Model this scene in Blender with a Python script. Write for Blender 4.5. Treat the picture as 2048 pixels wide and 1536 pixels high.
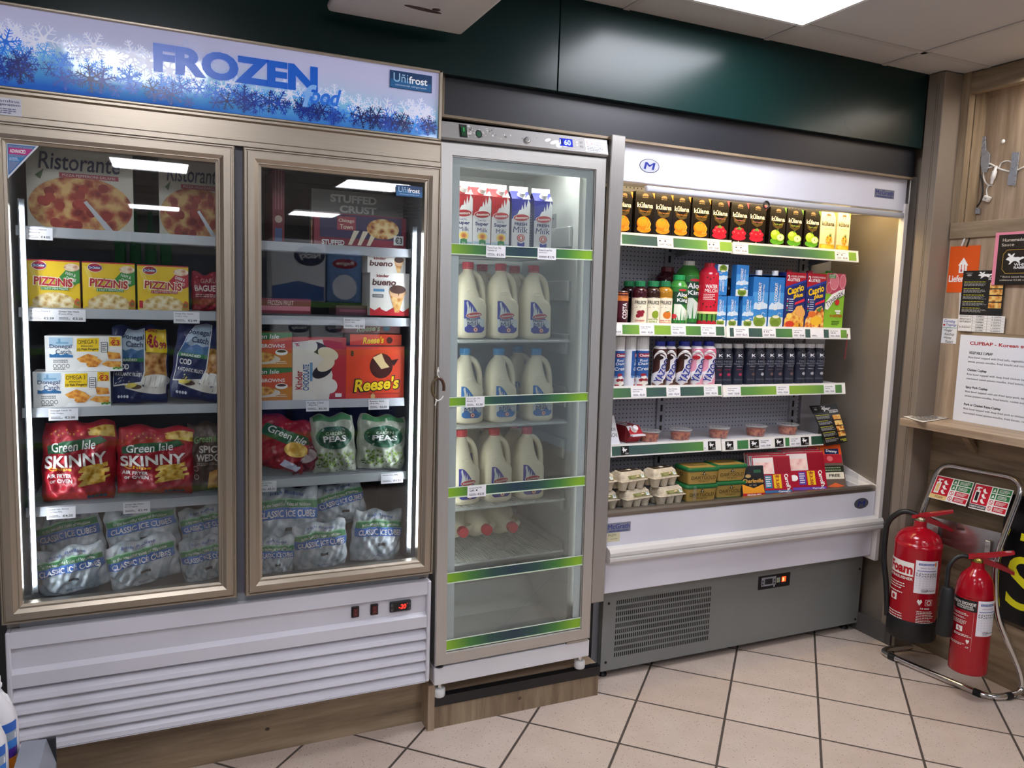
import bpy, math, random
from mathutils import Vector, Matrix
sc = bpy.context.scene
for o in list(bpy.data.objects):
    bpy.data.objects.remove(o)
COL = sc.collection
R_ = math.radians
# ------------------------------------------------------------ camera, light, exposure
F_PX, YAW, PIT, ROL, CAM_H = 1548.39, R_(24.3425), R_(-6.2679), R_(1.9013), 1.5
_f = Vector((math.sin(YAW)*math.cos(PIT), math.cos(YAW)*math.cos(PIT), math.sin(PIT)))
_r0 = Vector((math.cos(YAW), -math.sin(YAW), 0)); _u0 = _r0.cross(_f)
_r = math.cos(ROL)*_r0 + math.sin(ROL)*_u0
_u = -math.sin(ROL)*_r0 + math.cos(ROL)*_u0
cam_d = bpy.data.cameras.new('camera'); cam = bpy.data.objects.new('camera', cam_d); COL.objects.link(cam)
cam_d.sensor_width = 36; cam_d.sensor_fit = 'HORIZONTAL'; cam_d.lens = F_PX*36/2048; cam_d.clip_start = .02
cam.matrix_world = Matrix(((_r.x,_u.x,-_f.x,0),(_r.y,_u.y,-_f.y,0),(_r.z,_u.z,-_f.z,CAM_H),(0,0,0,1)))
sc.camera = cam
sc.view_settings.view_transform = 'Standard'; sc.view_settings.look = 'None'
sc.view_settings.gamma = 1; sc.view_settings.use_curve_mapping = False
sc.view_settings.exposure = 0.56
wd = bpy.data.worlds.new('world'); sc.world = wd; wd.use_nodes = True
wd.node_tree.nodes['Background'].inputs[0].default_value = (.8,.85,1,1)
wd.node_tree.nodes['Background'].inputs[1].default_value = .35
sc.cycles.transparent_max_bounces = 24; sc.cycles.max_bounces = 10
PANEL_STRENGTH = 16.0
CEIL = 2.505

# ------------------------------------------------------------ measuring: a pixel of the photograph on a real plane
def ray(px, py):
    d = _f + _r*((px-1024)/F_PX) - _u*((py-768)/F_PX)
    return d
def at_y(px, py, y):
    d = ray(px,py); t = y/d.y; return Vector((0,0,CAM_H)) + d*t
def at_x(px, py, x):
    d = ray(px,py); t = x/d.x; return Vector((0,0,CAM_H)) + d*t
def at_z(px, py, z):
    d = ray(px,py); t = (z-CAM_H)/d.z; return Vector((0,0,CAM_H)) + d*t

# ------------------------------------------------------------ materials
def lin(h):
    if isinstance(h, str):
        c = [int(h[i:i+2],16)/255 for i in (0,2,4)]
    else: c = [x/255 for x in h]
    return tuple((x/12.92 if x<=.04045 else ((x+.055)/1.055)**2.4) for x in c)+(1,)
_M = {}
def newmat(name):
    m = bpy.data.materials.new(name); m.use_nodes = True
    return m, m.node_tree, m.node_tree.nodes['Principled BSDF']
def nd(nt, t, **kw):
    n = nt.nodes.new(t)
    for k, v in kw.items():
        if k.startswith('i_'): n.inputs[k[2:].replace('_',' ')].default_value = v
        elif k.startswith('n'): n.inputs[int(k[1:])].default_value = v
        else: setattr(n, k, v)
    return n
def mth(nt, op, a, b=None):
    n = nt.nodes.new('ShaderNodeMath'); n.operation = op
    for i, x in enumerate((a,b)):
        if x is None: continue
        if isinstance(x,(int,float)): n.inputs[i].default_value = x
        else: nt.links.new(x, n.inputs[i])
    return n.outputs[0]
def ramp(nt, fac, stops, mode='LINEAR'):
    n = nt.nodes.new('ShaderNodeValToRGB'); e = n.color_ramp.elements; n.color_ramp.interpolation = mode
    while len(e) < len(stops): e.new(.5)
    for el, (p, c) in zip(e, stops): el.position = p; el.color = lin(c)
    nt.links.new(fac, n.inputs[0]); return n.outputs[0]
def coords(nt, scale=(1,1,1), kind='Object'):
    t = nt.nodes.new('ShaderNodeTexCoord'); m = nt.nodes.new('ShaderNodeMapping')
    m.inputs['Scale'].default_value = scale; nt.links.new(t.outputs[kind], m.inputs[0]); return m.outputs[0]
def noise(nt, vec, scale, detail=3, rough=.5):
    n = nt.nodes.new('ShaderNodeTexNoise'); n.inputs['Scale'].default_value = scale; n.inputs['Detail'].default_value = detail
    n.inputs['Roughness'].default_value = rough; nt.links.new(vec, n.inputs['Vector']); return n.outputs['Fac']
def bump(nt, b, h, strength=.3, dist=.002):
    n = nt.nodes.new('ShaderNodeBump'); n.inputs['Strength'].default_value = strength; n.inputs['Distance'].default_value = dist
    nt.links.new(h, n.inputs['Height']); nt.links.new(n.outputs[0], b.inputs['Normal'])
def C(col, rough=.45, metal=0., emit=0., spec=.5):
    """plain coloured plastic, card or paint with a faint procedural unevenness"""
    k = (col, rough, metal, emit, spec)
    if k in _M: return _M[k]
    m, nt, b = newmat('paint_'+(col if isinstance(col,str) else '_'.join(map(str,col))))
    b.inputs['Base Color'].default_value = lin(col); b.inputs['Metallic'].default_value = metal
    b.inputs['Specular IOR Level'].default_value = spec
    nf = noise(nt, coords(nt), 40, 2)
    r = nt.nodes.new('ShaderNodeMapRange'); nt.links.new(nf, r.inputs[0])
    r.inputs[3].default_value = max(0.02, rough-.05); r.inputs[4].default_value = min(1, rough+.05)
    nt.links.new(r.outputs[0], b.inputs['Roughness'])
    if emit:
        b.inputs['Emission Color'].default_value = lin(col); b.inputs['Emission Strength'].default_value = emit
    _M[k] = m; return m
def memo(f):
    def g(*a):
        k = (f.__name__,)+a
        if k not in _M: _M[k] = f(*a)
        return _M[k]
    return g
@memo
def WOOD(axis, c1, c2, c3):
    m, nt, b = newmat('oak_board')
    s = {'x':(1.2,14,14),'y':(14,1.2,14),'z':(14,14,1.2)}[axis]
    v = coords(nt, s)
    n1 = noise(nt, v, 2.2, 6, .65)
    s2 = {'x':(.6,3,5),'y':(3,.6,5),'z':(3,5,.6)}[axis]
    v2 = coords(nt, s2); n2 = noise(nt, v2, 2.0, 2)
    w = nt.nodes.new('ShaderNodeTexWave'); w.inputs['Scale'].default_value = .9; w.inputs['Distortion'].default_value = 14
    w.inputs['Detail'].default_value = 2; w.bands_direction = 'Z' if axis!='z' else 'Y'
    nt.links.new(v2, w.inputs[0])
    f = mth(nt,'ADD', mth(nt,'MULTIPLY',n1,.92), mth(nt,'MULTIPLY', w.outputs['Fac'], .08))
    f = mth(nt,'ADD', mth(nt,'MULTIPLY',f,.75), mth(nt,'MULTIPLY',n2,.25))
    col = ramp(nt, f, [(.34,c1),(.5,c2),(.64,c3)])
    nt.links.new(col, b.inputs['Base Color']); b.inputs['Roughness'].default_value = .5
    s3 = {'x':(3,150,150),'y':(150,3,150),'z':(150,150,3)}[axis]
    bump(nt, b, noise(nt, coords(nt,s3), 1.5, 3), .25, .0008)
    return m
def OAK(axis): return WOOD(axis, '6a5844', '89765e', '9f8b71')
def OAKL(axis): return WOOD(axis, '86715b', 'a08a73', 'b59f87')
@memo
def BRUSHED(col, rough, axis):
    m, nt, b = newmat('brushed_metal')
    s = {'x':(1.5,260,260),'y':(260,1.5,260),'z':(260,260,1.5)}[axis]
    n = noise(nt, coords(nt,s), 4, 4, .6)
    c = lin(col)
    mx = nt.nodes.new('ShaderNodeMixRGB'); mx.blend_type='MULTIPLY'; mx.inputs[0].default_value=1
    mx.inputs[1].default_value = c
    nt.links.new(ramp(nt, n, [(.3,'eeeeee'),(.7,'ffffff')]), mx.inputs[2])
    nt.links.new(mx.outputs[0], b.inputs['Base Color'])
    b.inputs['Metallic'].default_value = .85
    rr = nt.nodes.new('ShaderNodeMapRange'); nt.links.new(n, rr.inputs[0]); rr.inputs[3].default_value = rough-.08; rr.inputs[4].default_value = rough+.08
    nt.links.new(rr.outputs[0], b.inputs['Roughness'])
    bump(nt, b, n, .08, .0006)
    return m
@memo
def GLASS(tint, refl, ior):
    """clear pane: light passes straight through, the surface mirrors by Fresnel"""
    m, nt, b = newmat('pane_glass'); nt.nodes.remove(b)
    out = nt.nodes['Material Output']
    tr = nt.nodes.new('ShaderNodeBsdfTransparent'); tr.inputs[0].default_value = lin(tint)
    gl = nt.nodes.new('ShaderNodeBsdfGlossy'); gl.inputs['Roughness'].default_value = 0.012
    fr = nt.nodes.new('ShaderNodeFresnel'); fr.inputs[0].default_value = ior
    mx = nt.nodes.new('ShaderNodeMixShader')
    nt.links.new(mth(nt,'MULTIPLY',fr.outputs[0],refl), mx.inputs[0])
    nt.links.new(tr.outputs[0], mx.inputs[1]); nt.links.new(gl.outputs[0], mx.inputs[2])
    nt.links.new(mx.outputs[0], out.inputs[0])
    return m
@memo
def FILM(col, alpha, rough):
    """thin plastic film: partly clear, glossy, crinkled"""
    m, nt, b = newmat('plastic_film')
    b.inputs['Base Color'].default_value = lin(col); b.inputs['Roughness'].default_value = rough
    b.inputs['Alpha'].default_value = alpha
    bump(nt, b, noise(nt, coords(nt), 60, 3), .35, .004)
    return m
@memo
def ICE():
    m, nt, b = newmat('bagged_ice')
    v = coords(nt)
    vo = nt.nodes.new('ShaderNodeTexVoronoi'); vo.inputs['Scale'].default_value = 26; nt.links.new(v, vo.inputs['Vector'])
    n = noise(nt, v, 18, 4, .6)
    col = ramp(nt, mth(nt,'ADD',mth(nt,'MULTIPLY',vo.outputs['Distance'],.7), mth(nt,'MULTIPLY',n,.6)), [(.3,'f6fafc'),(.55,'dbe3e8'),(.85,'a9b9c2')])
    nt.links.new(col, b.inputs['Base Color']); b.inputs['Roughness'].default_value = .18
    b.inputs['Subsurface Weight'].default_value = 0
    bump(nt, b, mth(nt,'ADD',vo.outputs['Distance'],mth(nt,'MULTIPLY',n,.8)), .6, .015)
    return m
@memo
def FOOD(c1, c2, c3, scale, rough):
    """printed food picture: blotches of three colours"""
    m, nt, b = newmat('printed_food')
    v = coords(nt); n = noise(nt, v, scale, 4, .6)
    vo = nt.nodes.new('ShaderNodeTexVoronoi'); vo.inputs['Scale'].default_value = scale*1.2; nt.links.new(v, vo.inputs['Vector'])
    f = mth(nt,'ADD',mth(nt,'MULTIPLY',n,.7),mth(nt,'MULTIPLY',vo.outputs['Distance'],.4))
    nt.links.new(ramp(nt, f, [(.38,c1),(.5,c2),(.68,c3)]), b.inputs['Base Color']); b.inputs['Roughness'].default_value = rough
    return m
@memo
def FOIL(col, rough):
    """crinkled printed bag"""
    m, nt, b = newmat('bag_film')
    b.inputs['Base Color'].default_value = lin(col); b.inputs['Roughness'].default_value = rough
    bump(nt, b, noise(nt, coords(nt), 28, 3, .55), .5, .01)
    return m
@memo
def SPRAYED(col, rough):
    """powder-coated sheet metal"""
    m, nt, b = newmat('powder_coat')
    n = noise(nt, coords(nt), 3, 3)
    mx = nt.nodes.new('ShaderNodeMixRGB'); mx.blend_type='MULTIPLY'; mx.inputs[0].default_value=1; mx.inputs[1].default_value = lin(col)
    nt.links.new(ramp(nt, n, [(.3,'f2f2f2'),(.7,'ffffff')]), mx.inputs[2]); nt.links.new(mx.outputs[0], b.inputs['Base Color'])
    b.inputs['Roughness'].default_value = rough
    bump(nt, b, noise(nt, coords(nt), 400, 1), .04, .0005)
    return m
@memo
def LAMP(col, s):
    m, nt, b = newmat('lamp_diffuser')
    b.inputs['Base Color'].default_value = (.8,.8,.8,1)
    b.inputs['Emission Color'].default_value = lin(col); b.inputs['Emission Strength'].default_value = s
    return m
@memo
def PERF(col, hole, pitch, r):
    """sheet with a grid of punched holes, seen from the front (x, z)"""
    m, nt, b = newmat('perforated_sheet')
    s = nt.nodes.new('ShaderNodeSeparateXYZ'); nt.links.new(coords(nt,(1/pitch,1/pitch,1/pitch)), s.inputs[0])
    fx = mth(nt,'SUBTRACT',mth(nt,'FRACT',s.outputs[0]),.5); fz = mth(nt,'SUBTRACT',mth(nt,'FRACT',s.outputs[2]),.5)
    d = mth(nt,'ADD',mth(nt,'MULTIPLY',fx,fx),mth(nt,'MULTIPLY',fz,fz))
    k = mth(nt,'LESS_THAN',d,(r/pitch)**2)
    nt.links.new(ramp(nt,k,[(0,col),(1,hole)],'CONSTANT'), b.inputs['Base Color']); b.inputs['Roughness'].default_value = .5
    return m
@memo
def FLOOR():
    m, nt, b = newmat('speckled_floor_tiles')
    g = nt.nodes.new('ShaderNodeNewGeometry'); s = nt.nodes.new('ShaderNodeSeparateXYZ'); nt.links.new(g.outputs['Position'], s.inputs[0])
    ca, sa = math.cos(R_(45.736)), math.sin(R_(45.736))
    ua = mth(nt,'ADD',mth(nt,'MULTIPLY',s.outputs[0],ca),mth(nt,'MULTIPLY',s.outputs[1],sa))
    ub = mth(nt,'ADD',mth(nt,'MULTIPLY',s.outputs[0],-sa),mth(nt,'MULTIPLY',s.outputs[1],ca))
    def line(x, off, p):
        f = mth(nt,'FRACT',mth(nt,'ADD',mth(nt,'DIVIDE',mth(nt,'SUBTRACT',x,off),p),100.5))
        return mth(nt,'ABSOLUTE',mth(nt,'MULTIPLY',mth(nt,'SUBTRACT',f,.5),p))
    da, db = line(ua,2.491,.3103), line(ub,.4705,.3252)
    dm = mth(nt,'MINIMUM',da,db)
    grout = nt.nodes.new('ShaderNodeMapRange'); nt.links.new(dm, grout.inputs[0])
    grout.inputs[1].default_value = .0035; grout.inputs[2].default_value = .0050
    ta = mth(nt,'FLOOR',mth(nt,'DIVIDE',mth(nt,'SUBTRACT',ua,2.491),.3103)); tb = mth(nt,'FLOOR',mth(nt,'DIVIDE',mth(nt,'SUBTRACT',ub,.4705),.3252))
    cmb = nt.nodes.new('ShaderNodeCombineXYZ'); nt.links.new(ta,cmb.inputs[0]); nt.links.new(tb,cmb.inputs[1])
    wn = nt.nodes.new('ShaderNodeTexWhiteNoise'); nt.links.new(cmb.outputs[0], wn.inputs['Vector'])
    n1 = noise(nt, g.outputs['Position'], 9, 4)
    n2 = noise(nt, g.outputs['Position'], 160, 2)
    base = ramp(nt, mth(nt,'ADD',mth(nt,'MULTIPLY',n1,.7),mth(nt,'MULTIPLY',wn.outputs[0],.3)), [(.2,'bcaa9c'),(.8,'cfbfb2')])
    vo = nt.nodes.new('ShaderNodeTexVoronoi'); vo.inputs['Scale'].default_value = 150; nt.links.new(g.outputs['Position'], vo.inputs['Vector'])
    sep = nt.nodes.new('ShaderNodeSeparateXYZ'); nt.links.new(vo.outputs['Color'], sep.inputs[0])
    spot = mth(nt,'MULTIPLY',mth(nt,'LESS_THAN',vo.outputs['Distance'],.28),mth(nt,'GREATER_THAN',sep.outputs[0],.9))
    fine = mth(nt,'MULTIPLY',mth(nt,'GREATER_THAN',n2,.66),.5)
    mx = nt.nodes.new('ShaderNodeMixRGB'); nt.links.new(mth(nt,'MAXIMUM',spot,fine), mx.inputs[0]); nt.links.new(base, mx.inputs[1]); mx.inputs[2].default_value = lin('7a6858')
    mx2 = nt.nodes.new('ShaderNodeMixRGB'); nt.links.new(grout.outputs[0], mx2.inputs[0]); mx2.inputs[1].default_value = lin('4d443e'); nt.links.new(mx.outputs[0], mx2.inputs[2])
    nt.links.new(mx2.outputs[0], b.inputs['Base Color']); b.inputs['Roughness'].default_value = .42
    bump(nt, b, mth(nt,'ADD',grout.outputs[0],mth(nt,'MULTIPLY',n2,.06)), .5, .002)
    return m
CHROME = lambda: C('d8d8d8', .12, 1.)
STEEL = lambda ax='z': BRUSHED('b4b0aa', .3, ax)
BRONZE = lambda ax='z': BRUSHED('b5a998', .34, ax)
BLACK = lambda: C('0b0b0c', .5)
RUBBER = lambda: C('141415', .6)
WHITE = lambda: SPRAYED('dedce2', .32)

# ------------------------------------------------------------ mesh building
class Map:
    """a surface to print on: fn(u, v, n) -> point, W x H its size in metres"""
    def __init__(s, fn, W, H, sub=1): s.fn, s.W, s.H, s.sub = fn, W, H, sub
def flat(o, U, V):
    o, U, V = Vector(o), Vector(U), Vector(V); N = U.cross(V).normalized()
    return Map(lambda u,v,n: o+U*u+V*v+N*n, U.length, V.length)
_GL = {}
def glyphs(s, bold, fine=False):
    if 'M' in s: bold = 0.
    elif any(c in s for c in 'WKAVwvk4'): bold = min(bold, .025)
    k = (s, bold, fine)
    if k in _GL: return _GL[k]
    cu = bpy.data.curves.new('t','FONT'); cu.body = s; cu.size = 1; cu.resolution_u = 4; cu.offset = bold
    ob = bpy.data.objects.new('t', cu); COL.objects.link(ob)
    me = bpy.data.meshes.new_from_object(ob.evaluated_get(bpy.context.evaluated_depsgraph_get()))
    if fine:   # cut into small pieces so that lettering follows a curved surface
        import bmesh
        bm = bmesh.new(); bm.from_mesh(me)
        if bm.verts:
            x0=min(v.co.x for v in bm.verts); x1=max(v.co.x for v in bm.verts); y0=min(v.co.y for v in bm.verts); y1=max(v.co.y for v in bm.verts)
            nx=max(6,min(60,int((x1-x0)/.14))); 
            for i in range(1,nx): bmesh.ops.bisect_plane(bm,geom=bm.verts[:]+bm.edges[:]+bm.faces[:],plane_co=(x0+(x1-x0)*i/nx,0,0),plane_no=(1,0,0))
            for i in range(1,6): bmesh.ops.bisect_plane(bm,geom=bm.verts[:]+bm.edges[:]+bm.faces[:],plane_co=(0,y0+(y1-y0)*i/6,0),plane_no=(0,1,0))
        bm.to_mesh(me); bm.free()
    vs = [v.co.copy() for v in me.vertices]; fs = [tuple(p.vertices) for p in me.polygons]
    bpy.data.objects.remove(ob); bpy.data.curves.remove(cu); bpy.data.meshes.remove(me)
    if vs:
        x0=min(v.x for v in vs); x1=max(v.x for v in vs); y0=min(v.y for v in vs); y1=max(v.y for v in vs)
        vs = [((v.x-(x0+x1)/2)/max(x1-x0,1e-6),(v.y-(y0+y1)/2)/max(y1-y0,1e-6)) for v in vs]
    _GL[k] = (vs, fs); return _GL[k]
class MB:
    def __init__(s): s.v=[]; s.f=[]; s.mi=[]; s.sm=[]; s.mats=[]; s.M=None; s.lay=.0004; s.k=0
    def off(s, l): s.k=(s.k+1)%60; return l*s.lay+s.k*5e-6
    def m(s, mat):
        if mat not in s.mats: s.mats.append(mat)
        return s.mats.index(mat)
    def add(s, vs, fs, mat, smooth=False):
        k = len(s.v); i = s.m(mat)
        s.v += [(s.M @ Vector(p)) if s.M else Vector(p) for p in vs]
        for f in fs: s.f.append(tuple(k+q for q in f)); s.mi.append(i); s.sm.append(smooth)
        return s
    def box(s, x0,x1,y0,y1,z0,z1, mat, bev=0, seg=2):
        if not bev:
            vs=[(x,y,z) for z in (z0,z1) for y in (y0,y1) for x in (x0,x1)]
            return s.add(vs,[(0,2,3,1),(4,5,7,6),(0,1,5,4),(2,6,7,3),(0,4,6,2),(1,3,7,5)],mat)
        bev = min(bev, (x1-x0)*.49,(y1-y0)*.49,(z1-z0)*.49)
        import bmesh
        bm = bmesh.new(); bmesh.ops.create_cube(bm,size=1)
        for v in bm.verts: v.co = Vector(((x0+x1)/2+v.co.x*(x1-x0),(y0+y1)/2+v.co.y*(y1-y0),(z0+z1)/2+v.co.z*(z1-z0)))
        bmesh.ops.bevel(bm,geom=bm.edges[:],offset=bev,segments=seg,affect='EDGES',profile=.5)
        bm.verts.index_update()
        s.add([v.co.copy() for v in bm.verts],[tuple(v.index for v in f.verts) for f in bm.faces],mat,seg>1); bm.free(); return s
    def prism(s, poly, axis, a, b, mat, smooth=False):
        """extrude a 2-D outline along x ('x': (y,z)), y ('y': (x,z)) or z ('z': (x,y))"""
        def p(q,t): return {'x':(t,q[0],q[1]),'y':(q[0],t,q[1]),'z':(q[0],q[1],t)}[axis]
        n=len(poly); vs=[p(q,a) for q in poly]+[p(q,b) for q in poly]
        s.add(vs,[(i,(i+1)%n,n+(i+1)%n,n+i) for i in range(n)],mat,smooth)
        return s.add(vs,[tuple(range(n))[::-1],tuple(range(n,2*n))],mat)
    def lathe(s, prof, mat, n=24, c=(0,0,0), sx=1, sy=1, smooth=True, cap=True):
        vs=[]; 
        for r,z in prof:
            for i in range(n):
                a=2*math.pi*i/n; vs.append((c[0]+r*math.cos(a)*sx,c[1]+r*math.sin(a)*sy,c[2]+z))
        fs=[(j*n+i,j*n+(i+1)%n,(j+1)*n+(i+1)%n,(j+1)*n+i) for j in range(len(prof)-1) for i in range(n)]
        s.add(vs,fs,mat,smooth)
        if cap:
            k=len(prof)-1
            s.add(vs[:n],[tuple(range(n))[::-1]],mat); s.add(vs[k*n:],[tuple(range(n))],mat)
        return s
    def tube(s, pts, r, mat, n=8, closed=False, cap=True):
        pts=[Vector(p) for p in pts]; m=len(pts); rs = r if isinstance(r,(list,tuple)) else [r]*m
        vs=[]; up=None
        for i,p in enumerate(pts):
            if closed: t=pts[(i+1)%m]-pts[i-1]
            else: t=pts[min(i+1,m-1)]-pts[max(i-1,0)]
            t.normalize()
            if up is None:
                up = Vector((0,0,1)) if abs(t.z)<.9 else Vector((1,0,0))
            up=(up-t*up.dot(t)); up = up.normalized() if up.length>1e-6 else t.orthogonal().normalized()
            w=t.cross(up)
            for k in range(n):
                a=2*math.pi*k/n; vs.append(p+(up*math.cos(a)+w*math.sin(a))*rs[i])
        L=m if closed else m-1
        s.add(vs,[(i*n+k,i*n+(k+1)%n,((i+1)%m)*n+(k+1)%n,((i+1)%m)*n+k) for i in range(L) for k in range(n)],mat,True)
        if cap and not closed: s.add(vs[:n],[tuple(range(n))[::-1]],mat); s.add(vs[-n:],[tuple(range(n))],mat)
        return s
    def loft(s, rings, mat, smooth=True, cap=True):
        n=len(rings[0]); vs=[p for r in rings for p in r]
        s.add(vs,[(j*n+i,j*n+(i+1)%n,(j+1)*n+(i+1)%n,(j+1)*n+i) for j in range(len(rings)-1) for i in range(n)],mat,smooth)
        if cap: s.add(rings[0],[tuple(range(n))[::-1]],mat); s.add(rings[-1],[tuple(range(n))],mat)
        return s
    def grid(s, fn, nx, ny, mat, smooth=True):
        vs=[fn(i/nx,j/ny) for j in range(ny+1) for i in range(nx+1)]; w=nx+1
        return s.add(vs,[(j*w+i,j*w+i+1,(j+1)*w+i+1,(j+1)*w+i) for j in range(ny) for i in range(nx)],mat,smooth)
    # --- printing on a Map
    def rect(s, mp, u0,v0,u1,v1, mat, l=1):
        n=s.off(l); k=mp.sub
        if k==1: return s.add([mp.fn(u,v,n) for u,v in ((u0,v0),(u1,v0),(u1,v1),(u0,v1))],[(0,1,2,3)],mat)
        nx=max(1,int(k*abs(u1-u0)+.99)); ny=max(1,int(k*abs(v1-v0)+.99))
        return s.grid(lambda a,b: mp.fn(u0+(u1-u0)*a,v0+(v1-v0)*b,n),nx,ny,mat,True)
    def poly(s, mp, pts, mat, l=1):
        n=s.off(l); k=len(pts)
        if mp.sub==1: return s.add([mp.fn(u,v,n) for u,v in pts],[tuple(range(k))],mat)
        Q=[]
        for (u0,v0),(u1,v1) in zip(pts,pts[1:]+pts[:1]):
            m=max(1,int(math.hypot(u1-u0,v1-v0)/.06+.5))
            Q+=[(u0+(u1-u0)*i/m,v0+(v1-v0)*i/m) for i in range(m)]
        pts=Q; k=len(pts); sz=max(max(p[0] for p in pts)-min(p[0] for p in pts),max(p[1] for p in pts)-min(p[1] for p in pts))
        cu=sum(p[0] for p in pts)/k; cv=sum(p[1] for p in pts)/k
        R=max(2,min(8,int(sz/.06))); vs=[mp.fn(cu,cv,n)]
        for r in range(1,R+1): vs+=[mp.fn(cu+(u-cu)*r/R,cv+(v-cv)*r/R,n) for u,v in pts]
        fs=[(0,1+i,1+(i+1)%k) for i in range(k)]
        for r in range(R-1): fs+=[(1+r*k+i,1+(r+1)*k+i,1+(r+1)*k+(i+1)%k,1+r*k+(i+1)%k) for i in range(k)]
        return s.add(vs,fs,mat,True)
    def band(s, mp, lo, hi, u0, u1, mat, l=1, nx=14, ny=2):
        n=s.off(l)
        def fn(a,b):
            u=u0+(u1-u0)*a; return mp.fn(u, lo(u)+(hi(u)-lo(u))*b, n)
        return s.grid(fn,nx,ny,mat,True)
    def ell(s, mp, cu,cv,ru,rv, mat, l=1, rot=0, n=20):
        c,q=math.cos(R_(rot)),math.sin(R_(rot)); pts=[]
        for i in range(n):
            a=2*math.pi*i/n; x=math.cos(a)*ru*mp.W; y=math.sin(a)*rv*mp.H
            pts.append((cu+(x*c-y*q)/mp.W, cv+(x*q+y*c)/mp.H))
        return s.poly(mp,pts,mat,l)
    def ring(s, mp, cu,cv,ru,rv, th, mat, l=1, n=24):
        k=s.off(l); vs=[]
        for i in range(n):
            a=2*math.pi*i/n
            vs.append(mp.fn(cu+ru*math.cos(a),cv+rv*math.sin(a),k)); vs.append(mp.fn(cu+ru*(1-th)*math.cos(a),cv+rv*(1-th)*math.sin(a),k))
        return s.add(vs,[(2*i,2*((i+1)%n),2*((i+1)%n)+1,2*i+1) for i in range(n)],mat)
    def txt(s, mp, t, cu,cv,w,h, mat, l=2, bold=.0, rot=0, shear=0, arc=0):
        """text fitted to a box w x h (fractions of the map) centred at (cu, cv)"""
        nn=s.off(l); vs,fs=glyphs(t,bold,mp.sub>1); c,q=math.cos(R_(rot)),math.sin(R_(rot)); P=[]
        for x,y in vs:
            X=(x+shear*y*h*mp.H/(w*mp.W))*w*mp.W; Y=(y*h + arc*(x*x-.08)*h*4)*mp.H
            P.append(mp.fn(cu+(X*c-Y*q)/mp.W, cv+(X*q+Y*c)/mp.H, nn))
        return s.add(P,fs,mat)
    def line(s, mp, pts, w, mat, l=2):
        """thin stroke, w in metres"""
        n=s.off(l)
        for (a,b),(c,d) in zip(pts,pts[1:]):
            dx,dy=(c-a)*mp.W,(d-b)*mp.H; L=math.hypot(dx,dy) or 1; px,py=-dy/L*w/2/mp.W,dx/L*w/2/mp.H
            s.add([mp.fn(a+px,b+py,n),mp.fn(a-px,b-py,n),mp.fn(c-px,d-py,n),mp.fn(c+px,d+py,n)],[(0,1,2,3)],mat)
        return s
    def lines(s, mp, u0,v1,u1,v0, k, mat, l=2, seed=1, fill=.5):
        """k lines of print too small to read"""
        rr=random.Random(seed); dv=(v1-v0)/k
        for i in range(k):
            v=v1-dv*(i+.5); e=u1-(u1-u0)*rr.random()*.3
            u=u0
            while u<e:
                w=(u1-u0)*(.05+.1*rr.random()); s.rect(mp,u,v-dv*fill/2,min(u+w,e),v+dv*fill/2,mat,l); u+=w+(u1-u0)*.025
        return s
    def build(s, name, parent=None, loc=None, rot=None):
        me=bpy.data.meshes.new(name); me.from_pydata([tuple(p) for p in s.v],[],s.f)
        for mt in s.mats: me.materials.append(mt)
        me.polygons.foreach_set('material_index',s.mi); me.polygons.foreach_set('use_smooth',s.sm); me.update()
        o=bpy.data.objects.new(name,me); COL.objects.link(o)
        if parent: o.parent=parent
        if loc: o.location=loc
        if rot: o.rotation_euler=rot
        return o
def empty(name, loc=(0,0,0), rot=(0,0,0)):
    o=bpy.data.objects.new(name,None); COL.objects.link(o); o.location=loc; o.rotation_euler=rot; o.empty_display_size=.05; return o
def tag(o, label, cat, group=None):
    o['label']=label; o['category']=cat
    if group: o['group']=group
    return o
def struct(o): o['kind']='structure'; return o
def part_label(o, t): o['label']=t; return o
def dup(root, loc, label, group=None, rot=None):
    r=root.copy(); COL.objects.link(r); r.location=loc
    if rot is not None: r.rotation_euler=rot
    r['label']=label
    if group: r['group']=group
    for ch in list(root.children):
        c=ch.copy(); COL.objects.link(c); c.parent=r
        for g in ch.children:
            d=g.copy(); COL.objects.link(d); d.parent=c
    return r
def box_maps(w,d,h):
    """front, left, right, top of a box standing on its base centre"""
    return (flat((-w/2,-d/2,0),(w,0,0),(0,0,h)), flat((-w/2,d/2,0),(0,-d,0),(0,0,h)), flat((w/2,-d/2,0),(0,d,0),(0,0,h)), flat((-w/2,-d/2,h),(w,0,0),(0,d,0)))
def fit(x0,x1,pt,y,zb):
    """photo columns x0..x1 and top row pt, on the plane y with the base at zb -> centre x, width, height"""
    xc=(x0+x1)/2; zt=at_y(xc,pt,y).z
    # row of the middle of the thing
    pm=pt
    for _ in range(6):
        zm=at_y(xc,pm,y).z; pm+= (zm-(zb+zt)/2)*F_PX/3*1.0
    a,b=at_y(x0,pm,y),at_y(x1,pm,y)
    return (a.x+b.x)/2, b.x-a.x, zt-zb
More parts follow.
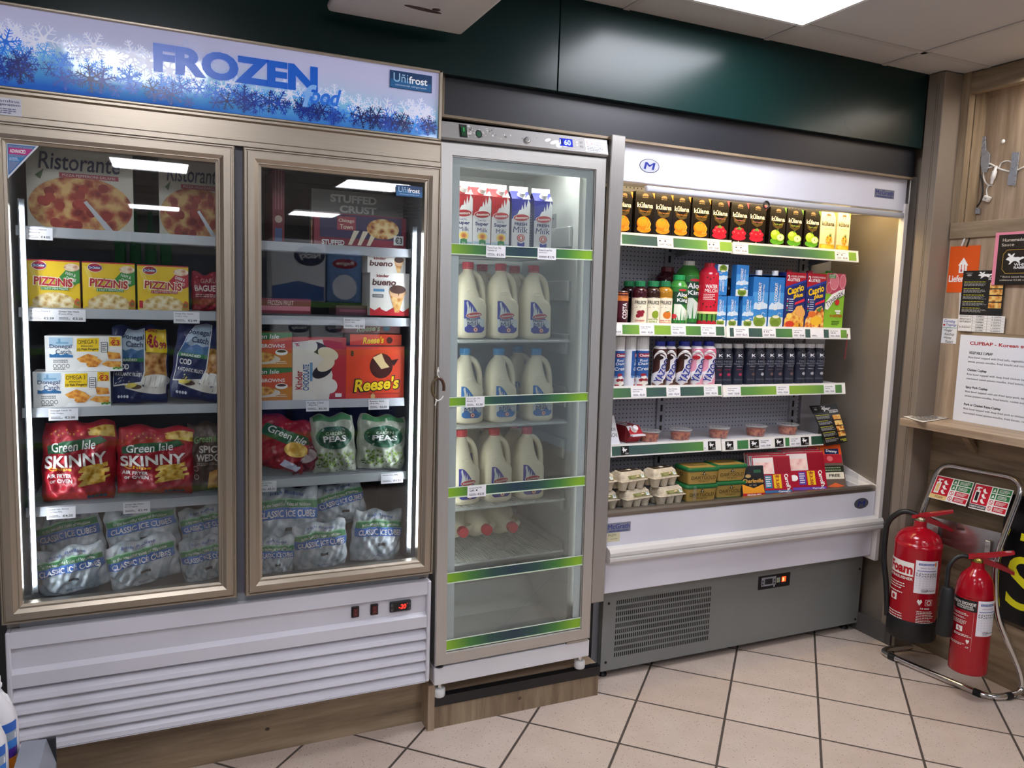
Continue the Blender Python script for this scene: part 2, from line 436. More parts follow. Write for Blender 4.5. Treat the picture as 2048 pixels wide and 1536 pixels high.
# ============================================================ the room
def FASC():
    m = SPRAYED('0a2422', .26); m.node_tree.nodes['Principled BSDF'].inputs['Specular IOR Level'].default_value = .28; return m
b = MB(); b.grid(lambda u,v:(-3.5+7.2*u,-7.5+10.6*v,0),1,1,FLOOR(),False); struct(b.build('floor'))
b = MB(); CM = C('bdb9b5', .9); b.box(-3.5,3.7,-7.5,3.1,CEIL,CEIL+.05,CM)
for k in range(-9,3):
    x = 2.09+.62*k
    b.box(x-.012,x+.012,-7.5,2.42,CEIL-.004,CEIL+.001,C('b3aeaa',.7))
for k in range(-16,1):
    y = 2.215+.62*k
    b.box(-3.5,3.09,y-.012,y+.012,CEIL-.004,CEIL+.001,C('b3aeaa',.7))
struct(b.build('ceiling'))
b = MB(); b.box(-3.5,3.7,3.05,3.1,0,CEIL,C('3a3a3c',.7)); struct(b.build('wall_back'))
b = MB(); b.box(-3.55,-3.5,-7.5,3.1,0,CEIL,C('b9b4ac',.8)); struct(b.build('wall_left'))
b = MB(); b.box(-3.5,3.7,-7.55,-7.5,0,CEIL,C('8d8a88',.8)); struct(b.build('wall_front'))
# dark green boarding over the cabinets, with its joint
b = MB()
b.box(-1.6,1.2155,2.40,2.425,2.197,CEIL,FASC(),.0015,1); b.box(1.2185,2.975,2.40,2.425,2.197,CEIL,FASC(),.0015,1)
struct(b.build('wall_upper'))
b = MB(); b.box(.83,2.975,2.432,2.45,2.08,2.21,SPRAYED('1d1e24',.4)); b.box(.83,2.975,2.431,2.451,2.072,2.0805,OAK('x'))
b.box(.822,.83,2.431,2.46,2.072,2.2,OAK('z'))
struct(b.build('trim_1'))
# pillar at the corner and oak wall unit on the right
TAUPE = SPRAYED('85786b', .42)
b = MB()
b.box(2.98,3.2,2.322,2.40,0,CEIL-.004,TAUPE,.002,1)
b.box(3.04,3.2,2.40,3.05,0,CEIL-.004,TAUPE)
for y in (2.348,2.356): b.box(2.9792,2.981,y-.0008,y+.0008,.0,CEIL-.05,C('5d5349',.6))
struct(b.build('wall_corner'))
b = MB(); b.box(2.968,2.979,2.36,2.56,.0,.085,C('54514e',.5)); b.box(2.968,3.0,2.335,2.362,0,.085,C('4a4744',.5))
struct(b.build('baseboard_right'))
b = MB()
b.box(3.20,3.25,0.6,2.30,1.82,2.62,OAKL('z')); b.box(3.10,3.25,.6,2.3215,1.0,1.83,OAKL('z'))           # back board of the niche
b.box(3.102,3.25,0.6,2.3215,.26,1.0,OAK('y')); b.box(3.09,3.25,.6,2.3215,0,.258,OAK('y'))
struct(b.build('wall_right'))
b = MB(); b.box(3.09,3.125,2.285,2.322,1.884,2.505,OAK('z'),.001,1); b.box(3.128,3.2,2.283,2.322,1.884,2.505,OAK('z')); struct(b.build('trim_2'))
b = MB(); b.box(3.09,3.125,.6,2.284,2.415,2.50,OAK('y'),.001,1); b.box(3.125,3.2,.6,2.284,2.44,2.46,C('e8e4dc',.6)); struct(b.build('trim_3'))
b = MB(); b.box(3.088,3.122,.6,2.318,1.818,1.884,OAK('y'),.001,1); struct(b.build('trim_4'))
b = MB(); b.box(3.088,3.11,.6,2.17,1.362,1.425,OAK('y'),.001,1); struct(b.build('trim_5'))
# kickboards under the two tall cabinets
b = MB(); b.box(-.42,.815,2.485,2.51,0,.192,OAK('x'))
b.ell(flat((-.42,2.485,0),(1.235,0,0),(0,0,.192)),.575,.42,.006,.03,C('4a3a30',.6)); struct(b.build('trim_6'))
b = MB(); b.box(.836,1.50,2.423,2.441,0,.12,OAK('z')); b.box(.815,.838,2.414,2.86,0,.165,OAKL('z')); b.box(.838,1.50,2.441,2.86,.1,.1185,OAKL('x'))
b.box(.838,1.502,2.417,2.425,.083,.122,C('111114',.35)); b.box(.838,1.502,2.417,2.44,.1195,.1225,C('111114',.35))
b.ell(flat((.836,2.4226,0),(.664,0,0),(0,0,.12)),.5,.42,.011,.06,C('5a4536',.6)); struct(b.build('trim_7'))
# ------------------------------------------------------------ ceiling light panels
def ceil_light(x, y, label, src=None):
    if src: return dup(src, (x+.31,y+.31,CEIL-.003), label, 'square light panels in the ceiling')
    r = empty('ceiling_light', (x+.31,y+.31,CEIL-.003)); tag(r, label, 'ceiling light', 'square light panels in the ceiling')
    a = MB()
    for q in ((-.3,-.285,-.3,.3),(.285,.3,-.3,.3),(-.285,.285,-.3,-.285),(-.285,.285,.285,.3)): a.box(*q,-.012,0,C('e6e4e0',.4))
    a.build('frame', r)
    a = MB(); a.box(-.285,.285,-.285,.285,-.006,0,LAMP('f3f5ff',PANEL_STRENGTH)); a.build('diffuser', r)
    return r
L0 = ceil_light(1.47, 1.595, 'glowing square ceiling light panel above the chilled drinks cabinet')
BEH = 'square ceiling light panel behind the camera, mirrored in the freezer doors'
for x,y in ((-.39,.355),(1.47,-2.745),(-.39,-2.745),(-2.25,-.885),(-.39,-6.465),(-2.25,-4.6),(1.47,-5.8),(1.47,-.57)):
    ceil_light(x, y, BEH, L0)
# light over the oak niche (out of the frame, its glow shows on the boards)
ld = bpy.data.lights.new('niche_light','AREA'); ld.energy = 7; ld.size = .25; ld.shape='RECTANGLE'; ld.size_y = .6; ld.color=(1,.95,.88)
lo = bpy.data.objects.new('niche_light', ld); COL.objects.link(lo); lo.location=(3.165,1.75,2.43)
# white panel hanging under the ceiling, top edge of the picture
r = empty('hanging_panel', (.646,2.12,2.30)); tag(r, 'white square panel with a brown stain hung just below the ceiling', 'ceiling panel')
a = MB(); a.box(-.206,.206,-.206,.226,0,.028,C('c9c3ba',.6),.012,3); a.ell(flat((-.206,.226,0),(.412,0,0),(0,-.432,0)),.58,.36,.14,.028,C('4b2d22',.6),1,-6)
a.ell(flat((-.206,.226,0),(.412,0,0),(0,-.432,0)),.66,.40,.03,.02,C('4b2d22',.6),2); a.build('panel', r)
a = MB()
for x in (-.15,.15): a=MB(); a.box(x-.006,x+.006,-.1,-.088,.028,.2,C('888888',.5)); a.build('hanger', r)
# ============================================================ cabinets
def wpart(mb, name, root):
    o = mb.build(name, root); o.matrix_parent_inverse = Matrix.Translation(-Vector(root.location)); return o
def frame(mb, x0,x1,z0,z1, prof, mats):
    """mitred frame facing -Y: prof = [(inset, y)...]"""
    rings = [[(x0+d,y,z0+d),(x1-d,y,z0+d),(x1-d,y,z1-d),(x0+d,y,z1-d)] for d,y in prof]
    for a,c in zip(rings, rings[1:]):
        for i in range(4):
            j=(i+1)%4; mb.add([a[i],a[j],c[j],c[i]],[(0,1,2,3)],mats[i%2])
def price_tag(mb, mp, u, w, l1, l2, pr, v0=.04, v1=1.0, l=3):
    """paper price ticket: two lines of product name, a code and the price"""
    h=v1-v0; K=C('1d1d20',.6)
    mb.rect(mp,u,v0,u+w,v1,C('f1f0f4',.5),l)
    mb.txt(mp,l1,u+w*.42,v0+h*.82,w*.7,h*.15,K,l+1,.01)
    if l2: mb.txt(mp,l2,u+w*.3,v0+h*.6,w*.46,h*.13,K,l+1,.01)
    mb.lines(mp,u+w*.08,v0+h*.34,u+w*.5,v0+h*.14,2,C('3a3a3e',.6),l+1,int(u*997))
    mb.txt(mp,pr,u+w*.72,v0+h*.24,w*.36,h*.2,K,l+1,.02)
# ------------------------------------------------------------ 1. two-door freezer
FZ = empty('upright_freezer', (.2,2.62,.2)); tag(FZ, 'wide two-door glass freezer in bronze steel with a lit blue banner and white louvred base', 'freezer')
bz, bx_, by_ = BRONZE('z'), BRONZE('x'), BRONZE('z')
a = MB(); SH = SPRAYED('8b867e',.4); IN = SPRAYED('9a9ea2',.45); BK = SPRAYED('26282e',.5)  # BK: dim depth of the interior put into the back wall's colour
a.box(-.402,-.372,2.405,2.95,.56,2.16,SH); a.box(.772,.803,2.405,2.95,.56,2.16,SH)
a.box(-.372,.772,2.93,2.95,.56,2.16,BK); a.box(-.372,.772,2.405,2.93,1.92,1.95,IN); a.box(-.372,.772,2.405,2.93,.555,.585,IN)
a.box(-.402,.803,2.39,2.95,2.155,2.165,SH); a.box(-.402,.803,2.40,2.95,.20,.555,SPRAYED('c9c7cd',.35))
wpart(a,'cabinet_body',FZ)
for x in (-.372,.762):
    a = MB(); a.box(x,x+.01,2.42,2.93,.585,1.92,SPRAYED('8b9093',.4)); wpart(a,'inner_lining',FZ)
a = MB(); a.box(.186,.218,2.40,2.43,.585,1.92,SPRAYED('6c6c78',.4)); wpart(a,'centre_post',FZ)
# rail under the banner
a = MB(); a.prism([(2.375,1.905),(2.375,1.918),(2.383,1.922),(2.383,1.972),(2.373,1.976),(2.373,1.982),(2.378,1.985),(2.378,1.990),(2.40,1.99),(2.40,1.905)],'x',-.402,.803,bx_)
mp = flat((-.402,2.383,1.922),(1.205,0,0),(0,0,.05))
o = wpart(a,'header_rail',FZ)
a = MB(); a.box(-.402,-.322,2.3815,2.383,1.921,1.964,C('dfe0ea',.4)); mp=flat((-.402,2.3815,1.921),(.08,0,0),(0,0,.043))
a.txt(mp,'Streamline',.5,.82,.9,.16,C('3a3f78',.5)); a.txt(mp,'Refrigeration',.52,.6,.9,.18,C('3a3f78',.5),2,.01); a.lines(mp,.1,.42,.9,.08,3,C('6a6f98',.5),2,4)
part_label(a.build('service_sticker', o), 'small white service sticker at the left end of the rail')
# banner
SG = MB(); EM=.15
def G(c): return C(c,.25,0.,EM)
@memo
def BANNER():
    m, nt, bb = newmat('banner_print')
    s = nt.nodes.new('ShaderNodeSeparateXYZ'); nt.links.new(coords(nt), s.inputs[0])
    f = mth(nt,'ADD',mth(nt,'DIVIDE',mth(nt,'SUBTRACT',s.outputs[2],1.99),.19),mth(nt,'MULTIPLY',s.outputs[0],.12))
    f = mth(nt,'ADD',f,mth(nt,'MULTIPLY',mth(nt,'SUBTRACT',noise(nt,coords(nt,(1,1,.4)),5,2),.5),.35))
    c = ramp(nt, f, [(0,'2a66c8'),(.2,'5aa5e0'),(.42,'8cc8e6'),(.62,'b9c8e8'),(.85,'c6c8ea')])
    nt.links.new(c, bb.inputs['Base Color']); nt.links.new(c, bb.inputs['Emission Color']); bb.inputs['Emission Strength'].default_value=EM
    bb.inputs['Roughness'].default_value=.06; return m
SG.box(-.398,.792,2.380,2.39,1.991,2.188,BANNER())
bm_ = flat((-.398,2.380,1.991),(1.19,0,0),(0,0,.197))
def flake(mb, mp, cu, cv, r, mat, l, seed):
    rr=random.Random(seed); a0=rr.random()*60; kind=rr.randrange(3); n=rr.choice((6,6,6,8)); n=6
    for i in range(n):
        t=R_(a0+360/n*i); d=(math.cos(t),math.sin(t)); q=(-d[1],d[0])
        def P(al,sd): return (cu+(d[0]*al+q[0]*sd)*r/mp.W, cv+(d[1]*al+q[1]*sd)*r/mp.H)
        mb.poly(mp,[P(0,-.06),P(.9,-.035),P(1,0),P(.9,.035),P(0,.06)],mat,l)
        for al,ln in ((.35,.3),(.58,.34),(.78,.22)) if kind!=1 else ((.45,.42),(.72,.3)):
            for sg in (-1,1):
                mb.poly(mp,[P(al-.035,0),P(al+.035,0),P(al+ln*.62+.02,sg*ln*.8),P(al+ln*.62-.04,sg*ln*.8)],mat,l)
        if kind==2: mb.poly(mp,[P(.88,-.09),P(1.06,0),P(.88,.09),P(.8,0)],mat,l)
    mb.ell(mp,cu,cv,.2*r/mp.W,.2*r/mp.H,mat,l,0,8)
rr=random.Random(5)
def clampflake(cu,cv,r,mat,l,seed):
    cu=min(max(cu,r*1.06/bm_.W),1-r*1.06/bm_.W); cv=min(max(cv,r*1.06/bm_.H+.005),1-r*1.06/bm_.H); flake(SG,bm_,cu,cv,r,mat,l,seed)
for i,(u,v,r) in enumerate(((.40,.78,.034),(.18,.62,.036),(.46,.66,.03),(.87,.42,.03))): clampflake(u,v,r,G('b4bfe6'),1,i)
for i in range(40):
    u=rr.random(); v=.60-.34*u+.16*(rr.random()-.5)+.06*math.sin(u*9)
    clampflake(u,v,.018+.03*rr.random(),G('e2e6fb'),2,i+20)
for i in range(40):
    u=rr.random(); v=.40-.26*u+.14*(rr.random()-.5)+.07*math.sin(u*11+1)
    clampflake(u,v,.015+.022*rr.random(),G(rr.choice(('2f86e8','1f6fd8','3f9bea'))),3,i+90)
for i in range(60):
    u=rr.random(); v=.22-.12*u+.15*(rr.random()-.5)+.06*math.sin(u*13)
    clampflake(u,v,.015+.024*rr.random(),G(rr.choice(('0a2a86','0e3294','0a1a5c','1848b0'))),4,i+150)
for u,v,r,c in ((.04,.55,.036,'1470e0'),(.14,.36,.03,'2584ea'),(.06,.32,.03,'0a1e70'),(.70,.2,.03,'0a2270'),(.985,.2,.03,'0a1c60'),(.38,.28,.03,'1258c0')): clampflake(u,v,r,G(c),5,int(u*100))
# lettering measured from the photograph on the banner plane
def bpos(px,py):
    p=at_y(px,py,2.380); return (p.x+.398)/1.19,(p.z-1.991)/.197
u0,v0=bpos(309,142); u1,v1=bpos(634,112)
uF,vF=bpos(309,86); uN,vN=bpos(634,186)
vt=(vF+bpos(634,137)[1])/2; vb=(v0+vN)/2
SG.txt(bm_,'FROZEN',(u0+u1)/2,(vt+vb)/2,(u1-u0)*1.01,(vt-vb)*1.06,G('1060d0'),8,.05)
c=bpos(645,193); SG.txt(bm_,'food',c[0],c[1],.082,.25,G('2a74dc'),9,.03,0,.25)
SG.txt(bm_,'f',c[0]-.034,c[1]-.02,.026,.33,G('7fb2f0'),10,.03,0,.25)
u0,v0=bpos(779,144); u1,v1=bpos(863,184); 
c=((u0+u1)/2,(bpos(821,146)[1]+bpos(821,181)[1])/2); hh=bpos(821,146)[1]-bpos(821,181)[1]
o=wpart(SG,'banner',FZ); part_label(o,'lit blue banner with snowflakes')
def unifrost(mb, mp, cu, cv, w, h, em):
    GG=lambda q: C(q,.3,0.,em)
    mb.rect(mp,cu-w/2,cv-h/2,cu+w/2,cv+h/2,GG('123a66'),6); mb.rect(mp,cu-w*.48,cv-h*.45,cu+w*.48,cv,GG('1c5f96'),7)
    mb.txt(mp,'Uñi',cu-w*.24,cv+h*.12,w*.34,h*.5,GG('9cc8ea'),8); mb.txt(mp,'frost',cu+w*.17,cv+h*.08,w*.44,h*.42,GG('f4f8ff'),8,.02)
    mb.txt(mp,'commercial refrigeration',cu,cv-h*.3,w*.74,h*.12,GG('c8ddf2'),8)
a=MB(); unifrost(a,bm_,c[0],c[1],u1-u0,hh,.15); part_label(a.build('maker_badge',o),'dark blue maker badge on the banner')
a=MB()
for q in ((-.402,.803,2.372,2.392,2.188,2.196),(.792,.803,2.372,2.392,1.988,2.196),(-.402,.803,2.374,2.392,1.985,1.992)): a.box(*q,BRONZE('x'),.002,1)
a.box(-.402,.803,2.392,2.402,1.99,2.196,BLACK())
wpart(a,'banner_frame',FZ)
# doors
DP=[(0,2.402),(0,2.364),(.003,2.360),(.006,2.360),(.007,2.366),(.010,2.366),(.012,2.358),(.030,2.358),(.040,2.366),(.042,2.366),(.043,2.371),(.050,2.374),(.050,2.40)]
GP = GLASS('fcfdfd',.9,1.5)
def fdoor(x0,x1,label):
    a=MB(); frame(a,x0,x1,.585,1.902,DP,(bx_,bz)); o=wpart(a,'door',FZ); o['label']=label
    a=MB()
    for y in (2.377,2.394): a.box(x0+.049,x1-.049,y,y+.003,.634,1.853,GP)
    a.build('glass_pane',o); return o
dl=fdoor(-.408,.190,'left glass door'); dr=fdoor(.213,.803,'right glass door')
a=MB(); mp=flat((-.357,2.3765,1.853),(.078,0,0),(0,0,-.095)); mp=Map(lambda u,v,n: Vector((-.357+.072*u,2.3762-n,1.852-.09*v)),.072,.09)
a.poly(mp,[(0,0),(1,0),(0,1)],C('dfe6ee',.3),0); a.poly(mp,[(.03,.03),(.9,.03),(.03,.9)],C('2d6aa8',.3),1); a.poly(mp,[(.06,.06),(.83,.06),(.06,.83)],C('7d8fb8',.25),2)
a.poly(mp,[(.06,.12),(.80,.12),(.62,.30),(.06,.30)],C('c02a86',.3),3); a.poly(mp,[(.06,.37),(.52,.37),(.38,.50),(.06,.50)],C('2a86c8',.3),3)
mq=flat((-.357,2.3762,1.852-.09),(.072,0,0),(0,0,.09)); a.txt(mq,'ADVANCED',.34,.79,.48,.10,C('ffffff',.4),4,.03); a.txt(mq,'AIR PREMIER',.2,.585,.26,.045,C('e6f0fa',.4),4); a.txt(mq,'REFRIGERATION',.22,.535,.3,.04,C('e6f0fa',.4),4)
part_label(a.build('corner_sticker',dl),'triangular pink and blue corner sticker')
a=MB(); p0=at_y(792,358,2.376); p1=at_y(845,378,2.376); mq=flat((p0.x,2.3762,1.80),(p1.x-p0.x,0,0),(0,0,.042)); unifrost(a,mq,.5,.5,1,.8,.1)
mq=flat((.665,2.3762,1.735),(.085,0,0),(0,0,.06)); a.txt(mq,'CAUTION',.5,.9,.25,.09,BLACK(),1); 
for i,t in enumerate(('Do not turn circuit when unpacking, handling,','moving or cleaning this unit. All connections','may be done in the power without delay.','Risk if not touched with care.')): a.txt(mq,t,.5,.68-i*.17,.95-.1*(i==3),.09,C('18181a',.5),1)
part_label(a.build('badge_sticker',dr),'blue badge sticker over small black notice')
# shelves: wire deck + front lip with tickets
def fshelf(x0,x1,z,tags):
    a=MB(); W=C('9fa4a8',.4)
    for i in range(24): y=2.47+.42*i/23; a.box(x0,x1,y-.002,y+.002,z-.006,z-.002,W)
    for x in (x0+.02,(x0+x1)/2,x1-.02): a.box(x-.004,x+.004,2.462,2.90,z-.012,z-.006,W)
    o=wpart(a,'shelf',FZ)
    a=MB(); a.prism([(2.452,z-.022),(2.456,z+.004),(2.462,z+.004),(2.462,z-.024)],'x',x0,x1,SPRAYED('b9bdc2',.35)); s=a.build('shelf_lip',o)
    for px0,px1,l1,l2,pr in tags:
        m=(px0+px1)/2; q=at_y(m,0,2.452); k=at_z
        # column -> x at the lip's height
        pa=[p for p in (at_y(px0,pyz(px0,z),2.452),at_y(px1,pyz(px1,z),2.452))]
        a=MB(); mp=flat((pa[0].x,2.4505,z-.032),(pa[1].x-pa[0].x,0,0),(0,0.002,.033)); price_tag(a,mp,0,1,l1,l2,pr,0,1,1); a.build('price_ticket',o)
def pyz(px,z,y=2.452):
    p=768.
    for _ in range(8): p+=(at_y(px,p,y).z-z)*F_PX/2.6
    return p
fshelf(-.355,.186,1.648,[(52,105,'Ristorante Pepperoni','Salame','€4.05')])
fshelf(-.355,.186,1.430,[(55,113,'Dr Oetker Pizzinis 3','Tasty Mini Pizza','€2.59'),(113,171,'Green Isle Hash','Browns 495g','€3.25'),(347,399,'Deep Pan Garlic','Muffins 227g','€2.99')])
fshelf(-.355,.186,1.155,[(97,156,'Donegal Catch 10','Fish Finger','€3.00')])
fshelf(-.355,.186,.875,[(93,151,'Green Isle Skinny','Cut Chips 800g','€4.20'),(246,300,'Green Isle Onion','Rings','€2.99')])
fshelf(.222,.735,1.645,[])
fshelf(.222,.735,1.422,[(687,730,'Kinder Ice cream','Cone 4pk','€5.50')])
fshelf(.222,.722,1.160,[(612,658,'Kinder Choc','4pk','€5.50'),(737,778,'Reeses Stick','3pk','€6.00')])
fshelf(.222,.735,.912,[(515,553,'Green Isle Batty','Chips 600g','€3.15'),(762,806,'Garden Peas 450g','','€3.25')])
for x in (-.338,.742):
    a=MB(); a.box(x-.0026,x+.0026,2.43,2.436,.66,1.70,LAMP('f2f7ff',36.0)); wpart(a,'light_strip',FZ)
    a=MB(); q=-1 if x<0 else 1; a.box(x-.007,x+.007,2.4385,2.446,.64,1.72,SPRAYED('5c6064',.4)); a.box(x+q*.0052-.0016,x+q*.0052+.0016,2.428,2.446,.64,1.72,SPRAYED('8c9094',.35)); wpart(a,'light_channel_and_shield',FZ)  # outer side wall added to keep the strip's light off the lining
# louvred base
LV = SPRAYED('d4d2da',.3)
a=MB(); a.box(-.402,-.39,2.372,2.46,.205,.558,LV,.003,1); a.box(.79,.803,2.372,2.46,.205,.558,LV,.003,1)
pts=[(2.40,.558),(2.374,.558),(2.374,.512),(2.388,.506),(2.388,.448),(2.374,.436),(2.374,.398),(2.40,.395)]
a.prism(pts,'x',-.39,.79,LV)
z=.388
for i in range(5):
    h=.036; a.prism([(2.405,z),(2.392,z-.004),(2.378,z-.018),(2.374,z-h+.006),(2.377,z-h+.002),(2.405,z-h+.008)],'x',-.39,.79,LV,False); z-=.0375
a.box(-.39,.79,2.374,2.40,.205,z+.003,LV)
o=wpart(a,'louvred_base',FZ); part_label(o,'white louvred base panel')
def bpt(px,py): return at_y(px,py,2.388)
for px in (710,748):
    p=bpt(px,1223 if px==710 else 1218); a=MB(); a.box(p.x-.0125,p.x+.0125,2.381,2.389,p.z-.018,p.z+.018,BLACK(),.002,1)
    a.box(p.x-.008,p.x+.008,2.378,2.383,p.z-.013,p.z+.013,C('4a1414',.3)); mp=flat((p.x-.008,2.378,p.z-.013),(.016,0,0),(0,0,.026)); a.txt(mp,'I',.5,.72,.08,.2,C('b06060',.4)); a.ring(mp,.5,.3,.18,.11,.3,C('b06060',.4),2,12); wpart(a,'rocker_switch',FZ)
p=bpt(800,1211); a=MB(); a.box(p.x-.036,p.x+.036,2.379,2.389,p.z-.018,p.z+.018,C('26262a',.4),.003,1); mp=flat((p.x-.036,2.379,p.z-.018),(.072,0,0),(0,0,.036))
a.rect(mp,.18,.12,.82,.88,C('0a0a0c',.2)); a.txt(mp,'-20',.58,.5,.34,.44,C('ff2a20',.4,0.,2.),3,.02,0,.12); a.rect(mp,.79,.7,.81,.76,C('ff2a20',.4,0.,2.),3)
for u in (.08,.92):
    for v in (.25,.7): a.rect(mp,u-.04,v-.1,u+.04,v+.1,C('55555a',.4),2)
part_label(wpart(a,'temperature_display',FZ),'temperature display reading -20 in red')

# ------------------------------------------------------------ 2. slim display fridge
FRL = Vector((1.135,2.55,.122)); FR = empty('display_fridge', FRL); tag(FR, 'slim grey single-door milk fridge with green strips across its glass', 'fridge'); FR.rotation_euler=(0,-.0125,0)
FRM = Matrix.Translation(FRL) @ Matrix.Rotation(-.0125,4,'Y') @ Matrix.Translation(-FRL)
GF = BRUSHED('c9c6c1',.38,'z'); GFx = BRUSHED('c9c6c1',.38,'x'); FW = SPRAYED('d5d7da',.4)
a=MB(); a.box(.846,.864,2.452,2.98,.24,2.05,SPRAYED('c2c2c2',.4)); a.box(1.408,1.424,2.452,2.98,.24,2.05,SPRAYED('c2c2c2',.4)); a.box(.864,1.408,2.96,2.98,.24,2.05,FW)
a.box(.864,1.408,2.452,2.96,1.975,2.05,FW); a.box(.864,1.408,2.452,2.96,.235,.262,FW)
wpart(a,'cabinet_body',FR)
LN = SPRAYED('cfd3d4',.4)
a=MB(); a.box(.864,.873,2.46,2.93,.262,1.975,LN); wpart(a,'inner_lining',FR); a=MB(); a.box(1.372,1.408,2.46,2.93,.262,1.975,LN); wpart(a,'inner_lining',FR); a=MB(); a.box(.873,1.372,2.93,2.96,.262,1.975,SPRAYED('b8bcbe',.4))
a.prism([(2.46,.262),(2.93,.262),(2.93,.36),(2.80,.36),(2.68,.28)],'x',.873,1.372,LN); wpart(a,'back_lining',FR); a=MB()
for k in range(7):   # moulded runners on the side walls
    z=.52+.195*k
    for x,s in ((1.372,-1),):
        a=MB(); a.box(min(x,x+s*.014),max(x,x+s*.014),2.50,2.90,z,z+.075,LN,.003,1); wpart(a,'wall_runner',FR)
a=MB(); mp=flat((1.3715,2.62,1.74),(0,.20,0),(0,0,.11)); mp=Map(lambda u,v,n: Vector((1.3715-n,2.80-.17*u,1.70+.12*v)),.17,.12); a.rect(mp,0,0,1,1,C('8f9296',.5),1); a.lines(mp,.06,.92,.94,.1,7,C('55585c',.5),2,8); wpart(a,'rating_plate',FR)
a=MB(); a.box(.83,1.44,2.398,2.96,.174,.238,SPRAYED('dcdadd',.35),.003,1); part_label(wpart(a,'base_panel',FR),'white base panel')
for x in (.858,1.415):
    a=MB(); a.lathe([(.009,.03),(.009,.056)],CHROME(),12,(x,2.425,.122)); a.lathe([(.019,0),(.021,.004),(.021,.026),(.017,.03)],C('d8d8d6',.4),16,(x,2.425,.122)); wpart(a,'foot',FR)
a=MB(); a.lathe([(.014,0),(.014,.006)],C('1a1a1a',.4),14,(.85,2.405,.239)); a.box(1.34,1.43,2.394,2.43,.2385,.246,STEEL('x')); wpart(a,'hinge',FR)
a=MB(); frame(a,.829,1.438,.247,1.992,[(0,2.44),(0,2.394),(.004,2.390),(.040,2.390),(.0415,2.395),(.0435,2.395),(.0435,2.42)],(GFx,GF)); dw=wpart(a,'door',FR); dw['label']='grey aluminium framed glass door'
a=MB(); a.box(.872,1.395,2.398,2.401,.29,1.949,GLASS('fbfdfc',1.1,1.5)); a.box(.872,1.395,2.414,2.417,.29,1.949,GLASS('fbfdfc',1.1,1.5)); a.build('glass_pane',dw)
a=MB(); frame(a,.8725,1.3945,.2905,1.9485,[(0,2.403),(.028,2.403),(.028,2.4034),(0,2.4034)],(C('f4fbfd',.4),C('f4fbfd',.4))); part_label(a.build('border_print',dw),'white printed border on the glass')
@memo
def STRIP(mode):
    """printed strip: lime at the ends, dark blue-green in the middle"""
    m, nt, bb = newmat('green_strip_print'); s = nt.nodes.new('ShaderNodeSeparateXYZ'); nt.links.new(coords(nt), s.inputs[0])
    if mode=='fridge': f=mth(nt,'DIVIDE',mth(nt,'ABSOLUTE',mth(nt,'SUBTRACT',s.outputs[0],1.125)),.262); st=[(0,'22384a'),(.35,'2a5048'),(.65,'457f38'),(.95,'86b428')]
    else: f=mth(nt,'ADD',mth(nt,'MULTIPLY',mth(nt,'COSINE',mth(nt,'MULTIPLY',s.outputs[0],mode)),.5),.5); st=[(0,'3b5452'),(.4,'4a774a'),(.75,'5d8f42'),(1,'86ad3c')]
    c=ramp(nt,f,st); nt.links.new(c,bb.inputs['Base Color']); bb.inputs['Roughness'].default_value=.35; return m
bars=[((905,485),(905,507),(1176,501),(1176,523)),((903,791),(903,810),(1167,787),(1167,806)),((898,970),(898,991),(1162,955),(1162,976)),((895,1142),(895,1163),(1157,1113),(1157,1134)),((893,1275),(893,1297),(1154,1238),(1154,1259))]
FRI = FRM.inverted()
TG=[[(971,1010,'Kiwora Fresh  Milk','Carton 1l','€1.75'),(1074,1111,'Kiwora Low Fat','Supermilk Carton 1l','€1.75')],[(930,968,'Kiwora Light  Milk','Plastic 2l','€2.50')],[(934,971,'Avonmore Fresh Milk','2l','€2.55')],[],[]]
for bq,tg in zip(bars,TG):
    P=[FRI @ at_y(*p,2.40) for p in bq]; z0=(P[1].z+P[3].z)/2; z1=(P[0].z+P[2].z)/2
    a=MB(); a.box(.869,1.397,2.3955,2.3975,z0,z1,STRIP('fridge')); a.box(.869,1.397,2.3945,2.3976,z0,z0+.004,C('c9dcc0',.4)); a.box(.869,1.397,2.3945,2.3976,z1-.003,z1,C('d6e2d2',.4))
    mp=flat((.869,2.3955,z0),(.528,0,0),(0,0,z1-z0))
    st=a.build('green_strip',dw)
    for x0,x1,l1,l2,pr in tg:
        q0=FRI@at_y(x0,(bq[0][1]+bq[2][1])/2,2.40); q1=FRI@at_y(x1,(bq[0][1]+bq[2][1])/2,2.40); a=MB(); price_tag(a,mp,(q0.x-.869)/.528,(q1.x-q0.x)/.528,l1,l2,pr,-.1,.95); a.build('price_ticket',dw)
# control panel on top
a=MB(); a.prism([(2.46,1.998),(2.392,1.998),(2.385,2.004),(2.398,2.055),(2.46,2.06)],'x',.829,1.440,SPRAYED('a19e9b',.55)); cp=wpart(a,'control_panel',FR); part_label(cp,'worn grey control panel above the door')
def cpm(px,py):  # on the sloping face
    return FRI @ at_y(px,py,2.392)
mpc=Map(lambda u,v,n: Vector((.829+.611*u,2.385+.013*v-n,2.004+.051*v)),.611,.0526)
def cuv(px,py): p=cpm(px,py); return (p.x-.829)/.611,(p.z-2.004)/.051
a=MB(); rr=random.Random(9)
for i in range(70):
    u=.14+abs(rr.gauss(0,.13)); v=.5+rr.gauss(0,.22)
    if .05<v<.95 and u<.6: a.ell(mpc,u,v,.002+.008*rr.random()**2,.02+.05*rr.random(),C(rr.choice(('dcdcdc','9a9692','6a625a','c9c4be')),.6),1,0,7)
for u,v,ru,rv in ((.66,.45,.03,.12),(.69,.3,.025,.18),(.74,.35,.03,.1),(.62,.55,.02,.1)): a.ell(mpc,u,v,ru,rv,C('e6e6e6',.6),1,20,9)
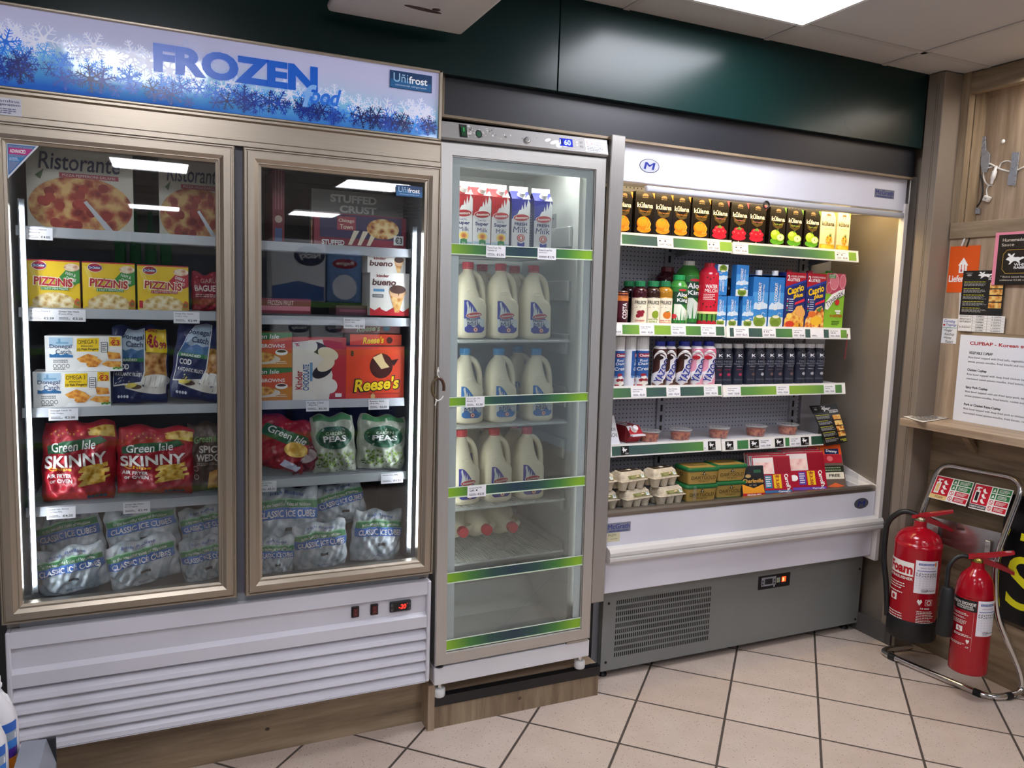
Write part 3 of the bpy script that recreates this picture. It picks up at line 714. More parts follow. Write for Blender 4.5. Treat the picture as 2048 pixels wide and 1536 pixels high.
a.rect(mpc,.725,.4,.745,.58,C('222222',.6),3); part_label(a.build('worn_paint',cp),'patches of worn and scratched paint')
u,v=cuv(926,263); a=MB(); a.rect(mpc,u-.022,.1,u+.022,.92,BLACK(),2); a.rect(mpc,u-.012,.2,u+.014,.8,C('0f3a20',.3,0.,.25),8); a.txt(mpc,'I',u+.003,.6,.003,.25,C('5ae07a',.3,0.,.6),9); a.build('rocker_switch',cp)
u,v=cuv(957,268); a=MB(); a.ell(mpc,u,v,.019,.26,BLACK(),2); a.ell(mpc,u,v,.012,.17,C('12462c',.3,0.,.3),4); a.build('round_button',cp)
u,v=cuv(1054,281); a=MB(); a.lathe([(.011,0),(.011,.004),(.008,.006)],CHROME(),18); a.box(-.0012,.0012,-.005,.005,.0055,.0064,BLACK())
o=a.build('key_lock',cp); p=mpc.fn(u,v,0); o.location=p; o.rotation_euler=(R_(76),0,0)
u0,v0=cuv(1119,290); u1,v1=cuv(1145,290); um=(u0+u1)/2; a=MB(); a.rect(mpc,u0,.26,u1,.78,C('0c1a8a',.6,0.,.9,.1),2); a.txt(mpc,'60',um+.007,.52,(u1-u0)*.5,.36,C('7fa0ff',.5,0.,2.2,.1),4,.02)
a.rect(mpc,u0+.002,.36,u0+.006,.68,C('8a9aff',.3,0.,1.5),4); a.rect(mpc,u0+.009,.34,u0+.017,.7,C('060818',.6,0.,0.,.1),4); part_label(a.build('blue_display',cp),'small glowing blue display')
a=MB(); 
for t,v in (('SET',.62),('RES',.35)): a.txt(mpc,t,u1+.055,v,.02,.14,C('2a2a2e',.5),2)
for v in (.42,.62): a.ell(mpc,u1+.028,v,.005,.06,C('e8e8e8',.4),2)
a.build('panel_lettering',cp)
u0,_=cuv(1170,290); u1,_=cuv(1208,295); a=MB(); a.rect(mpc,u0,.08,.988,.9,C('e4e2e8',.4),2); mq=Map(lambda u,v,n: mpc.fn(u0+(.988-u0)*u,.08+.82*v,n),(.988-u0)*.611,.043)
a.ring(mq,.2,.72,.13,.22,.15,C('b0303a',.5),4,16); a.txt(mq,'Streamline',.6,.83,.5,.16,C('5a5f88',.5),4); a.txt(mq,'Refrigeration',.62,.62,.58,.18,C('5a5f88',.5),4); a.lines(mq,.08,.44,.92,.06,3,C('55586a',.5),4,3); part_label(a.build('service_sticker',cp),'white service sticker at the right end')
# wire shelves
def wshelf(z, depth=.42):
    a=MB(); W=C('c2c6c6',.35); x0,x1=.878,1.356
    n=58
    for i in range(n): x=x0+(x1-x0)*i/(n-1); a.box(x-.0016,x+.0016,2.476,2.476+depth,z-.006,z-.002,W)
    a.build
    for y,r in ((2.474,.0045),(2.476+depth*.5,.003),(2.476+depth,.0045)): a.tube([(x0,y,z-.008),(x1,y,z-.008)],r,W,8)
    for x in (x0,x1): a.tube([(x,2.474,z-.008),(x,2.476+depth,z-.008)],.0045,W,8)
    part_label(wpart(a,'wire_shelf',FR),'white wire shelf')
FSZ=[1.662,1.360,1.062,.772,.575]
for z in FSZ: wshelf(z)
a=MB(); a.box(.93,1.345,2.47,2.50,1.955,1.968,LAMP('fffaf0',20.)); part_label(wpart(a,'lamp',FR),'lamp strip under the top')
for x,e in ((.882,9.),(1.404,1.2)):  # strips added unseen behind the border print to brighten the bottles
    a=MB(); a.box(x-.004,x+.004,2.444,2.450,.36,1.93,LAMP('fdfbf6',e)); wpart(a,'light_strip',FR)
# bungee hook and ties between the two doors
r=empty('door_hook',(.822,2.36,1.22)); tag(r,'brown curved plastic hook tied with white cable ties between freezer and milk fridge','door hook')
def arc(cx,cz,rx,rz,a0,a1,n,y): return [(cx+rx*math.cos(R_(a0+(a1-a0)*i/n)),y,cz+rz*math.sin(R_(a0+(a1-a0)*i/n))) for i in range(n+1)]
o_=at_y(876,776,2.36); 
a=MB(); a.M=Matrix.Translation((o_.x-.822,0,o_.z-1.22)); a.tube(arc(0,0,.021,.033,60,245,14,.0),[.0055]*15,C('5a4a30',.4)); a.tube(arc(0,0,.02,.032,-18,95,10,-.001),.0052,C('4a2e20',.4)); a.build('hook_ring',r)
a=MB(); a.M=Matrix.Translation((o_.x-.822,0,o_.z-1.22)); a.tube([(.003,-.003,.031),(-.004,-.006,.042),(-.005,-.006,.055),(-.003,-.006,.068)],.0022,C('e8e6e0',.4)); a.tube([(.018,-.002,-.026),(.010,-.005,-.036),(-.002,-.006,-.041),(-.009,-.005,-.036)],.0022,C('e8e6e0',.4)); a.tube([(-.006,-.006,-.040),(-.011,-.006,-.056)],.0022,C('e8e6e0',.4)); a.box(-.007,0,-.009,-.003,.052,.059,C('e8e6e0',.4)); a.build('cable_tie',r)

# ------------------------------------------------------------ 3. open multideck chiller
MC = empty('open_chiller', (2.25,2.7,0)); tag(MC,'wide white open-front multideck chiller stocked with juice, milkshakes and eggs','chiller')
WP = SPRAYED('dcdbe4',.33); WI = SPRAYED('d9d7d2',.4); DG = SPRAYED('77787e',.45)
a=MB(); a.box(1.475,3.03,2.93,2.98,.02,2.08,WP); a.box(1.54,2.975,2.50,2.95,1.99,2.075,WP); a.box(1.54,2.975,2.55,2.95,.02,.60,DG)
a.box(1.53,2.97,2.60,2.93,.60,.64,WI)
wpart(a,'cabinet_shell',MC)
a=MB(); a.box(1.53,2.97,2.862,2.875,.68,1.99,PERF('b2b3be','17171a',.0190,.0028))
for x in (1.585,2.028,2.80):
    a.box(x-.022,x+.022,2.852,2.863,.68,1.98,SPRAYED('a9aab4',.4))
    for k in range(26): z=.74+.047*k; a.box(x-.006,x+.006,2.8512,2.8522,z,z+.03,C('0c0c0d',.6))
a.box(2.845,2.97,2.845,2.865,.68,1.98,SPRAYED('a4a5ae',.4))
part_label(wpart(a,'perforated_back',MC),'grey perforated back panel')
a=MB(); a.box(1.522,2.976,2.457,2.50,1.937,2.079,WP,.003,1); cpn=wpart(a,'canopy',MC); part_label(cpn,'white canopy panel')
def oval_logo(mb, mp, cu, cv, ru, rv, col):
    mb.ell(mp,cu,cv,ru,rv,C('2a3050',.4),1,0,32); mb.ell(mp,cu,cv,ru*.93,rv*.9,C(col,.35,.4),2,0,32)
    mb.txt(mp,'M',cu,cv,ru*.95,rv*1.0,C('1c2a80',.4),4,.03,0,.25)
    for q in (-.03,.03): mb.txt(mp,'M',cu+q*ru,cv,ru*.95,rv*1.0,C('1c2a80',.4),4,.0,0,.25)
mp=flat((1.54,2.457,1.937),(1.436,0,0),(0,0,.142))
a=MB(); oval_logo(a,mp,(1.6355-1.54)/1.436,(2.001-1.937)/.142,.0305,.178,'c2c4ce'); a.build('oval_badge',cpn)
def mcgrath(mb,mp,cu,cv,w,h,bg):
    mb.rect(mp,cu-w/2,cv-h/2,cu+w/2,cv+h/2,C(bg,.3,.5),1); mb.txt(mp,'McGrath',cu,cv+h*.12,w*.9,h*.5,C('1d2c8a',.4),3,.03); mb.txt(mp,'REFRIGERATION',cu,cv-h*.34,w*.8,h*.14,C('1d2c8a',.4),3,.02)
a=MB(); mcgrath(a,mp,(2.841-1.54)/1.436,(2.0025-1.937)/.142,.082,.26,'8f93a0'); a.build('name_plate',cpn)
a=MB(); a.box(1.625,2.965,2.449,2.475,1.907,1.931,SPRAYED('bcbcc2',.35),.006,2); bl=wpart(a,'blind_rail',MC)
a=MB(); a.M=Matrix.Translation((2.187,2.447,1.903)); a.tube([(.014*math.cos(t*math.pi/8),0,.014*math.sin(t*math.pi/8)) for t in range(16)],.0035,C('241d1a',.4),8,True); a.build('pull_ring',bl)
a=MB(); a.box(1.56,2.93,2.52,2.56,1.965,1.978,LAMP('ffe0a0',16.0)); part_label(wpart(a,'lamp',MC),'warm lamp strip under the canopy')
# end panels
def endpanel(xa,xb,name,refl):
    a=MB(); W=SPRAYED('dfd9d4',.38); f0,f1=(2.476,2.504) if xa<2 else (2.448,2.476)
    pts=[(f0,.36),(2.95,.36),(2.95,.72),(f0,.6315)]
    a.prism(pts,'x',xa,xb,W)
    a.prism([(f1+.0002,.676),(2.93,.80),(2.93,.832),(f1+.0002,.706)],'x',xa-.004,xb,W); a.prism([(f0,.632),(f1,.637),(f1,1.9271),(f0,1.925)],'x',xa,xb,W); a.prism([(f0,1.925),(2.95,1.96),(2.95,1.99),(f0,1.97)],'x',xa,xb,W); a.box(xa,xb,2.9301,2.95,.8325,1.9585,W)
    o=wpart(a,'end_panel',MC)
    a=MB(); xm=(xa+xb)/2; a.box(xm-.003,xm+.003,2.47,2.92,.66,1.965,refl); a.build('glass_pane',o)
endpanel(1.512,1.53,'l',GLASS('f0f4f0',1.,1.5)); endpanel(2.965,2.985,'r',C('7c7266',.05,0.,0.,.9))
for x0,x1,nm in ((1.4415,1.4985,'l'),(2.988,3.036,'r')):
    a=MB(); yf=2.407 if nm=='l' else 2.452; a.box(x0,x1,yf,yf+.023,.378 if nm=='l' else .358,2.084 if nm=='l' else 2.09,BRUSHED('b3afaa',.38,'z'),.003,1)
    if nm=='l': a.box(x0+.028,x1+.012,2.43,2.476,.378,2.07,SPRAYED('cfcfd2',.35)); a.box(x0+.05,x0+.068,2.477,2.93,1.94,2.07,SPRAYED('c4c4c6',.35))
    part_label(wpart(a,'corner_post',MC),'brushed steel corner post')
# shelves with ticket strips
TW=C('f1efe9',.45)
MSZ=[1.760,1.413,1.163,.930]
def rowpx(px,z,y): 
    p=768.
    for _ in range(9): p+=(at_y(px,p,y).z-z)*F_PX/3
    return p
def mx(px,z,y=2.585): return at_y(px,rowpx(px,z,y),y).x
def mshelf(z, x1, split, segs, tags, freq):
    a=MB(); a.box(1.545,x1,2.60,2.855,z-.014,z,SPRAYED('d6d4d8',.35)); 
    for x in (1.60,2.06,x1-.02): a.prism([(2.85,z-.014),(2.62,z-.014),(2.62,z-.02),(2.85,z-.055)],'x',x-.003,x+.003,SPRAYED('9a9aa0',.4))
    o=wpart(a,'shelf',MC)
    for (xa,xb,zo) in ((1.545,split-.004,0),(split+.004,x1,-.004)):
        a=MB(); a.prism([(2.583,z-.037+zo),(2.590,z+.004+zo),(2.601,z+.006+zo),(2.601,z-.041+zo),(2.583,z-.041+zo)],'x',xa,xb,TW)
        a.prism([(2.590,z+.004+zo),(2.590,z+.010+zo),(2.592,z+.010+zo),(2.592,z+.004+zo)],'x',xa,xb,TW)
        mp=Map(lambda u,v,n: Vector((u,2.583+.0065*v-n,z-.036+zo+.038*v)),1.,.0385)
        for px0,px1,c in segs:
            q0,q1=mx(px0,z-.018),mx(px1,z-.018)
            if q0>=xa-.01 and q1<=xb+.01: a.rect(mp,max(q0,xa),.02,min(q1,xb),.98,STRIP(freq) if c is None else C(c,.4),1)
        st=a.build('ticket_strip',o)
        for px0,px1,l1,l2,pr in tags:
            q0,q1=mx(px0,z-.018),mx(px1,z-.018)
            if q0>=xa-.01 and q1<=xb+.01:
                a=MB(); 
                if pr=='rabbit':
                    a.rect(mp,q0,.03,q1,.97,C('0c0c0c',.4),3); rabbit(a,mp,q0+(q1-q0)*.45,.58,(q1-q0)*.62,.0385*.6,C('f4f4f4',.4),5); a.txt(mp,'WHITE RABBIT',q0+(q1-q0)*.72,.2,(q1-q0)*.42,.16,C('f0f0f0',.4),5)
                else: price_tag(a,mp,q0,q1-q0,l1,l2,pr,.02,.98)
                a.build('price_ticket',o)
    return o
RAB=[(-.5,-.05),(-.42,.12),(-.30,.2),(-.42,.36),(-.40,.5),(-.30,.46),(-.22,.30),(-.12,.44),(-.04,.5),(-.06,.36),(-.12,.2),(0,.14),(.14,.16),(.28,.10),(.38,.18),(.5,.12),(.44,0),(.30,-.08),(.22,-.2),(.30,-.36),(.2,-.36),(.06,-.2),(-.1,-.22),(-.24,-.46),(-.34,-.5),(-.26,-.28),(-.32,-.16)]
def rabbit(mb,mp,cu,cv,w,h,mat,l,flip=1):
    """white running-rabbit emblem, w and h: fraction of u and metres"""
    mb.poly(mp,[(cu+flip*x*w,cv+y*h/mp.H) for x,y in RAB],mat,l)
m1=mshelf(MSZ[0],2.862,mx(1466,MSZ[0]),[(1244,1315,None),(1347,1415,None),(1440,1464,None),(1497,1670,None),(1698,1713,None)],
 [(1228,1243,'','','€2.50'),(1316,1346,'Kulana Orange Juice','1l','€2.50'),(1416,1439,'Kulana Cranberry','1l','€2.50'),(1469,1496,'Kulana Apple Juice','1l','€2.50'),(1672,1697,'Kulana Pineapple','1l','€2.50')],9.)
m2=mshelf(MSZ[1],2.850,mx(1453,MSZ[1]),[(1245,1279,None),(1309,1342,None),(1372,1402,None),(1432,1449,None),(1460,1468,'3a5550'),(1498,1525,None),(1552,1585,None),(1611,1621,'3d5a55'),(1648,1658,'3d5a55'),(1682,1694,None)],
 [(1226,1243,'','','€1.95'),(1280,1308,'Fruice 1.5lt Pure','Juice Pure Fruit','€2.50'),(1343,1371,'Aloe Vera King','Drink 500ml','€2.50'),(1403,1431,'Aloe Vera King','1.5lt','€4.50'),(1470,1497,'Koh Coconut Water','330ml','€2.15'),(1526,1551,'Koh Coconut Water','1lt','€4.50'),(1586,1610,'Caprio Plus','2lt','€3.00'),(1622,1647,'','',' '),(1659,1681,'Tymbark Watermelon','2l','€3.50')],7.)
m3=mshelf(MSZ[2],2.846,mx(1446,MSZ[2]),[(1226,1262,None),(1293,1333,None),(1361,1408,None),(1436,1443,None),(1482,1553,None),(1579,1648,None),(1671,1684,None)],
 [(1264,1292,'Cheivers Real Dairy','Spray Cream','€2.30'),(1335,1360,'Yazoo Chocolate','Flavoured Milk','€2.10'),(1409,1435,'Yazoo Strawberry','Flavoured Milk','€2.10'),(1454,1481,'Kavanac Strawberry','Protein Water','€3.30'),(1554,1578,'High Protein','Chocolate','€3.30'),(1649,1670,'K Lite Vanilla','Protein Water','€3.30')],5.)
m4=mshelf(MSZ[3],2.735,mx(1444,MSZ[3]),[(1224,1407,None),(1475,1497,'3f7a46'),(1571,1579,'3f7a46'),(1623,1648,'274f3a')],
 [(1242,1258,'','','rabbit'),(1408,1415,'','',' '),(1416,1431,'','','rabbit'),(1451,1467,'','','rabbit'),(1500,1518,'','','rabbit'),(1520,1543,'Homemade Kimchi','400g','€5.00'),(1550,1567,'','','rabbit'),(1581,1601,'Homemade Vegetable','Side dish','€6.00'),(1602,1618,'','','rabbit')],5.5)
# tray, front, bumper
a=MB(); a.box(1.533,2.965,2.50,2.86,.665,.69,SPRAYED('6f6f72',.4)); wpart(a,'tray_floor',MC)
a=MB(); a.prism([(2.50,.69),(2.86,.69),(2.86,.745),(2.50,.705)],'x',2.885,2.9645,SPRAYED('dcd8d6',.38)); part_label(wpart(a,'tray_end',MC),'white sloping ledge at the right end of the tray')
a=MB(); a.prism([(2.470,.684),(2.468,.698),(2.474,.707),(2.498,.707),(2.498,.684)],'x',1.533,2.957,BRUSHED('8f8880',.3,'x')); part_label(wpart(a,'tray_lip',MC),'brushed steel lip of the bottom tray')
a=MB(); a.box(1.538,2.962,2.472,2.55,.378,.684,WP,.003,1); fp=wpart(a,'front_panel',MC); part_label(fp,'white front panel')
mp=flat((1.538,2.472,.378),(1.424,0,0),(0,0,.306))
a=MB(); oval_logo(a,mp,(2.876-1.538)/1.424,(.631-.378)/.306,.031,.08,'5c6066'); a.build('oval_badge',fp)
a=MB(); mcgrath(a,mp,(1.590-1.538)/1.424,(.639-.378)/.306,.075,.125,'8d92a4'); a.build('name_plate',fp)
a=MB(); a.rect(mp,.001,.675,.041,.79,C('cfc8a4',.6),1); a.txt(mp,'Fri2Yr',.018,.762,.026,.035,C('3a3a30',.6),2); a.lines(mp,.012,.72,.034,.70,1,C('9a947a',.6),2); part_label(a.build('paper_note',fp),'small handwritten cream note')
a=MB(); a.prism([(2.472,.568),(2.448,.560),(2.440,.548),(2.440,.536),(2.444,.532),(2.440,.527),(2.440,.516),(2.450,.505),(2.472,.503)],'x',1.538,2.992,SPRAYED('d2cfcc',.28),False); part_label(wpart(a,'bumper_rail',MC),'silver bumper rail')
BG = SPRAYED('7b7d7b',.4)
a=MB(); a.box(1.567,2.972,2.52,2.56,.035,.385,BG); bp=wpart(a,'base_panel',MC); part_label(bp,'dark grey base panel with slots')
mp=flat((1.567,2.52,.035),(1.405,0,0),(0,0,.35)); KK=C('060606',.8)
a=MB()
for j in range(10):
    for i in range(50):
        u=(1.628-1.567+.0094*i)/1.405; v=(.087-.035+.0243*j)/.35; a.rect(mp,u,v,u+.0036,v+.048,KK,1)
part_label(a.build('vent_slots',bp),'ten rows of vent slots')
for x,z in ((1.592,.315),(1.590,.071),(2.957,.298),(2.955,.053)):
    a=MB(); a.M=Matrix.Translation((x,2.5195,z))@Matrix.Rotation(R_(90),4,'X'); a.lathe([(.0055,0),(.005,.002)],KK,12); a.build('screw',bp)
a=MB(); mq=flat((2.348,2.5195,.272),(.182,0,0),(0,0,.062)); a.rect(mq,0,0,1,1,KK,0); 
a.rect(mq,.1,.22,.55,.86,C('8f9096',.4),2); a.rect(mq,.2,.34,.44,.74,C('24262a',.2),4)
for u in (.14,.5):
    for v in (.38,.6): a.rect(mq,u-.025,v-.07,u+.025,v+.07,C('24262a',.4),4)
a.rect(mq,.57,.36,.68,.72,C('9aa08a',.4),3); a.rect(mq,.73,.36,.86,.74,C('ff4a1c',.3,0.,1.4),3); a.rect(mq,.75,.42,.80,.68,C('ff8a5a',.3,0.,2.),5)
a.rect(mq,.48,.1,.51,.24,C('d8d8d8',.4),5); part_label(a.build('controller',bp),'black controller box with an orange lit switch')
for x in (1.6,2.93):
    a=MB(); a.lathe([(.02,0),(.02,.008),(.012,.012),(.012,.036)],BLACK(),14,(x,2.56,0)); wpart(a,'foot',MC)
# ============================================================ goods: builders (origin at base centre, front towards -Y)
K_ = lambda: C('15151a',.5)
Wt = lambda: C('f2f1ee',.5)
def carton_box(name, w,d,h, side, front, art, loc, label, cat, group=None, rot=None, sides=None, rough=.4):
    a=MB(); a.box(-w/2,w/2,-d/2,d/2,0,h,C(side,rough),.0012,1)
    F,L,Rr,T=box_maps(w,d,h)
    if front: a.rect(F,.005,.005,.995,.995,C(front,rough),.5)
    art(a,F,L,Rr,T)
    o=a.build(name,None,loc,rot); return tag(o,label,cat,group)
def pill(w,h,t,seed=0,wr=.004,sub=12,pw=2.4,ex=.5,lump=0):
    rr=random.Random(seed); ph=[rr.random()*6.28 for _ in range(8)]; sk=.10*(rr.random()-.5)
    def S(u,v,n,side=-1):
        a,b=2*u-1,2*v-1
        e=max(0.,1-abs(a)**pw)*max(0.,1-abs(b)**pw); th=t*e**ex*(1-.25*b)
        k=min(1,e*2.5)
        wv=wr*(math.sin(7*a+3*b+ph[0])+.8*math.sin(6*b-8*a+ph[1])+.5*math.sin(15*a+9*b+ph[2])+.4*math.sin(-13*a+17*b+ph[3]))*k
        if lump: wv+=lump*(math.sin(16*a+ph[4])*math.sin(14*b+ph[5])+.7*math.sin(25*a-9*b+ph[6]))*k
        x=a*w/2*(1-.07*abs(b)**6+.02*math.sin(9*b+ph[4]))+sk*w*b*.3; z=h*v+.006*math.sin(6*a+ph[5])*abs(b)**3*(1 if b>0 else .2)
        return Vector((x,side*(th/2+wv)+side*n,z))
    return Map(lambda u,v,n:S(u,v,n),w,h,sub), (lambda u,v:S(u,v,0)), (lambda u,v:S(1-u,v,0,1))
def bag(name,w,h,t,mat,art,loc,label,cat,group=None,rot=None,seed=0,wr=.004,lump=0,lay=.0011):
    a=MB(); a.lay=lay; mp,f,bk=pill(w,h,t,seed,wr,40,2.4,.5,lump)
    N=56; a.grid(f,N,N,mat,True); a.grid(bk,N,N,mat,True)
    art(a,mp); loc=Vector(loc)
    if rot:   # let the lowest point touch what carries the bag
        from mathutils import Euler
        E=Euler(rot).to_matrix(); loc.z-=min((E@v).z for v in a.v)-.0008
    o=a.build(name,None,loc,rot); return tag(o,label,cat,group)
def ring_pts(cx,cy,hx,hy,z,p=2.,n=24):
    P=[]
    for i in range(n):
        t=2*math.pi*i/n; c,s=math.cos(t),math.sin(t)
        P.append(Vector((cx+hx*math.copysign(abs(c)**(2/p),c),cy+hy*math.copysign(abs(s)**(2/p),s),z)))
    return P
def rprof(prof):
    def f(z):
        if z<=prof[0][1]: return prof[0][0]
        for (r0,z0),(r1,z1) in zip(prof,prof[1:]):
            if z<=z1: return r0+(r1-r0)*((z-z0)/(z1-z0) if z1>z0 else 0)
        return prof[-1][0]
    return f
def cyl(prof,z0,z1,span=150,sub=26,off=0):
    r=rprof(prof); rm=max(r(z0),r(z1))
    def fn(u,v,n):
        z=z0+(z1-z0)*v; t=R_(-90+off+(u-.5)*span); q=r(z)+n; return Vector((q*math.cos(t),q*math.sin(t),z))
    return Map(fn,rm*R_(span),z1-z0,sub)
def smooth_prof(pts,n=4,mono=False):
    out=[]
    P=[pts[0]]+list(pts)+[pts[-1]]
    for i in range(1,len(P)-2):
        p0,p1,p2,p3=P[i-1],P[i],P[i+1],P[i+2]
        for k in range(n):
            t=k/n; q=(tuple(.5*((2*p1[j])+(-p0[j]+p2[j])*t+(2*p0[j]-5*p1[j]+4*p2[j]-p3[j])*t*t+(-p0[j]+3*p1[j]-3*p2[j]+p3[j])*t**3) for j in (0,1)))
            if mono: q=tuple(min(max(q[j],min(p1[j],p2[j])),max(p1[j],p2[j])) for j in (0,1))
            out.append(q)
    out.append(tuple(pts[-1])); return out
def ribcap(mb,r,z0,z1,mat,n=30,c=(0,0)):
    vs=[];fs=[]
    for z in (z0,z1-.002):
        for i in range(n):
            t=2*math.pi*i/n; q=r*(1 if i%2 else .955); vs.append((c[0]+q*math.cos(t),c[1]+q*math.sin(t),z))
    for i in range(n): vs.append((c[0]+r*.9*math.cos(2*math.pi*i/n),c[1]+r*.9*math.sin(2*math.pi*i/n),z1))
    for j in (0,1): fs+=[(j*n+i,j*n+(i+1)%n,(j+1)*n+(i+1)%n,(j+1)*n+i) for i in range(n)]
    fs.append(tuple(range(2*n,3*n))); mb.add(vs,fs,mat)
def otext(mb,mp,t,cu,cv,w,h,mat,edge,l=3,**k):
    """lettering with an outline"""
    mb.txt(mp,t,cu,cv,w*1.06,h*1.2,edge,l,.07,**k); mb.txt(mp,t,cu,cv,w,h,mat,l+2,.03,**k)
def script_mark(mb,mp,cu,cv,ru,rv,l=3,rot=6):
    """red oval with the dairy's name in white"""
    mb.ell(mp,cu,cv,ru*1.06,rv*1.12,Wt(),l,rot); mb.ell(mp,cu,cv,ru,rv,C('b3202c',.4),l+1,rot); mb.txt(mp,'Avonmore',cu,cv,ru*1.65,rv*.85,Wt(),l+3,.02,rot,.2)

# ============================================================ freezer goods
def a_rist(kind):
    def art(a,F,L,R,T):
        a.rect(F,0,.0,1,1,C('cfc9ba',.5),1)
        a.ell(F,.5,.28,.49,.36,FOOD('7a2a22','b8862e','e0c48a',38.,.5),2,0,40); a.ell(F,.5,.28,.49,.36,FOOD('7a1c1c','a84a30','d8b070',26.,.5),3,0,40)
        rr=random.Random(3)
        for i in range(16): t=rr.random()*6.28; q=rr.random()**.5*.4; a.ell(F,.5+q*math.cos(t),.28+q*.72*math.sin(t),.05,.055,C(rr.choice(('8e2a22','a83a2c','9a3428')),.5),4,0,12)
        a.txt(F,'Ristorante',.5,.8,.76,.2,C('2a3050',.5),5,.01,0,.1); a.rect(F,.3,.618,.86,.672,C('a03a48',.5),5); a.txt(F,kind,.58,.645,.5,.03,C('e8d8d0',.5),6)
        a.poly(F,[(.52,.34),(.55,.36),(.8,.02),(.74,0)],C('b9bcc0',.3,.6),6)
        a.poly(F,[(.08,.62),(.16,.7),(.13,.58)],C('4a6a38',.5),6)
    return art
def a_pizz(flav,col):
    def art(a,F,L,R,T):
        Y='e9c322'; a.rect(F,0,0,1,1,C(Y,.4),1); a.rect(T,0,0,1,1,C('b8283a',.4),1); a.rect(F,0,.975,1,1,C('c02a3a',.4),2)
        a.poly(F,[(.55,.42),(.9,.9),(.97,.9),(.62,.42)],C('efd257',.4),2); a.poly(F,[(.2,.42),(.02,.9),(.1,.9),(.3,.42)],C('efd257',.4),2)
        a.poly(F,[(.58,.62),(.8,.88),(1,.88),(1,.55),(.9,.5)],C(col,.4),3); a.ell(F,.85,.86,.15,.08,FOOD('c8866a','e8c8a8','f2e4cc',60.,.5),4)
        for i,t in enumerate(flav): a.txt(F,t,.83,.72-.1*i,.2,.065,Wt(),5,.02,-18)
        a.ell(F,.24,.88,.14,.095,Wt(),4); a.ell(F,.24,.88,.13,.085,C('b8202e',.4),5); a.rect(F,.12,.85,.36,.91,C('26408c',.4),6); a.txt(F,'Dr.Oetker',.24,.88,.21,.05,Wt(),7,.02)
        a.ell(F,.45,.10,.46,.24,FOOD('9a6a30','c89a52','ead9a8',55.,.5),3,0,30) if False else a.poly(F,[(.5+.46*math.cos(t*math.pi/20),.02+.32*math.sin(t*math.pi/20)) for t in range(21)],FOOD('a8703a','d8b878','f2e6c4',52.,.5),3)
        a.poly(F,[(.86,.02),(.99,.02),(.99,.2),(.93,.24),(.88,.14)],FOOD('3a7a2a','c8402a','8ab040',40.,.5),4)
        otext(a,F,'PIZZiNiS',.5,.555,.72,.17,C('b8202e',.4),C('fff4d8',.4),6,rot=-3)
        a.rect(F,.26,.385,.78,.45,C(col,.4),5); a.txt(F,'3 TASTY MINI PIZZAS',.52,.417,.5,.045,Wt(),7,.02)
        a.rect(F,.03,.06,.1,.22,C('c02838' if col!='3d8a3a' else 'e9c322',.4),5)
    return art
def a_fish(a,F,L,R,T):
    a.rect(F,0,0,1,1,C('eceae6',.4),1)
    a.rect(F,.05,.38,.36,.97,C('f4f3f0',.4),2); a.rect(F,.055,.72,.355,.96,C('a9c4d8',.4),3); a.rect(F,.14,.78,.3,.82,C('6f9ab8',.4),4); a.rect(F,.17,.82,.2,.92,C('6f9ab8',.4),4)
    a.txt(F,'Donegal',.2,.69,.28,.14,C('1d3a66',.5),5,.01); a.txt(F,'Catch',.235,.555,.2,.13,C('1d3a66',.5),5,.01)
    a.poly(F,[(.055,.39),(.055,.5),(.1,.47),(.15,.52),(.2,.46),(.27,.5),(.355,.45),(.355,.39)],C('2f6a9c',.4),4)
    for i in range(4): a.ring(F,.12+.055*i,.15,.024,.06,.25,C('3a3a3a',.5),2,12)
    a.lines(F,.1,.34,.3,.24,2,C('555555',.5),2,4); a.lines(F,.1,.09,.3,.04,1,C('555555',.5),2,6)
    a.poly(F,[(.40,.56),(.41,.93),(.70,.95),(.69,.56)],C('f2ca1c',.4),2); a.txt(F,'OMEGA 3',.545,.835,.25,.115,K_(),4,.04,2); a.txt(F,'BREADED',.54,.715,.16,.04,C('4a5a20',.5),4,.02); a.txt(F,'10 Fish Fingers',.55,.62,.27,.085,K_(),4,.02,2)
    a.poly(F,[(.83,.72),(.83,.98),(.985,.98),(.985,.72)],C('f2ca1c',.4),2); a.txt(F,'€3',.91,.82,.12,.17,C('c01c30',.4),4,.03); a.txt(F,'ONLY',.89,.945,.08,.05,C('c01c30',.4),4,.02)
    a.rect(F,.722,.54,.81,.83,C('2a2a30',.5),3); a.rect(F,.73,.555,.802,.815,Wt(),4); a.lines(F,.735,.79,.8,.58,4,C('2a2a30',.5),5,3)
    cr=FOOD('b0641c','d88a2c','eeb050',70.,.5)
    a.poly(F,[(.40,.0),(.45,.12),(.97,.16),(1,.06),(1,0)],C('f8f8f6',.4),2)
    for pts in (((.40,.36),(.55,.5),(.68,.4),(.58,.22),(.45,.26)),((.52,.20),(.62,.42),(.74,.30),(.66,.12),(.55,.12)),((.70,.42),(.82,.56),(.97,.52),(.985,.36),(.85,.34)),((.72,.2),(.8,.30),(.985,.28),(.975,.1),(.82,.12))): a.poly(F,pts,cr,5)
    a.poly(F,[(.70,.44),(.80,.54),(.82,.36),(.72,.3)],C('f4f2ea',.4),6)
    for i in range(4): a.ell(F,.89+.03*i,.08+.02*(i%2),.018,.03,C('4f9a30',.4),6,0,8)
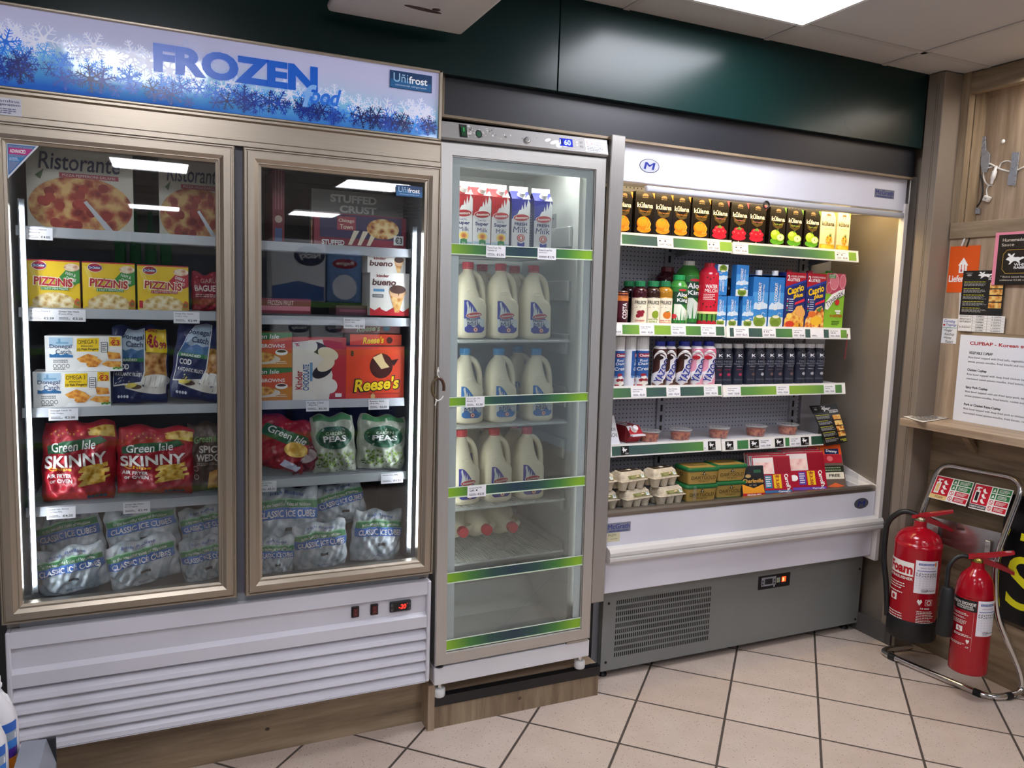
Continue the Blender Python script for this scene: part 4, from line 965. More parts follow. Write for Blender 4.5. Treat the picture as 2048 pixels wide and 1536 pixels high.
def a_catch(front):
    def art(a,mp):
        PL=C('e4dfd4',.35); CR=FOOD('8a4a1c','b87838','dcae6a',44.,.4)
        u0=.30 if front else .40
        a.band(mp,lambda u:.16-.05*math.sin((u-u0)*4),lambda u:.62 if u>u0+.12 else .30+.32*max(0,(u-u0)/.12),u0-.16,.96,PL,1,20,8)
        a.band(mp,lambda u:.34,lambda u:.68,u0+.12,.955,CR,2,14,10)
        a.ell(mp,u0+.36,.285,.26,.085,C('f1eee6',.35),3); 
        for i in range(5): a.line(mp,[(u0+.16+.09*i,.22),(u0+.19+.09*i,.34)],.0022,C('c9c4b8',.4),4)
        a.ell(mp,u0-.06,.26,.12,.06,C('e2cf62',.35),4,20); a.ell(mp,u0+.02,.21,.1,.03,C('4a3020',.4),3)
        LB=C('1c2858',.35)
        a.poly(mp,[(.04,.22),(.06,.55),(.16,.80),(.28,.97),(.58,.97),(.58,.40),(.52,.26)],Wt(),4)
        a.poly(mp,[(.05,.24),(.07,.55),(.17,.80),(.29,.965),(.56,.965),(.56,.41),(.5,.275)],LB,5)
        a.poly(mp,[(.08,.585),(.17,.80),(.29,.965),(.56,.965),(.56,.585)],C('3b669c',.35),6); a.poly(mp,[(.15,.72),(.19,.84),(.29,.96),(.555,.96),(.555,.70),(.45,.68),(.35,.71),(.25,.68)],C('aebfcf',.35),7)
        a.txt(mp,'Donegal',.36,.855,.40,.085,C('14264e',.5),9,.02,-4); a.txt(mp,'Catch',.40,.765,.29,.075,C('14264e',.5),9,.02,-4)
        a.rect(mp,.075,.535,.56,.585,C('2f7a4a',.4),7); a.txt(mp,'BREADED',.28,.56,.32,.03,Wt(),9,.02)
        a.txt(mp,'COD',.2,.475,.20,.07,Wt(),9,.03,-2); a.txt(mp,'4 ATLANTIC FILLETS',.30,.375,.44,.045,Wt(),9,.02,-3)
        if not front:
            a.poly(mp,[(.60,.66),(.59,.93),(.97,.99),(.96,.65)],C('f0cc20',.35),7); a.txt(mp,'\u20ac6',.71,.80,.20,.17,C('a8183c',.4),9,.04,4); a.txt(mp,'.99',.88,.75,.14,.09,C('a8183c',.4),9,.03,4); a.txt(mp,'ONLY',.72,.935,.18,.04,C('a8183c',.4),9,.02,4)
        else: a.poly(mp,[(.86,.68),(.86,.9),(.98,.9),(.98,.68)],C('f0cc20',.35),7); a.txt(mp,'\u20ac6',.93,.79,.09,.14,C('a8183c',.4),9,.04)
        for i in range(4): a.ell(mp,.12+.05*i,.085,.022,.02,C('d8dce8',.4),6,0,10)
    return art
def a_chips(var):
    def art(a,mp):
        if var!='spicy':
            for i in range(9): a.ell(mp,.12+.05*i,.86+.03*math.sin(i*2),.012,.012,C('d8a040',.4),1,0,8)
            a.poly(mp,[(.6,.93),(.98,.95),(.97,.8),(.62,.84)],FOOD('b07818','e0b040','f2d47a',50.,.4),1)
            a.poly(mp,[(.08,.60),(.08,.70),(.3,.76),(.78,.82),(.86,.76),(.6,.68),(.3,.62)],C('1f5a38',.35),2); a.txt(mp,'Green Isle',.42,.705,.58,.115,Wt(),4,.01,6,.15)
            otext(a,mp,'SKINNY',.46,.53,.82,.155,C('f4f0ea',.4),C('a01824',.4),3,rot=5)
            if var=='b': a.txt(mp,'Chips',.28,.415,.34,.06,C('f0b020',.4),5,.03)
            else: a.txt(mp,'Chips',.26,.42,.3,.05,C('f0b020',.4),5,.03)
            a.txt(mp,'AIR FRYER',.25,.34,.32,.05,Wt(),5,.03); a.txt(mp,'or OVEN',.27,.275,.30,.05,Wt(),5,.03)
            fr=FOOD('c08a1c','eab838','f8dc7a',60.,.4)
            for i in range(11): 
                u=.5+.02*(i%4); v=.2+.022*i; a.poly(mp,[(u,v),(u+.36-.02*(i%3),v+.05),(u+.36-.02*(i%3),v+.082),(u,v+.032)],fr,3+i%3)
            for i in range(5): a.rect(mp,.62+.055*i,.045,.665+.055*i,.085,C('2a3a6a',.4),4)
        else:
            a.txt(mp,'Green Isle',.46,.78,.6,.1,C('7fa070',.4),3,.01,4,.15); a.txt(mp,'SPICY',.5,.63,.5,.1,C('e4dcd4',.4),3,.03); a.txt(mp,'WEDGES',.5,.51,.62,.1,C('e4dcd4',.4),3,.03); a.lines(mp,.2,.44,.7,.4,2,C('b8a89a',.4),3,2)
            for v in (.36,.24): a.ring(mp,.18,v,.05,.04,.25,C('d8d0c8',.4),3,14)
            a.poly(mp,[(.4,.06),(.45,.3),(.7,.36),(.95,.3),(.95,.08)],FOOD('8a4a18','c88430','e8b868',30.,.4),3)
    return art
def a_ice(a,mp):
    BL,GR=C('2a6fc4',.3),C('2f8a4c',.3); sh=lambda u:.05*math.sin(u*3.1)
    a.band(mp,lambda u:.50+sh(u),lambda u:.665+sh(u),.03,.97,BL,2,18,3); a.band(mp,lambda u:.67+sh(u),lambda u:.775+sh(u),.03,.97,GR,2,18,2); a.band(mp,lambda u:.775+sh(u),lambda u:.80+sh(u),.05,.95,C('9fd0a8',.3),2,18,1)
    m2=Map(lambda u,v,n: mp.fn(u,v+sh(u),n),mp.W,mp.H,mp.sub)
    a.txt(m2,'CLASSIC ICE CUBES',.5,.582,.84,.105,Wt(),5,.04); a.txt(m2,'in the beautiful Vales of Wicklow',.5,.722,.74,.055,Wt(),5,.01)
    a.txt(m2,'Irish Rolling',.5,.87,.5,.06,C('2a5aa8',.4),3,.01,0,.2); a.rect(mp,.46,.36,.6,.415,K_(),4); a.txt(mp,'Rolling',.5,.16,.2,.04,C('2a5aa8',.4),3,.0,0,.2)
def a_peas(a,mp):
    a.band(mp,lambda u:.45,lambda u:.97,.06,.94,FILM('bfc6b4',.75,.2),1,10,8)
    a.ell(mp,.5,.62,.4,.2,C('1d5a40',.3),3); a.ell(mp,.5,.62,.34,.15,C('174a34',.3),4); a.txt(mp,'GARDEN',.5,.69,.36,.055,C('dfe8d8',.4),6,.01); a.txt(mp,'PEAS',.5,.6,.5,.1,Wt(),6,.03)
    a.band(mp,lambda u:.9,lambda u:.99,.06,.94,C('4a8a58',.35),2,10,3)
    rr=random.Random(4)
    for i in range(60): a.ell(mp,.1+.8*rr.random(),.12+.24*rr.random(),.022,.02,C(rr.choice(('6f8f2c','88a83c','59781f')),.35),3,0,8)
    for i in range(26): a.ell(mp,.08+.84*rr.random(),.04+.14*rr.random(),.016,.012,C('3f5f2a',.35),3,0,7)
FZY=2.475
def fz(x0,x1,pt,z,y=FZY): return fit(x0,x1,pt,y,z)
Z1,Z2,Z3,Z4,Z5=1.6495,1.4315,1.1565,.8765,.587
def fbox(name,x0,x1,pt,z,art,side,front,label,cat,d=.03,y=FZY,group=None,rz=0):
    cx,w,h=fz(x0,x1,pt,z,y); return carton_box(name,w,d,h,side,front,art,(cx,y+d/2,z),label,cat,group,(0,0,rz))
fbox('pizza_box',53,266,292,Z1,a_rist('PIZZA PEPPERONI-SALAME'),'c8c2b4','cfc9ba','large upright pepperoni salame pizza box at the left of the top freezer shelf','pizza box',.03,2.50,'pizza boxes')
fbox('pizza_box',318,462,318,Z1,a_rist('PIZZA MOZZARELLA'),'c8c2b4','cfc9ba','large upright pizza box partly hidden by the freezer door post, top shelf','pizza box',.03,2.56,'pizza boxes')
g='yellow mini pizza boxes'
fbox('mini_pizza_box',53,160,520,Z2,a_pizz(('HAM &','CHEESE'),'3d8a3a'),'b02838','e9c322','yellow ham and cheese mini pizza box, the leftmost of the three','pizza box',.05,FZY,g)
fbox('mini_pizza_box',165,270,525,Z2,a_pizz(('HAM &','CHEESE'),'3d8a3a'),'b02838','e9c322','yellow ham and cheese mini pizza box in the middle of the three','pizza box',.05,FZY,g)
fbox('mini_pizza_box',275,377,531,Z2,a_pizz(('CHEESE &','TOMATO'),'b8242e'),'b02838','e9c322','yellow mini pizza box with red cheese and tomato corner','pizza box',.05,FZY,g)
fw=fz(66,221,743,Z3); fbox('fish_finger_box',66,221,743,Z3,a_fish,'d8d6d2','eceae6','lower white fish finger box with yellow €3 price, touching the shelf','fish finger box',.08,FZY,'fish finger boxes')
fbox('fish_finger_box',90,244,672,Z3+fw[2]+.0005,a_fish,'d8d6d2','eceae6','upper white fish finger box stacked on the other one','fish finger box',.08,FZY,'fish finger boxes')
def fbag(name,x0,x1,pt,z,t,mat,art,label,cat,group=None,rot=(0,0,0),y=FZY,seed=0,wr=.004,lump=0,lift=0):
    cx,w,h=fz(x0,x1,pt,z,y); return bag(name,w,h,t,mat,art,(cx,y+t*.3,z+lift),label,cat,group,rot,seed,wr,lump)
fbag('garlic_bread_bag',383,462,548,Z2,.06,FOIL('9a2030',.3),lambda a,mp:(a.txt(mp,'GARLIC',.48,.8,.5,.12,C('d8b0a8',.4),3,.0),a.txt(mp,'BAGUETTE',.48,.6,.8,.16,C('e8d0cc',.4),3,.03),a.lines(mp,.1,.46,.8,.36,2,C('d8b0a8',.4),3,2)),'dark red garlic baguette bag beside the mini pizza boxes','bag',None,(0,0,0),FZY+.02,3)
fbag('fish_fillet_bag',221,338,655,Z3,.05,FOIL('1c2858',.3),a_catch(False),'navy fish fillet bag with big yellow €6.99 price','bag','fish fillet bags',(R_(-6),0,R_(3)),FZY+.03,5)
fbag('fish_fillet_bag',335,452,652,Z3,.06,FOIL('1c2858',.3),a_catch(True),'navy breaded cod fillet bag slumped at the front of the shelf','bag','fish fillet bags',(R_(-5),R_(8),0),FZY-.005,8)
fbag('chip_bag',77,229,850,Z4,.11,FOIL('b01c2c',.28),a_chips('a'),'fat red skinny chips bag at the far left of its shelf','chip bag','frozen chip bags',(R_(-4),R_(2),R_(2)),FZY,11,.006)
fbag('chip_bag',226,386,864,Z4,.11,FOIL('b01c2c',.28),a_chips('b'),'red skinny chips bag in the middle of its shelf','chip bag','frozen chip bags',(R_(-4),R_(4),R_(-2)),FZY,17,.006)
fbag('chip_bag',374,470,850,Z4,.09,FOIL('5c463c',.3),a_chips('spicy'),'dull brown spicy wedges bag beside the red chips bags','chip bag','frozen chip bags',(R_(-4),0,0),FZY+.02,23,.005)
gi='bags of ice cubes'
def ice(x0,x1,pt,pb,t,label,rot,seed,y=FZY,tz=None):
    z=max(Z5,at_y((x0+x1)/2,pb,y).z); cx,w,h=fz(x0,x1,pt,z,y)
    return bag('ice_bag',w,h*1.02,t,ICE(),a_ice,(cx,y+t*.5,z),label,'ice bag',gi,rot,seed,.003,.004,.0016)
ice(74,222,1112,1200,.10,'ice cube bag at the bottom left corner of the freezer',(0,R_(-8),0),31,2.47)
ice(222,368,1100,1192,.10,'ice cube bag on the freezer floor left of centre, under another bag',(0,R_(-12),0),32,2.47)
ice(368,470,1090,1180,.10,'ice cube bag on the freezer floor half hidden by the door post',(0,R_(-8),0),33,2.47)
ice(82,216,1040,1150,.11,'ice cube bag lying on the corner bag at the left',(R_(-4),R_(-10),0),34,2.575)
ice(218,366,1030,1125,.11,'ice cube bag on top of the pile left of centre, its band clearly readable',(R_(-4),R_(-9),0),35,2.575)
ice(370,470,1030,1115,.11,'upper ice cube bag beside the door post in the left half',(R_(-4),R_(-9),0),36,2.575)
# right half
def a_spine(a,F,L,R,T):
    for u in (.25,.5,.75): a.rect(F,u-.03,.45,u+.03,.98,C('b87880',.5),2)
    a.ell(F,.5,.32,.32,.05,C('c8b0a0',.5),2); a.rect(F,.2,.02,.8,.2,C('4a5a88',.5),2)
fbox('pizza_box',545,569,336,Z1,a_spine,'7a1c2c','7a1c2c','narrow dark red pizza box standing edge on','pizza box',.22,2.53,'pizza boxes')
def a_stuff(a,F,L,R,T):
    a.rect(F,0,.0,1,.45,FOOD('7a2430','b05a48','d8b090',34.,.5),2); a.txt(F,'STUFFED',.45,.86,.5,.14,C('e8e4dc',.5),3,.04); a.txt(F,'CRUST',.5,.68,.4,.13,C('e8e4dc',.5),3,.04)
fbox('pizza_box',622,806,384,Z1,a_stuff,'7c7a74','86847e','grey stuffed crust pizza box standing behind a red one','pizza box',.03,2.58,'pizza boxes')
def a_red(a,F,L,R,T):
    a.rect(F,.0,0,1,1,C('8e2238',.4),1); a.rect(F,.06,.25,.95,.97,C('3a3058',.4),2); a.txt(F,'STUFFED',.2,.1,.24,.16,Wt(),4,.04)
    a.rect(F,.24,.5,.44,.92,C('a84450',.4),4); a.txt(F,'Chicago',.34,.78,.17,.14,C('f0e0c8',.4),5,.02); a.txt(F,'Town',.34,.6,.14,.14,C('f0e0c8',.4),5,.02); a.ell(F,.74,.6,.18,.32,FOOD('8a3a28','c89048','e8d098',50.,.4),4)
    for i in range(3): a.poly(F,[(.36+.1*i,.05),(.42+.1*i,.5),(.48+.1*i,.5),(.4+.1*i,.05)],C('e8dcc0',.4),3)
    a.rect(F,.86,.12,.97,.42,Wt(),5); a.txt(F,'€3',.915,.27,.08,.2,K_(),6,.02)
fbox('pizza_box',628,812,430,Z1,a_red,'7a1c2c','8e2238','dark red pizza box with purple picture on the right of the top shelf','pizza box',.03,2.50,'pizza boxes',0)
def a_bueno(big):
    def art(a,F,L,R,T):
        a.rect(F,0,0,1,1,C('eeebe4',.4),1)
        a.txt(F,'kinder',.32,.93 if big else .75,.32,.07 if big else .14,C('8a2028',.4),3,.03); a.txt(F,'bueno',.36,.78 if big else .5,.6,.15 if big else .3,C('5a2a20',.4),3,.03,0,.15)
        cu,cv,r=(.7,.52,.22) if big else (.82,.62,.13)
        a.poly(F,[(cu-r*.9,cv-.02),(cu+r*.9,cv+.06),(cu+r*.2,.08 if big else .04),(cu-r*.3,.08 if big else .04)],FOOD('b87838','d8a058','ecc88a',60.,.5),3); a.ell(F,cu,cv+.04,r,.14 if big else .26,C('e0b488',.4),4); a.ell(F,cu,cv+.1,r*.95,.1 if big else .16,C('4a2c20',.3),5); a.poly(F,[(cu-.02,cv+.1),(cu+.06,cv+.1),(cu+.03,cv-.06)],C('4a2c20',.3),5)
        if big:
            a.poly(F,[(0,0),(0,.18),(.12,.12),(.25,.2),(.3,.14),(.42,.1),(.6,.2),(.85,.1),(1,.2),(1,0)],C('c0202c',.4),2); a.rect(F,.08,.56,.36,.62,C('5a9ac8',.4),3); a.rect(F,.06,.42,.34,.5,C('6a6a6a',.4),3); a.txt(F,'4 CONES',.2,.46,.22,.04,Wt(),4)
    return art
kb=fz(740,818,546,Z2+.002,2.465); fbox('ice_cream_box',740,818,546,Z2+.001,a_bueno(True),'dcd8d0','eeebe4','tall white ice cream cone box with red splash on the right of its shelf','ice cream box',.11,2.465,'ice cream boxes')
fbox('ice_cream_box',735,811,508,Z2+.0015+kb[2],a_bueno(False),'dcd8d0','eeebe4','small white ice cream cone box lying on the tall one','ice cream box',.08,2.475,'ice cream boxes')
fbox('frozen_packet',520,622,597,Z2,lambda a,F,L,R,T:(a.rect(F,.02,.2,.98,.5,C('c87888',.4),2),a.txt(F,'FROZEN FRUIT',.4,.7,.5,.3,C('e8c8c8',.4),3)),'6a1828','7c2032','flat dark red frozen packet at the left of its shelf','frozen packet',.14,2.50)
fbox('frozen_packet',672,738,611,Z2,lambda a,F,L,R,T:a.rect(F,.1,.3,.9,.6,C('8a4a5a',.4),2),'4a2434','5a2a3a','flat plum frozen packet beside the tall cone box','frozen packet',.12,2.50)
def a_brown(a,F,L,R,T):
    a.rect(F,0,0,1,1,C('c8822c',.4),1); a.poly(F,[(0,.3),(0,.78),(1,.9),(1,.42)],C('d0502c',.4),2); a.poly(F,[(0,.78),(0,1),(1,1),(1,.88),(.5,.8)],C('2f7a42',.4),3); a.txt(F,'Green Isle',.42,.89,.62,.13,Wt(),4,.01,0,.15); a.txt(F,'HASH BROWNS',.45,.62,.8,.11,Wt(),4,.02)
    a.ell(F,.4,.24,.36,.14,C('d8d0c4',.4),4); a.ell(F,.38,.3,.26,.14,FOOD('9a5a18','c88a34','e8bc6a',60.,.5),5); a.ell(F,.78,.44,.13,.09,Wt(),5); a.ell(F,.78,.47,.1,.04,C('4a2018',.4),6); a.lines(F,.55,.2,.95,.1,2,C('e8d8b8',.4),5,5)
hb=fz(488,584,736,Z3+.002); fbox('hash_brown_box',486,584,736,Z3+.0055,a_brown,'b8742a','c8822c','lower orange hash browns box behind the left edge of the right door','hash brown box',.09,FZY,'hash brown boxes')
fbox('hash_brown_box',486,584,665,Z3+.006+hb[2]-.003,a_brown,'b8742a','c8822c','upper orange hash browns box stacked on its twin','hash brown box',.09,FZY,'hash brown boxes')
Z3R=1.1615
def a_kchoc(a,F,L,R,T):
    a.rect(F,0,0,1,1,C('b82434',.4),1); a.poly(F,[(.0,.0),(.0,.92),(.55,.97),(.75,.4),(.68,.0)],C('ece6dc',.4),2); a.txt(F,'Kinder',.12,.32,.36,.11,C('b01c2c',.4),4,.04,90); a.txt(F,'CHOCOLATE',.25,.36,.5,.095,C('1d5a98',.4),4,.03,90); a.rect(F,.32,.3,.37,.6,C('6a9ac0',.4),4)
    a.ell(F,.5,.82,.22,.09,C('3a2a26',.3),4,-25); a.ell(F,.66,.74,.2,.1,C('e6d8b8',.4),5,-20); a.ell(F,.34,.86,.12,.1,C('f0ece2',.4),5); a.ell(F,.55,.46,.2,.1,C('2a2430',.3),4,30); a.ell(F,.62,.56,.18,.09,C('e8dcc0',.4),5,30); a.ell(F,.7,.22,.14,.12,C('f0ece4',.4),5); a.rect(F,.8,.04,.92,.1,Wt(),5); a.txt(F,'x4',.08,.88,.06,.08,C('b01c2c',.4),4,.03,90)
fbox('ice_cream_box',586,692,675,Z3R,a_kchoc,'a82030','b82434','red and white chocolate sandwich ice cream box between orange boxes','ice cream box',.05,2.475,'ice cream boxes',R_(-3))
def a_rees(kind):
    def art(a,F,L,R,T):
        col={'big':'d8421f','small':'d8421f','dull':'8e5a58'}[kind]; a.rect(F,0,0,1,1,C(col,.35),1); a.rect(F,0,.0 if kind!='big' else .985,1,.07 if kind!='big' else 1,C('6a2214',.4),2); Y=C('f4d21a' if kind!='dull' else 'b8c4a0',.35)
        if kind=='big':
            otext(a,F,"Reese's",.53,.28,.76,.24,Y,C('3a1c14',.4),4,rot=4,shear=.2); a.txt(F,'PEANUT BUTTER & CHOCOLATE ICE CREAM',.55,.09,.72,.03,C('3a1c14',.4),4,.02)
            a.ell(F,.6,.62,.2,.24,C('4a1e1a',.3),2,-10); a.poly(F,[(.45,.78),(.6,.86),(.66,.7),(.74,.6),(.6,.56)],C('e8cc98',.4),3); a.poly(F,[(.74,.72),(.9,.76),(.82,.62)],C('3a1814',.3),3); a.txt(F,'8',.1,.86,.05,.1,K_(),3,.04); a.ell(F,.46,.04,.04,.06,C('d8b070',.4),3)
        else: a.txt(F,"Reese's",.45,.5,.4,.62,Y,4,.03,3,.2); a.ell(F,.76,.5,.06,.3,C('4a2018' if kind=='small' else '5a7a88',.3),3)
    return art
rb=fz(692,808,692,Z3R+.001); fbox('ice_cream_box',692,808,692,Z3R,a_rees('big'),'c03a1c','d8421f','big orange peanut butter ice cream box with yellow lettering','ice cream box',.06,FZY,'ice cream boxes')
rs=fz(700,803,668,Z3R+rb[2]); fbox('ice_cream_box',700,803,669,Z3R+rb[2]+.001,a_rees('small'),'8a2814','d8421f','flat bright orange ice cream box lying on the big orange box','ice cream box',.10,FZY+.012,'ice cream boxes')
fbox('ice_cream_box',684,800,647,Z3R+rb[2]+rs[2]+.001,a_rees('dull'),'7e504e','8e5a58','dull pinkish ice cream box at the top of the orange stack','ice cream box',.10,FZY+.02,'ice cream boxes')
Z4R=.914
fbag('chip_bag',495,612,852,Z4R,.09,FOIL('a01c2a',.28),lambda a,mp:(a.poly(mp,[(.05,.6),(.1,.82),(.85,.72),(.95,.6),(.5,.52)],C('1f5a38',.35),2),a.txt(mp,'Green Isle',.5,.68,.7,.13,Wt(),4,.01,-8,.15),a.ell(mp,.7,.45,.22,.14,FOOD('a87820','d8a83c','f0d074',40.,.4),3),a.poly(mp,[(.5,.12),(.55,.24),(.9,.14),(.85,.03)],C('c8cce0',.35),3)),'red battered chips bag slumped at the left of the right half','chip bag','frozen chip bags',(R_(-5),R_(16),0),FZY,41,.006)
fbag('berry_bag',585,652,885,Z4R,.06,FOIL('7c2a3c',.28),lambda a,mp:(a.ell(mp,.5,.5,.3,.2,C('b8a8a8',.35),2),a.lines(mp,.3,.8,.7,.66,3,C('d8c8c8',.4),3,2)),'dull crimson bag between the red chips bag and the peas','bag',None,(R_(-6),R_(-10),0),FZY+.01,42,.005)
fbag('pea_bag',626,716,835,Z4R,.08,FOIL('b9bfae',.25),a_peas,'garden peas bag, the left one of the two','pea bag','garden pea bags',(R_(-5),R_(-2),0),FZY,43,.005)
fbag('pea_bag',714,812,838,Z4R,.08,FOIL('b9bfae',.25),a_peas,'garden peas bag at the right end of its shelf','pea bag','garden pea bags',(R_(-5),R_(4),0),FZY,44,.005)
ice(512,590,1085,1160,.09,'flattened ice cube bag under the big one in the right half',(0,R_(3),0),51,2.465)
ice(706,806,1036,1134,.11,'ice cube bag leaning at the bottom right corner of the freezer',(R_(-4),R_(5),0),52,2.475)
ice(592,702,1058,1148,.10,'ice cube bag on the floor in front, middle of the right half',(R_(-2),R_(-3),0),53,2.465)
ice(505,640,988,1112,.11,'big ice cube bag with the full band readable, at the left of the right half',(R_(-4),R_(2),0),54,2.575)
ice(644,745,985,1066,.11,'ice cube bag tilted on top of the pile in the right half',(R_(-4),R_(-12),0),55,2.595)

# ============================================================ milk
def gable(kind,w,h,label):
    top,side,word1,word2=('b8202c','8c1a24','Super','Milk') if kind=='super' else ('2a2f9c','1c1f72','FRESH','Milk')
    r=empty('milk_carton'); hb=h*.80; hg=h*.13; d=w
    a=MB(); a.box(-w/2,w/2,-d/2,d/2,0,hb,C('eceaf0',.35),.001,1)
    for s in (-1,1): a.add([(-w/2,s*d/2,hb),(w/2,s*d/2,hb),(w/2,s*.004,hb+hg),(-w/2,s*.004,hb+hg)],[(0,1,2,3)],C(top,.35) if s>0 else C('eceaf0',.35))
    for s in (-1,1): a.add([(s*w/2,-d/2,hb),(s*w/2,d/2,hb),(s*(w/2-.012),0,hb+hg*.75),(s*w/2,-.004,hb+hg),(s*w/2,.004,hb+hg)],[(0,1,2),(0,2,3),(1,4,2),(2,4,3)],C(side,.35))
    a.box(-w/2,w/2,-.003,.003,hb+hg-.002,h,C('f0eef2',.35))
    F,L,Rr,T=box_maps(w,d,hb); a.rect(Rr,0,0,1,1,C(side,.35),1); a.rect(L,0,0,1,1,C(side if kind=='super' else '20257e',.35),1); a.lines(L,.25,.8,.7,.1,14,C('b8bce0',.4),2,6,.3)
    G_=flat((-w/2,-d/2,hb),(w,0,0),(0,d/2-.004,hg)); TC=C(top,.35)
    a.rect(G_,0,0,1,1,TC,1); a.rect(F,0,.80,1,1,TC,1); a.poly(F,[(0,.8),(0,.62),(.18,.66),(.3,.7),(.45,.8)],TC,1)
    SP=C('e6e8ee',.35)
    a.poly(G_,[(.55,0),(1,0),(1,.6),(.86,.4),(.8,.15),(.7,.3)],SP,2); a.poly(F,[(.3,.72),(.42,.8),(.5,.78),(.56,.9),(.64,.8),(.7,.97),(.78,.84),(.88,1),(1,.92),(1,.7)],SP,2)
    script_mark(a,F,.52,.655,.42,.062,3,4)
    if kind=='super':
        a.txt(F,'Low Fat',.5,.545,.4,.035,C('2a2f7a',.4),3); a.txt(F,'Super',.5,.475,.72,.085,C('1c2468',.4),3,.03); a.txt(F,'Milk',.54,.37,.56,.075,C('1c2468',.4),3,.03)
        a.ell(F,.54,.25,.26,.075,C('f6dc7a',.4),2); a.ell(F,.54,.25,.17,.055,C('f0a83a',.4),3); a.ell(F,.54,.25,.1,.033,C('d8742a',.4),4); a.poly(F,[(.36,.0),(.36,.18),(.54,.2),(.72,.18),(.72,0)],C('2f8a4a',.4),2); a.txt(F,'2%',.54,.12,.2,.03,Wt(),4); a.rect(F,0,0,1,.07,C('2f8a4a',.4),3); a.rect(F,.02,.07,.36,.16,C('b8cbe0',.4),2); a.rect(F,.72,.07,.98,.14,C('a8c0dc',.4),2)
    else:
        a.txt(F,'FRESH',.5,.535,.68,.06,C('1c2468',.4),3,.03); a.txt(F,'Milk',.5,.43,.8,.115,C('1c2468',.4),3,.03,0,.12)
        a.ell(F,.52,.275,.22,.07,C('b8242e',.4),2); a.ell(F,.52,.275,.18,.056,Wt(),3); a.ell(F,.52,.275,.15,.046,C('d85a50',.4),4); a.poly(F,[(.46,.25),(.47,.30),(.57,.30),(.58,.25)],Wt(),5)
        a.poly(F,[(.34,.0),(.34,.2),(.52,.17),(.72,.2),(.72,0)],C('2a2f9c',.4),2); a.rect(F,0,0,1,.05,C('3a6ac0',.4),3)
        for u,v,q in ((.12,.06,.12),(.85,.06,.13),(.95,.1,.06),(.06,.11,.05)): a.ell(F,u,v,q,q*.35,C('2f5ab8',.4),2,0,10)
    a.build('carton',r)
    a=MB(); c=Vector((.004,-d*.27,hb+hg*.46)); sl=math.atan2(hg,d/2-.004); a.M=Matrix.Translation(c)@Matrix.Rotation(sl,4,'X'); ribcap(a,w*.19,0,.018,C('f4f2f0',.35)); a.lathe([(w*.22,-.001),(w*.22,.004)],C('f4f2f0',.35),24); a.build('cap',r)
    return tag(r,label,'milk carton','milk cartons on the top fridge shelf')
JW,JH=.116,.262
JP=[(0,.40,0,3.2),(.015,.465,0,3.4),(.04,.49,0,3.4),(.25,.5,0,3.2),(.44,.50,0,3.),(.50,.46,-.03,2.9),(.54,.385,-.10,2.8),(.62,.34,-.125,2.6),(.70,.30,-.125,2.5),(.76,.27,-.11,2.3),(.81,.235,-.09,2.2),(.845,.20,-.065,2.),(.87,.165,-.045,2.),(.885,.15,-.04,2.),(.925,.145,-.04,2.)]
def jshape(t):
    for p,q in zip(JP,JP[1:]):
        if t<=q[0]:
            k=(t-p[0])/(q[0]-p[0]); return [p[i]+(q[i]-p[i])*k for i in range(4)]
    return list(JP[-1])
def jdep(t): # half depth / JW
    return {0:.0}.get(t) or (.42+.05*min(1,t/.04) if t<.5 else max(.145,.47-.325*((t-.5)/.385)**1.7))
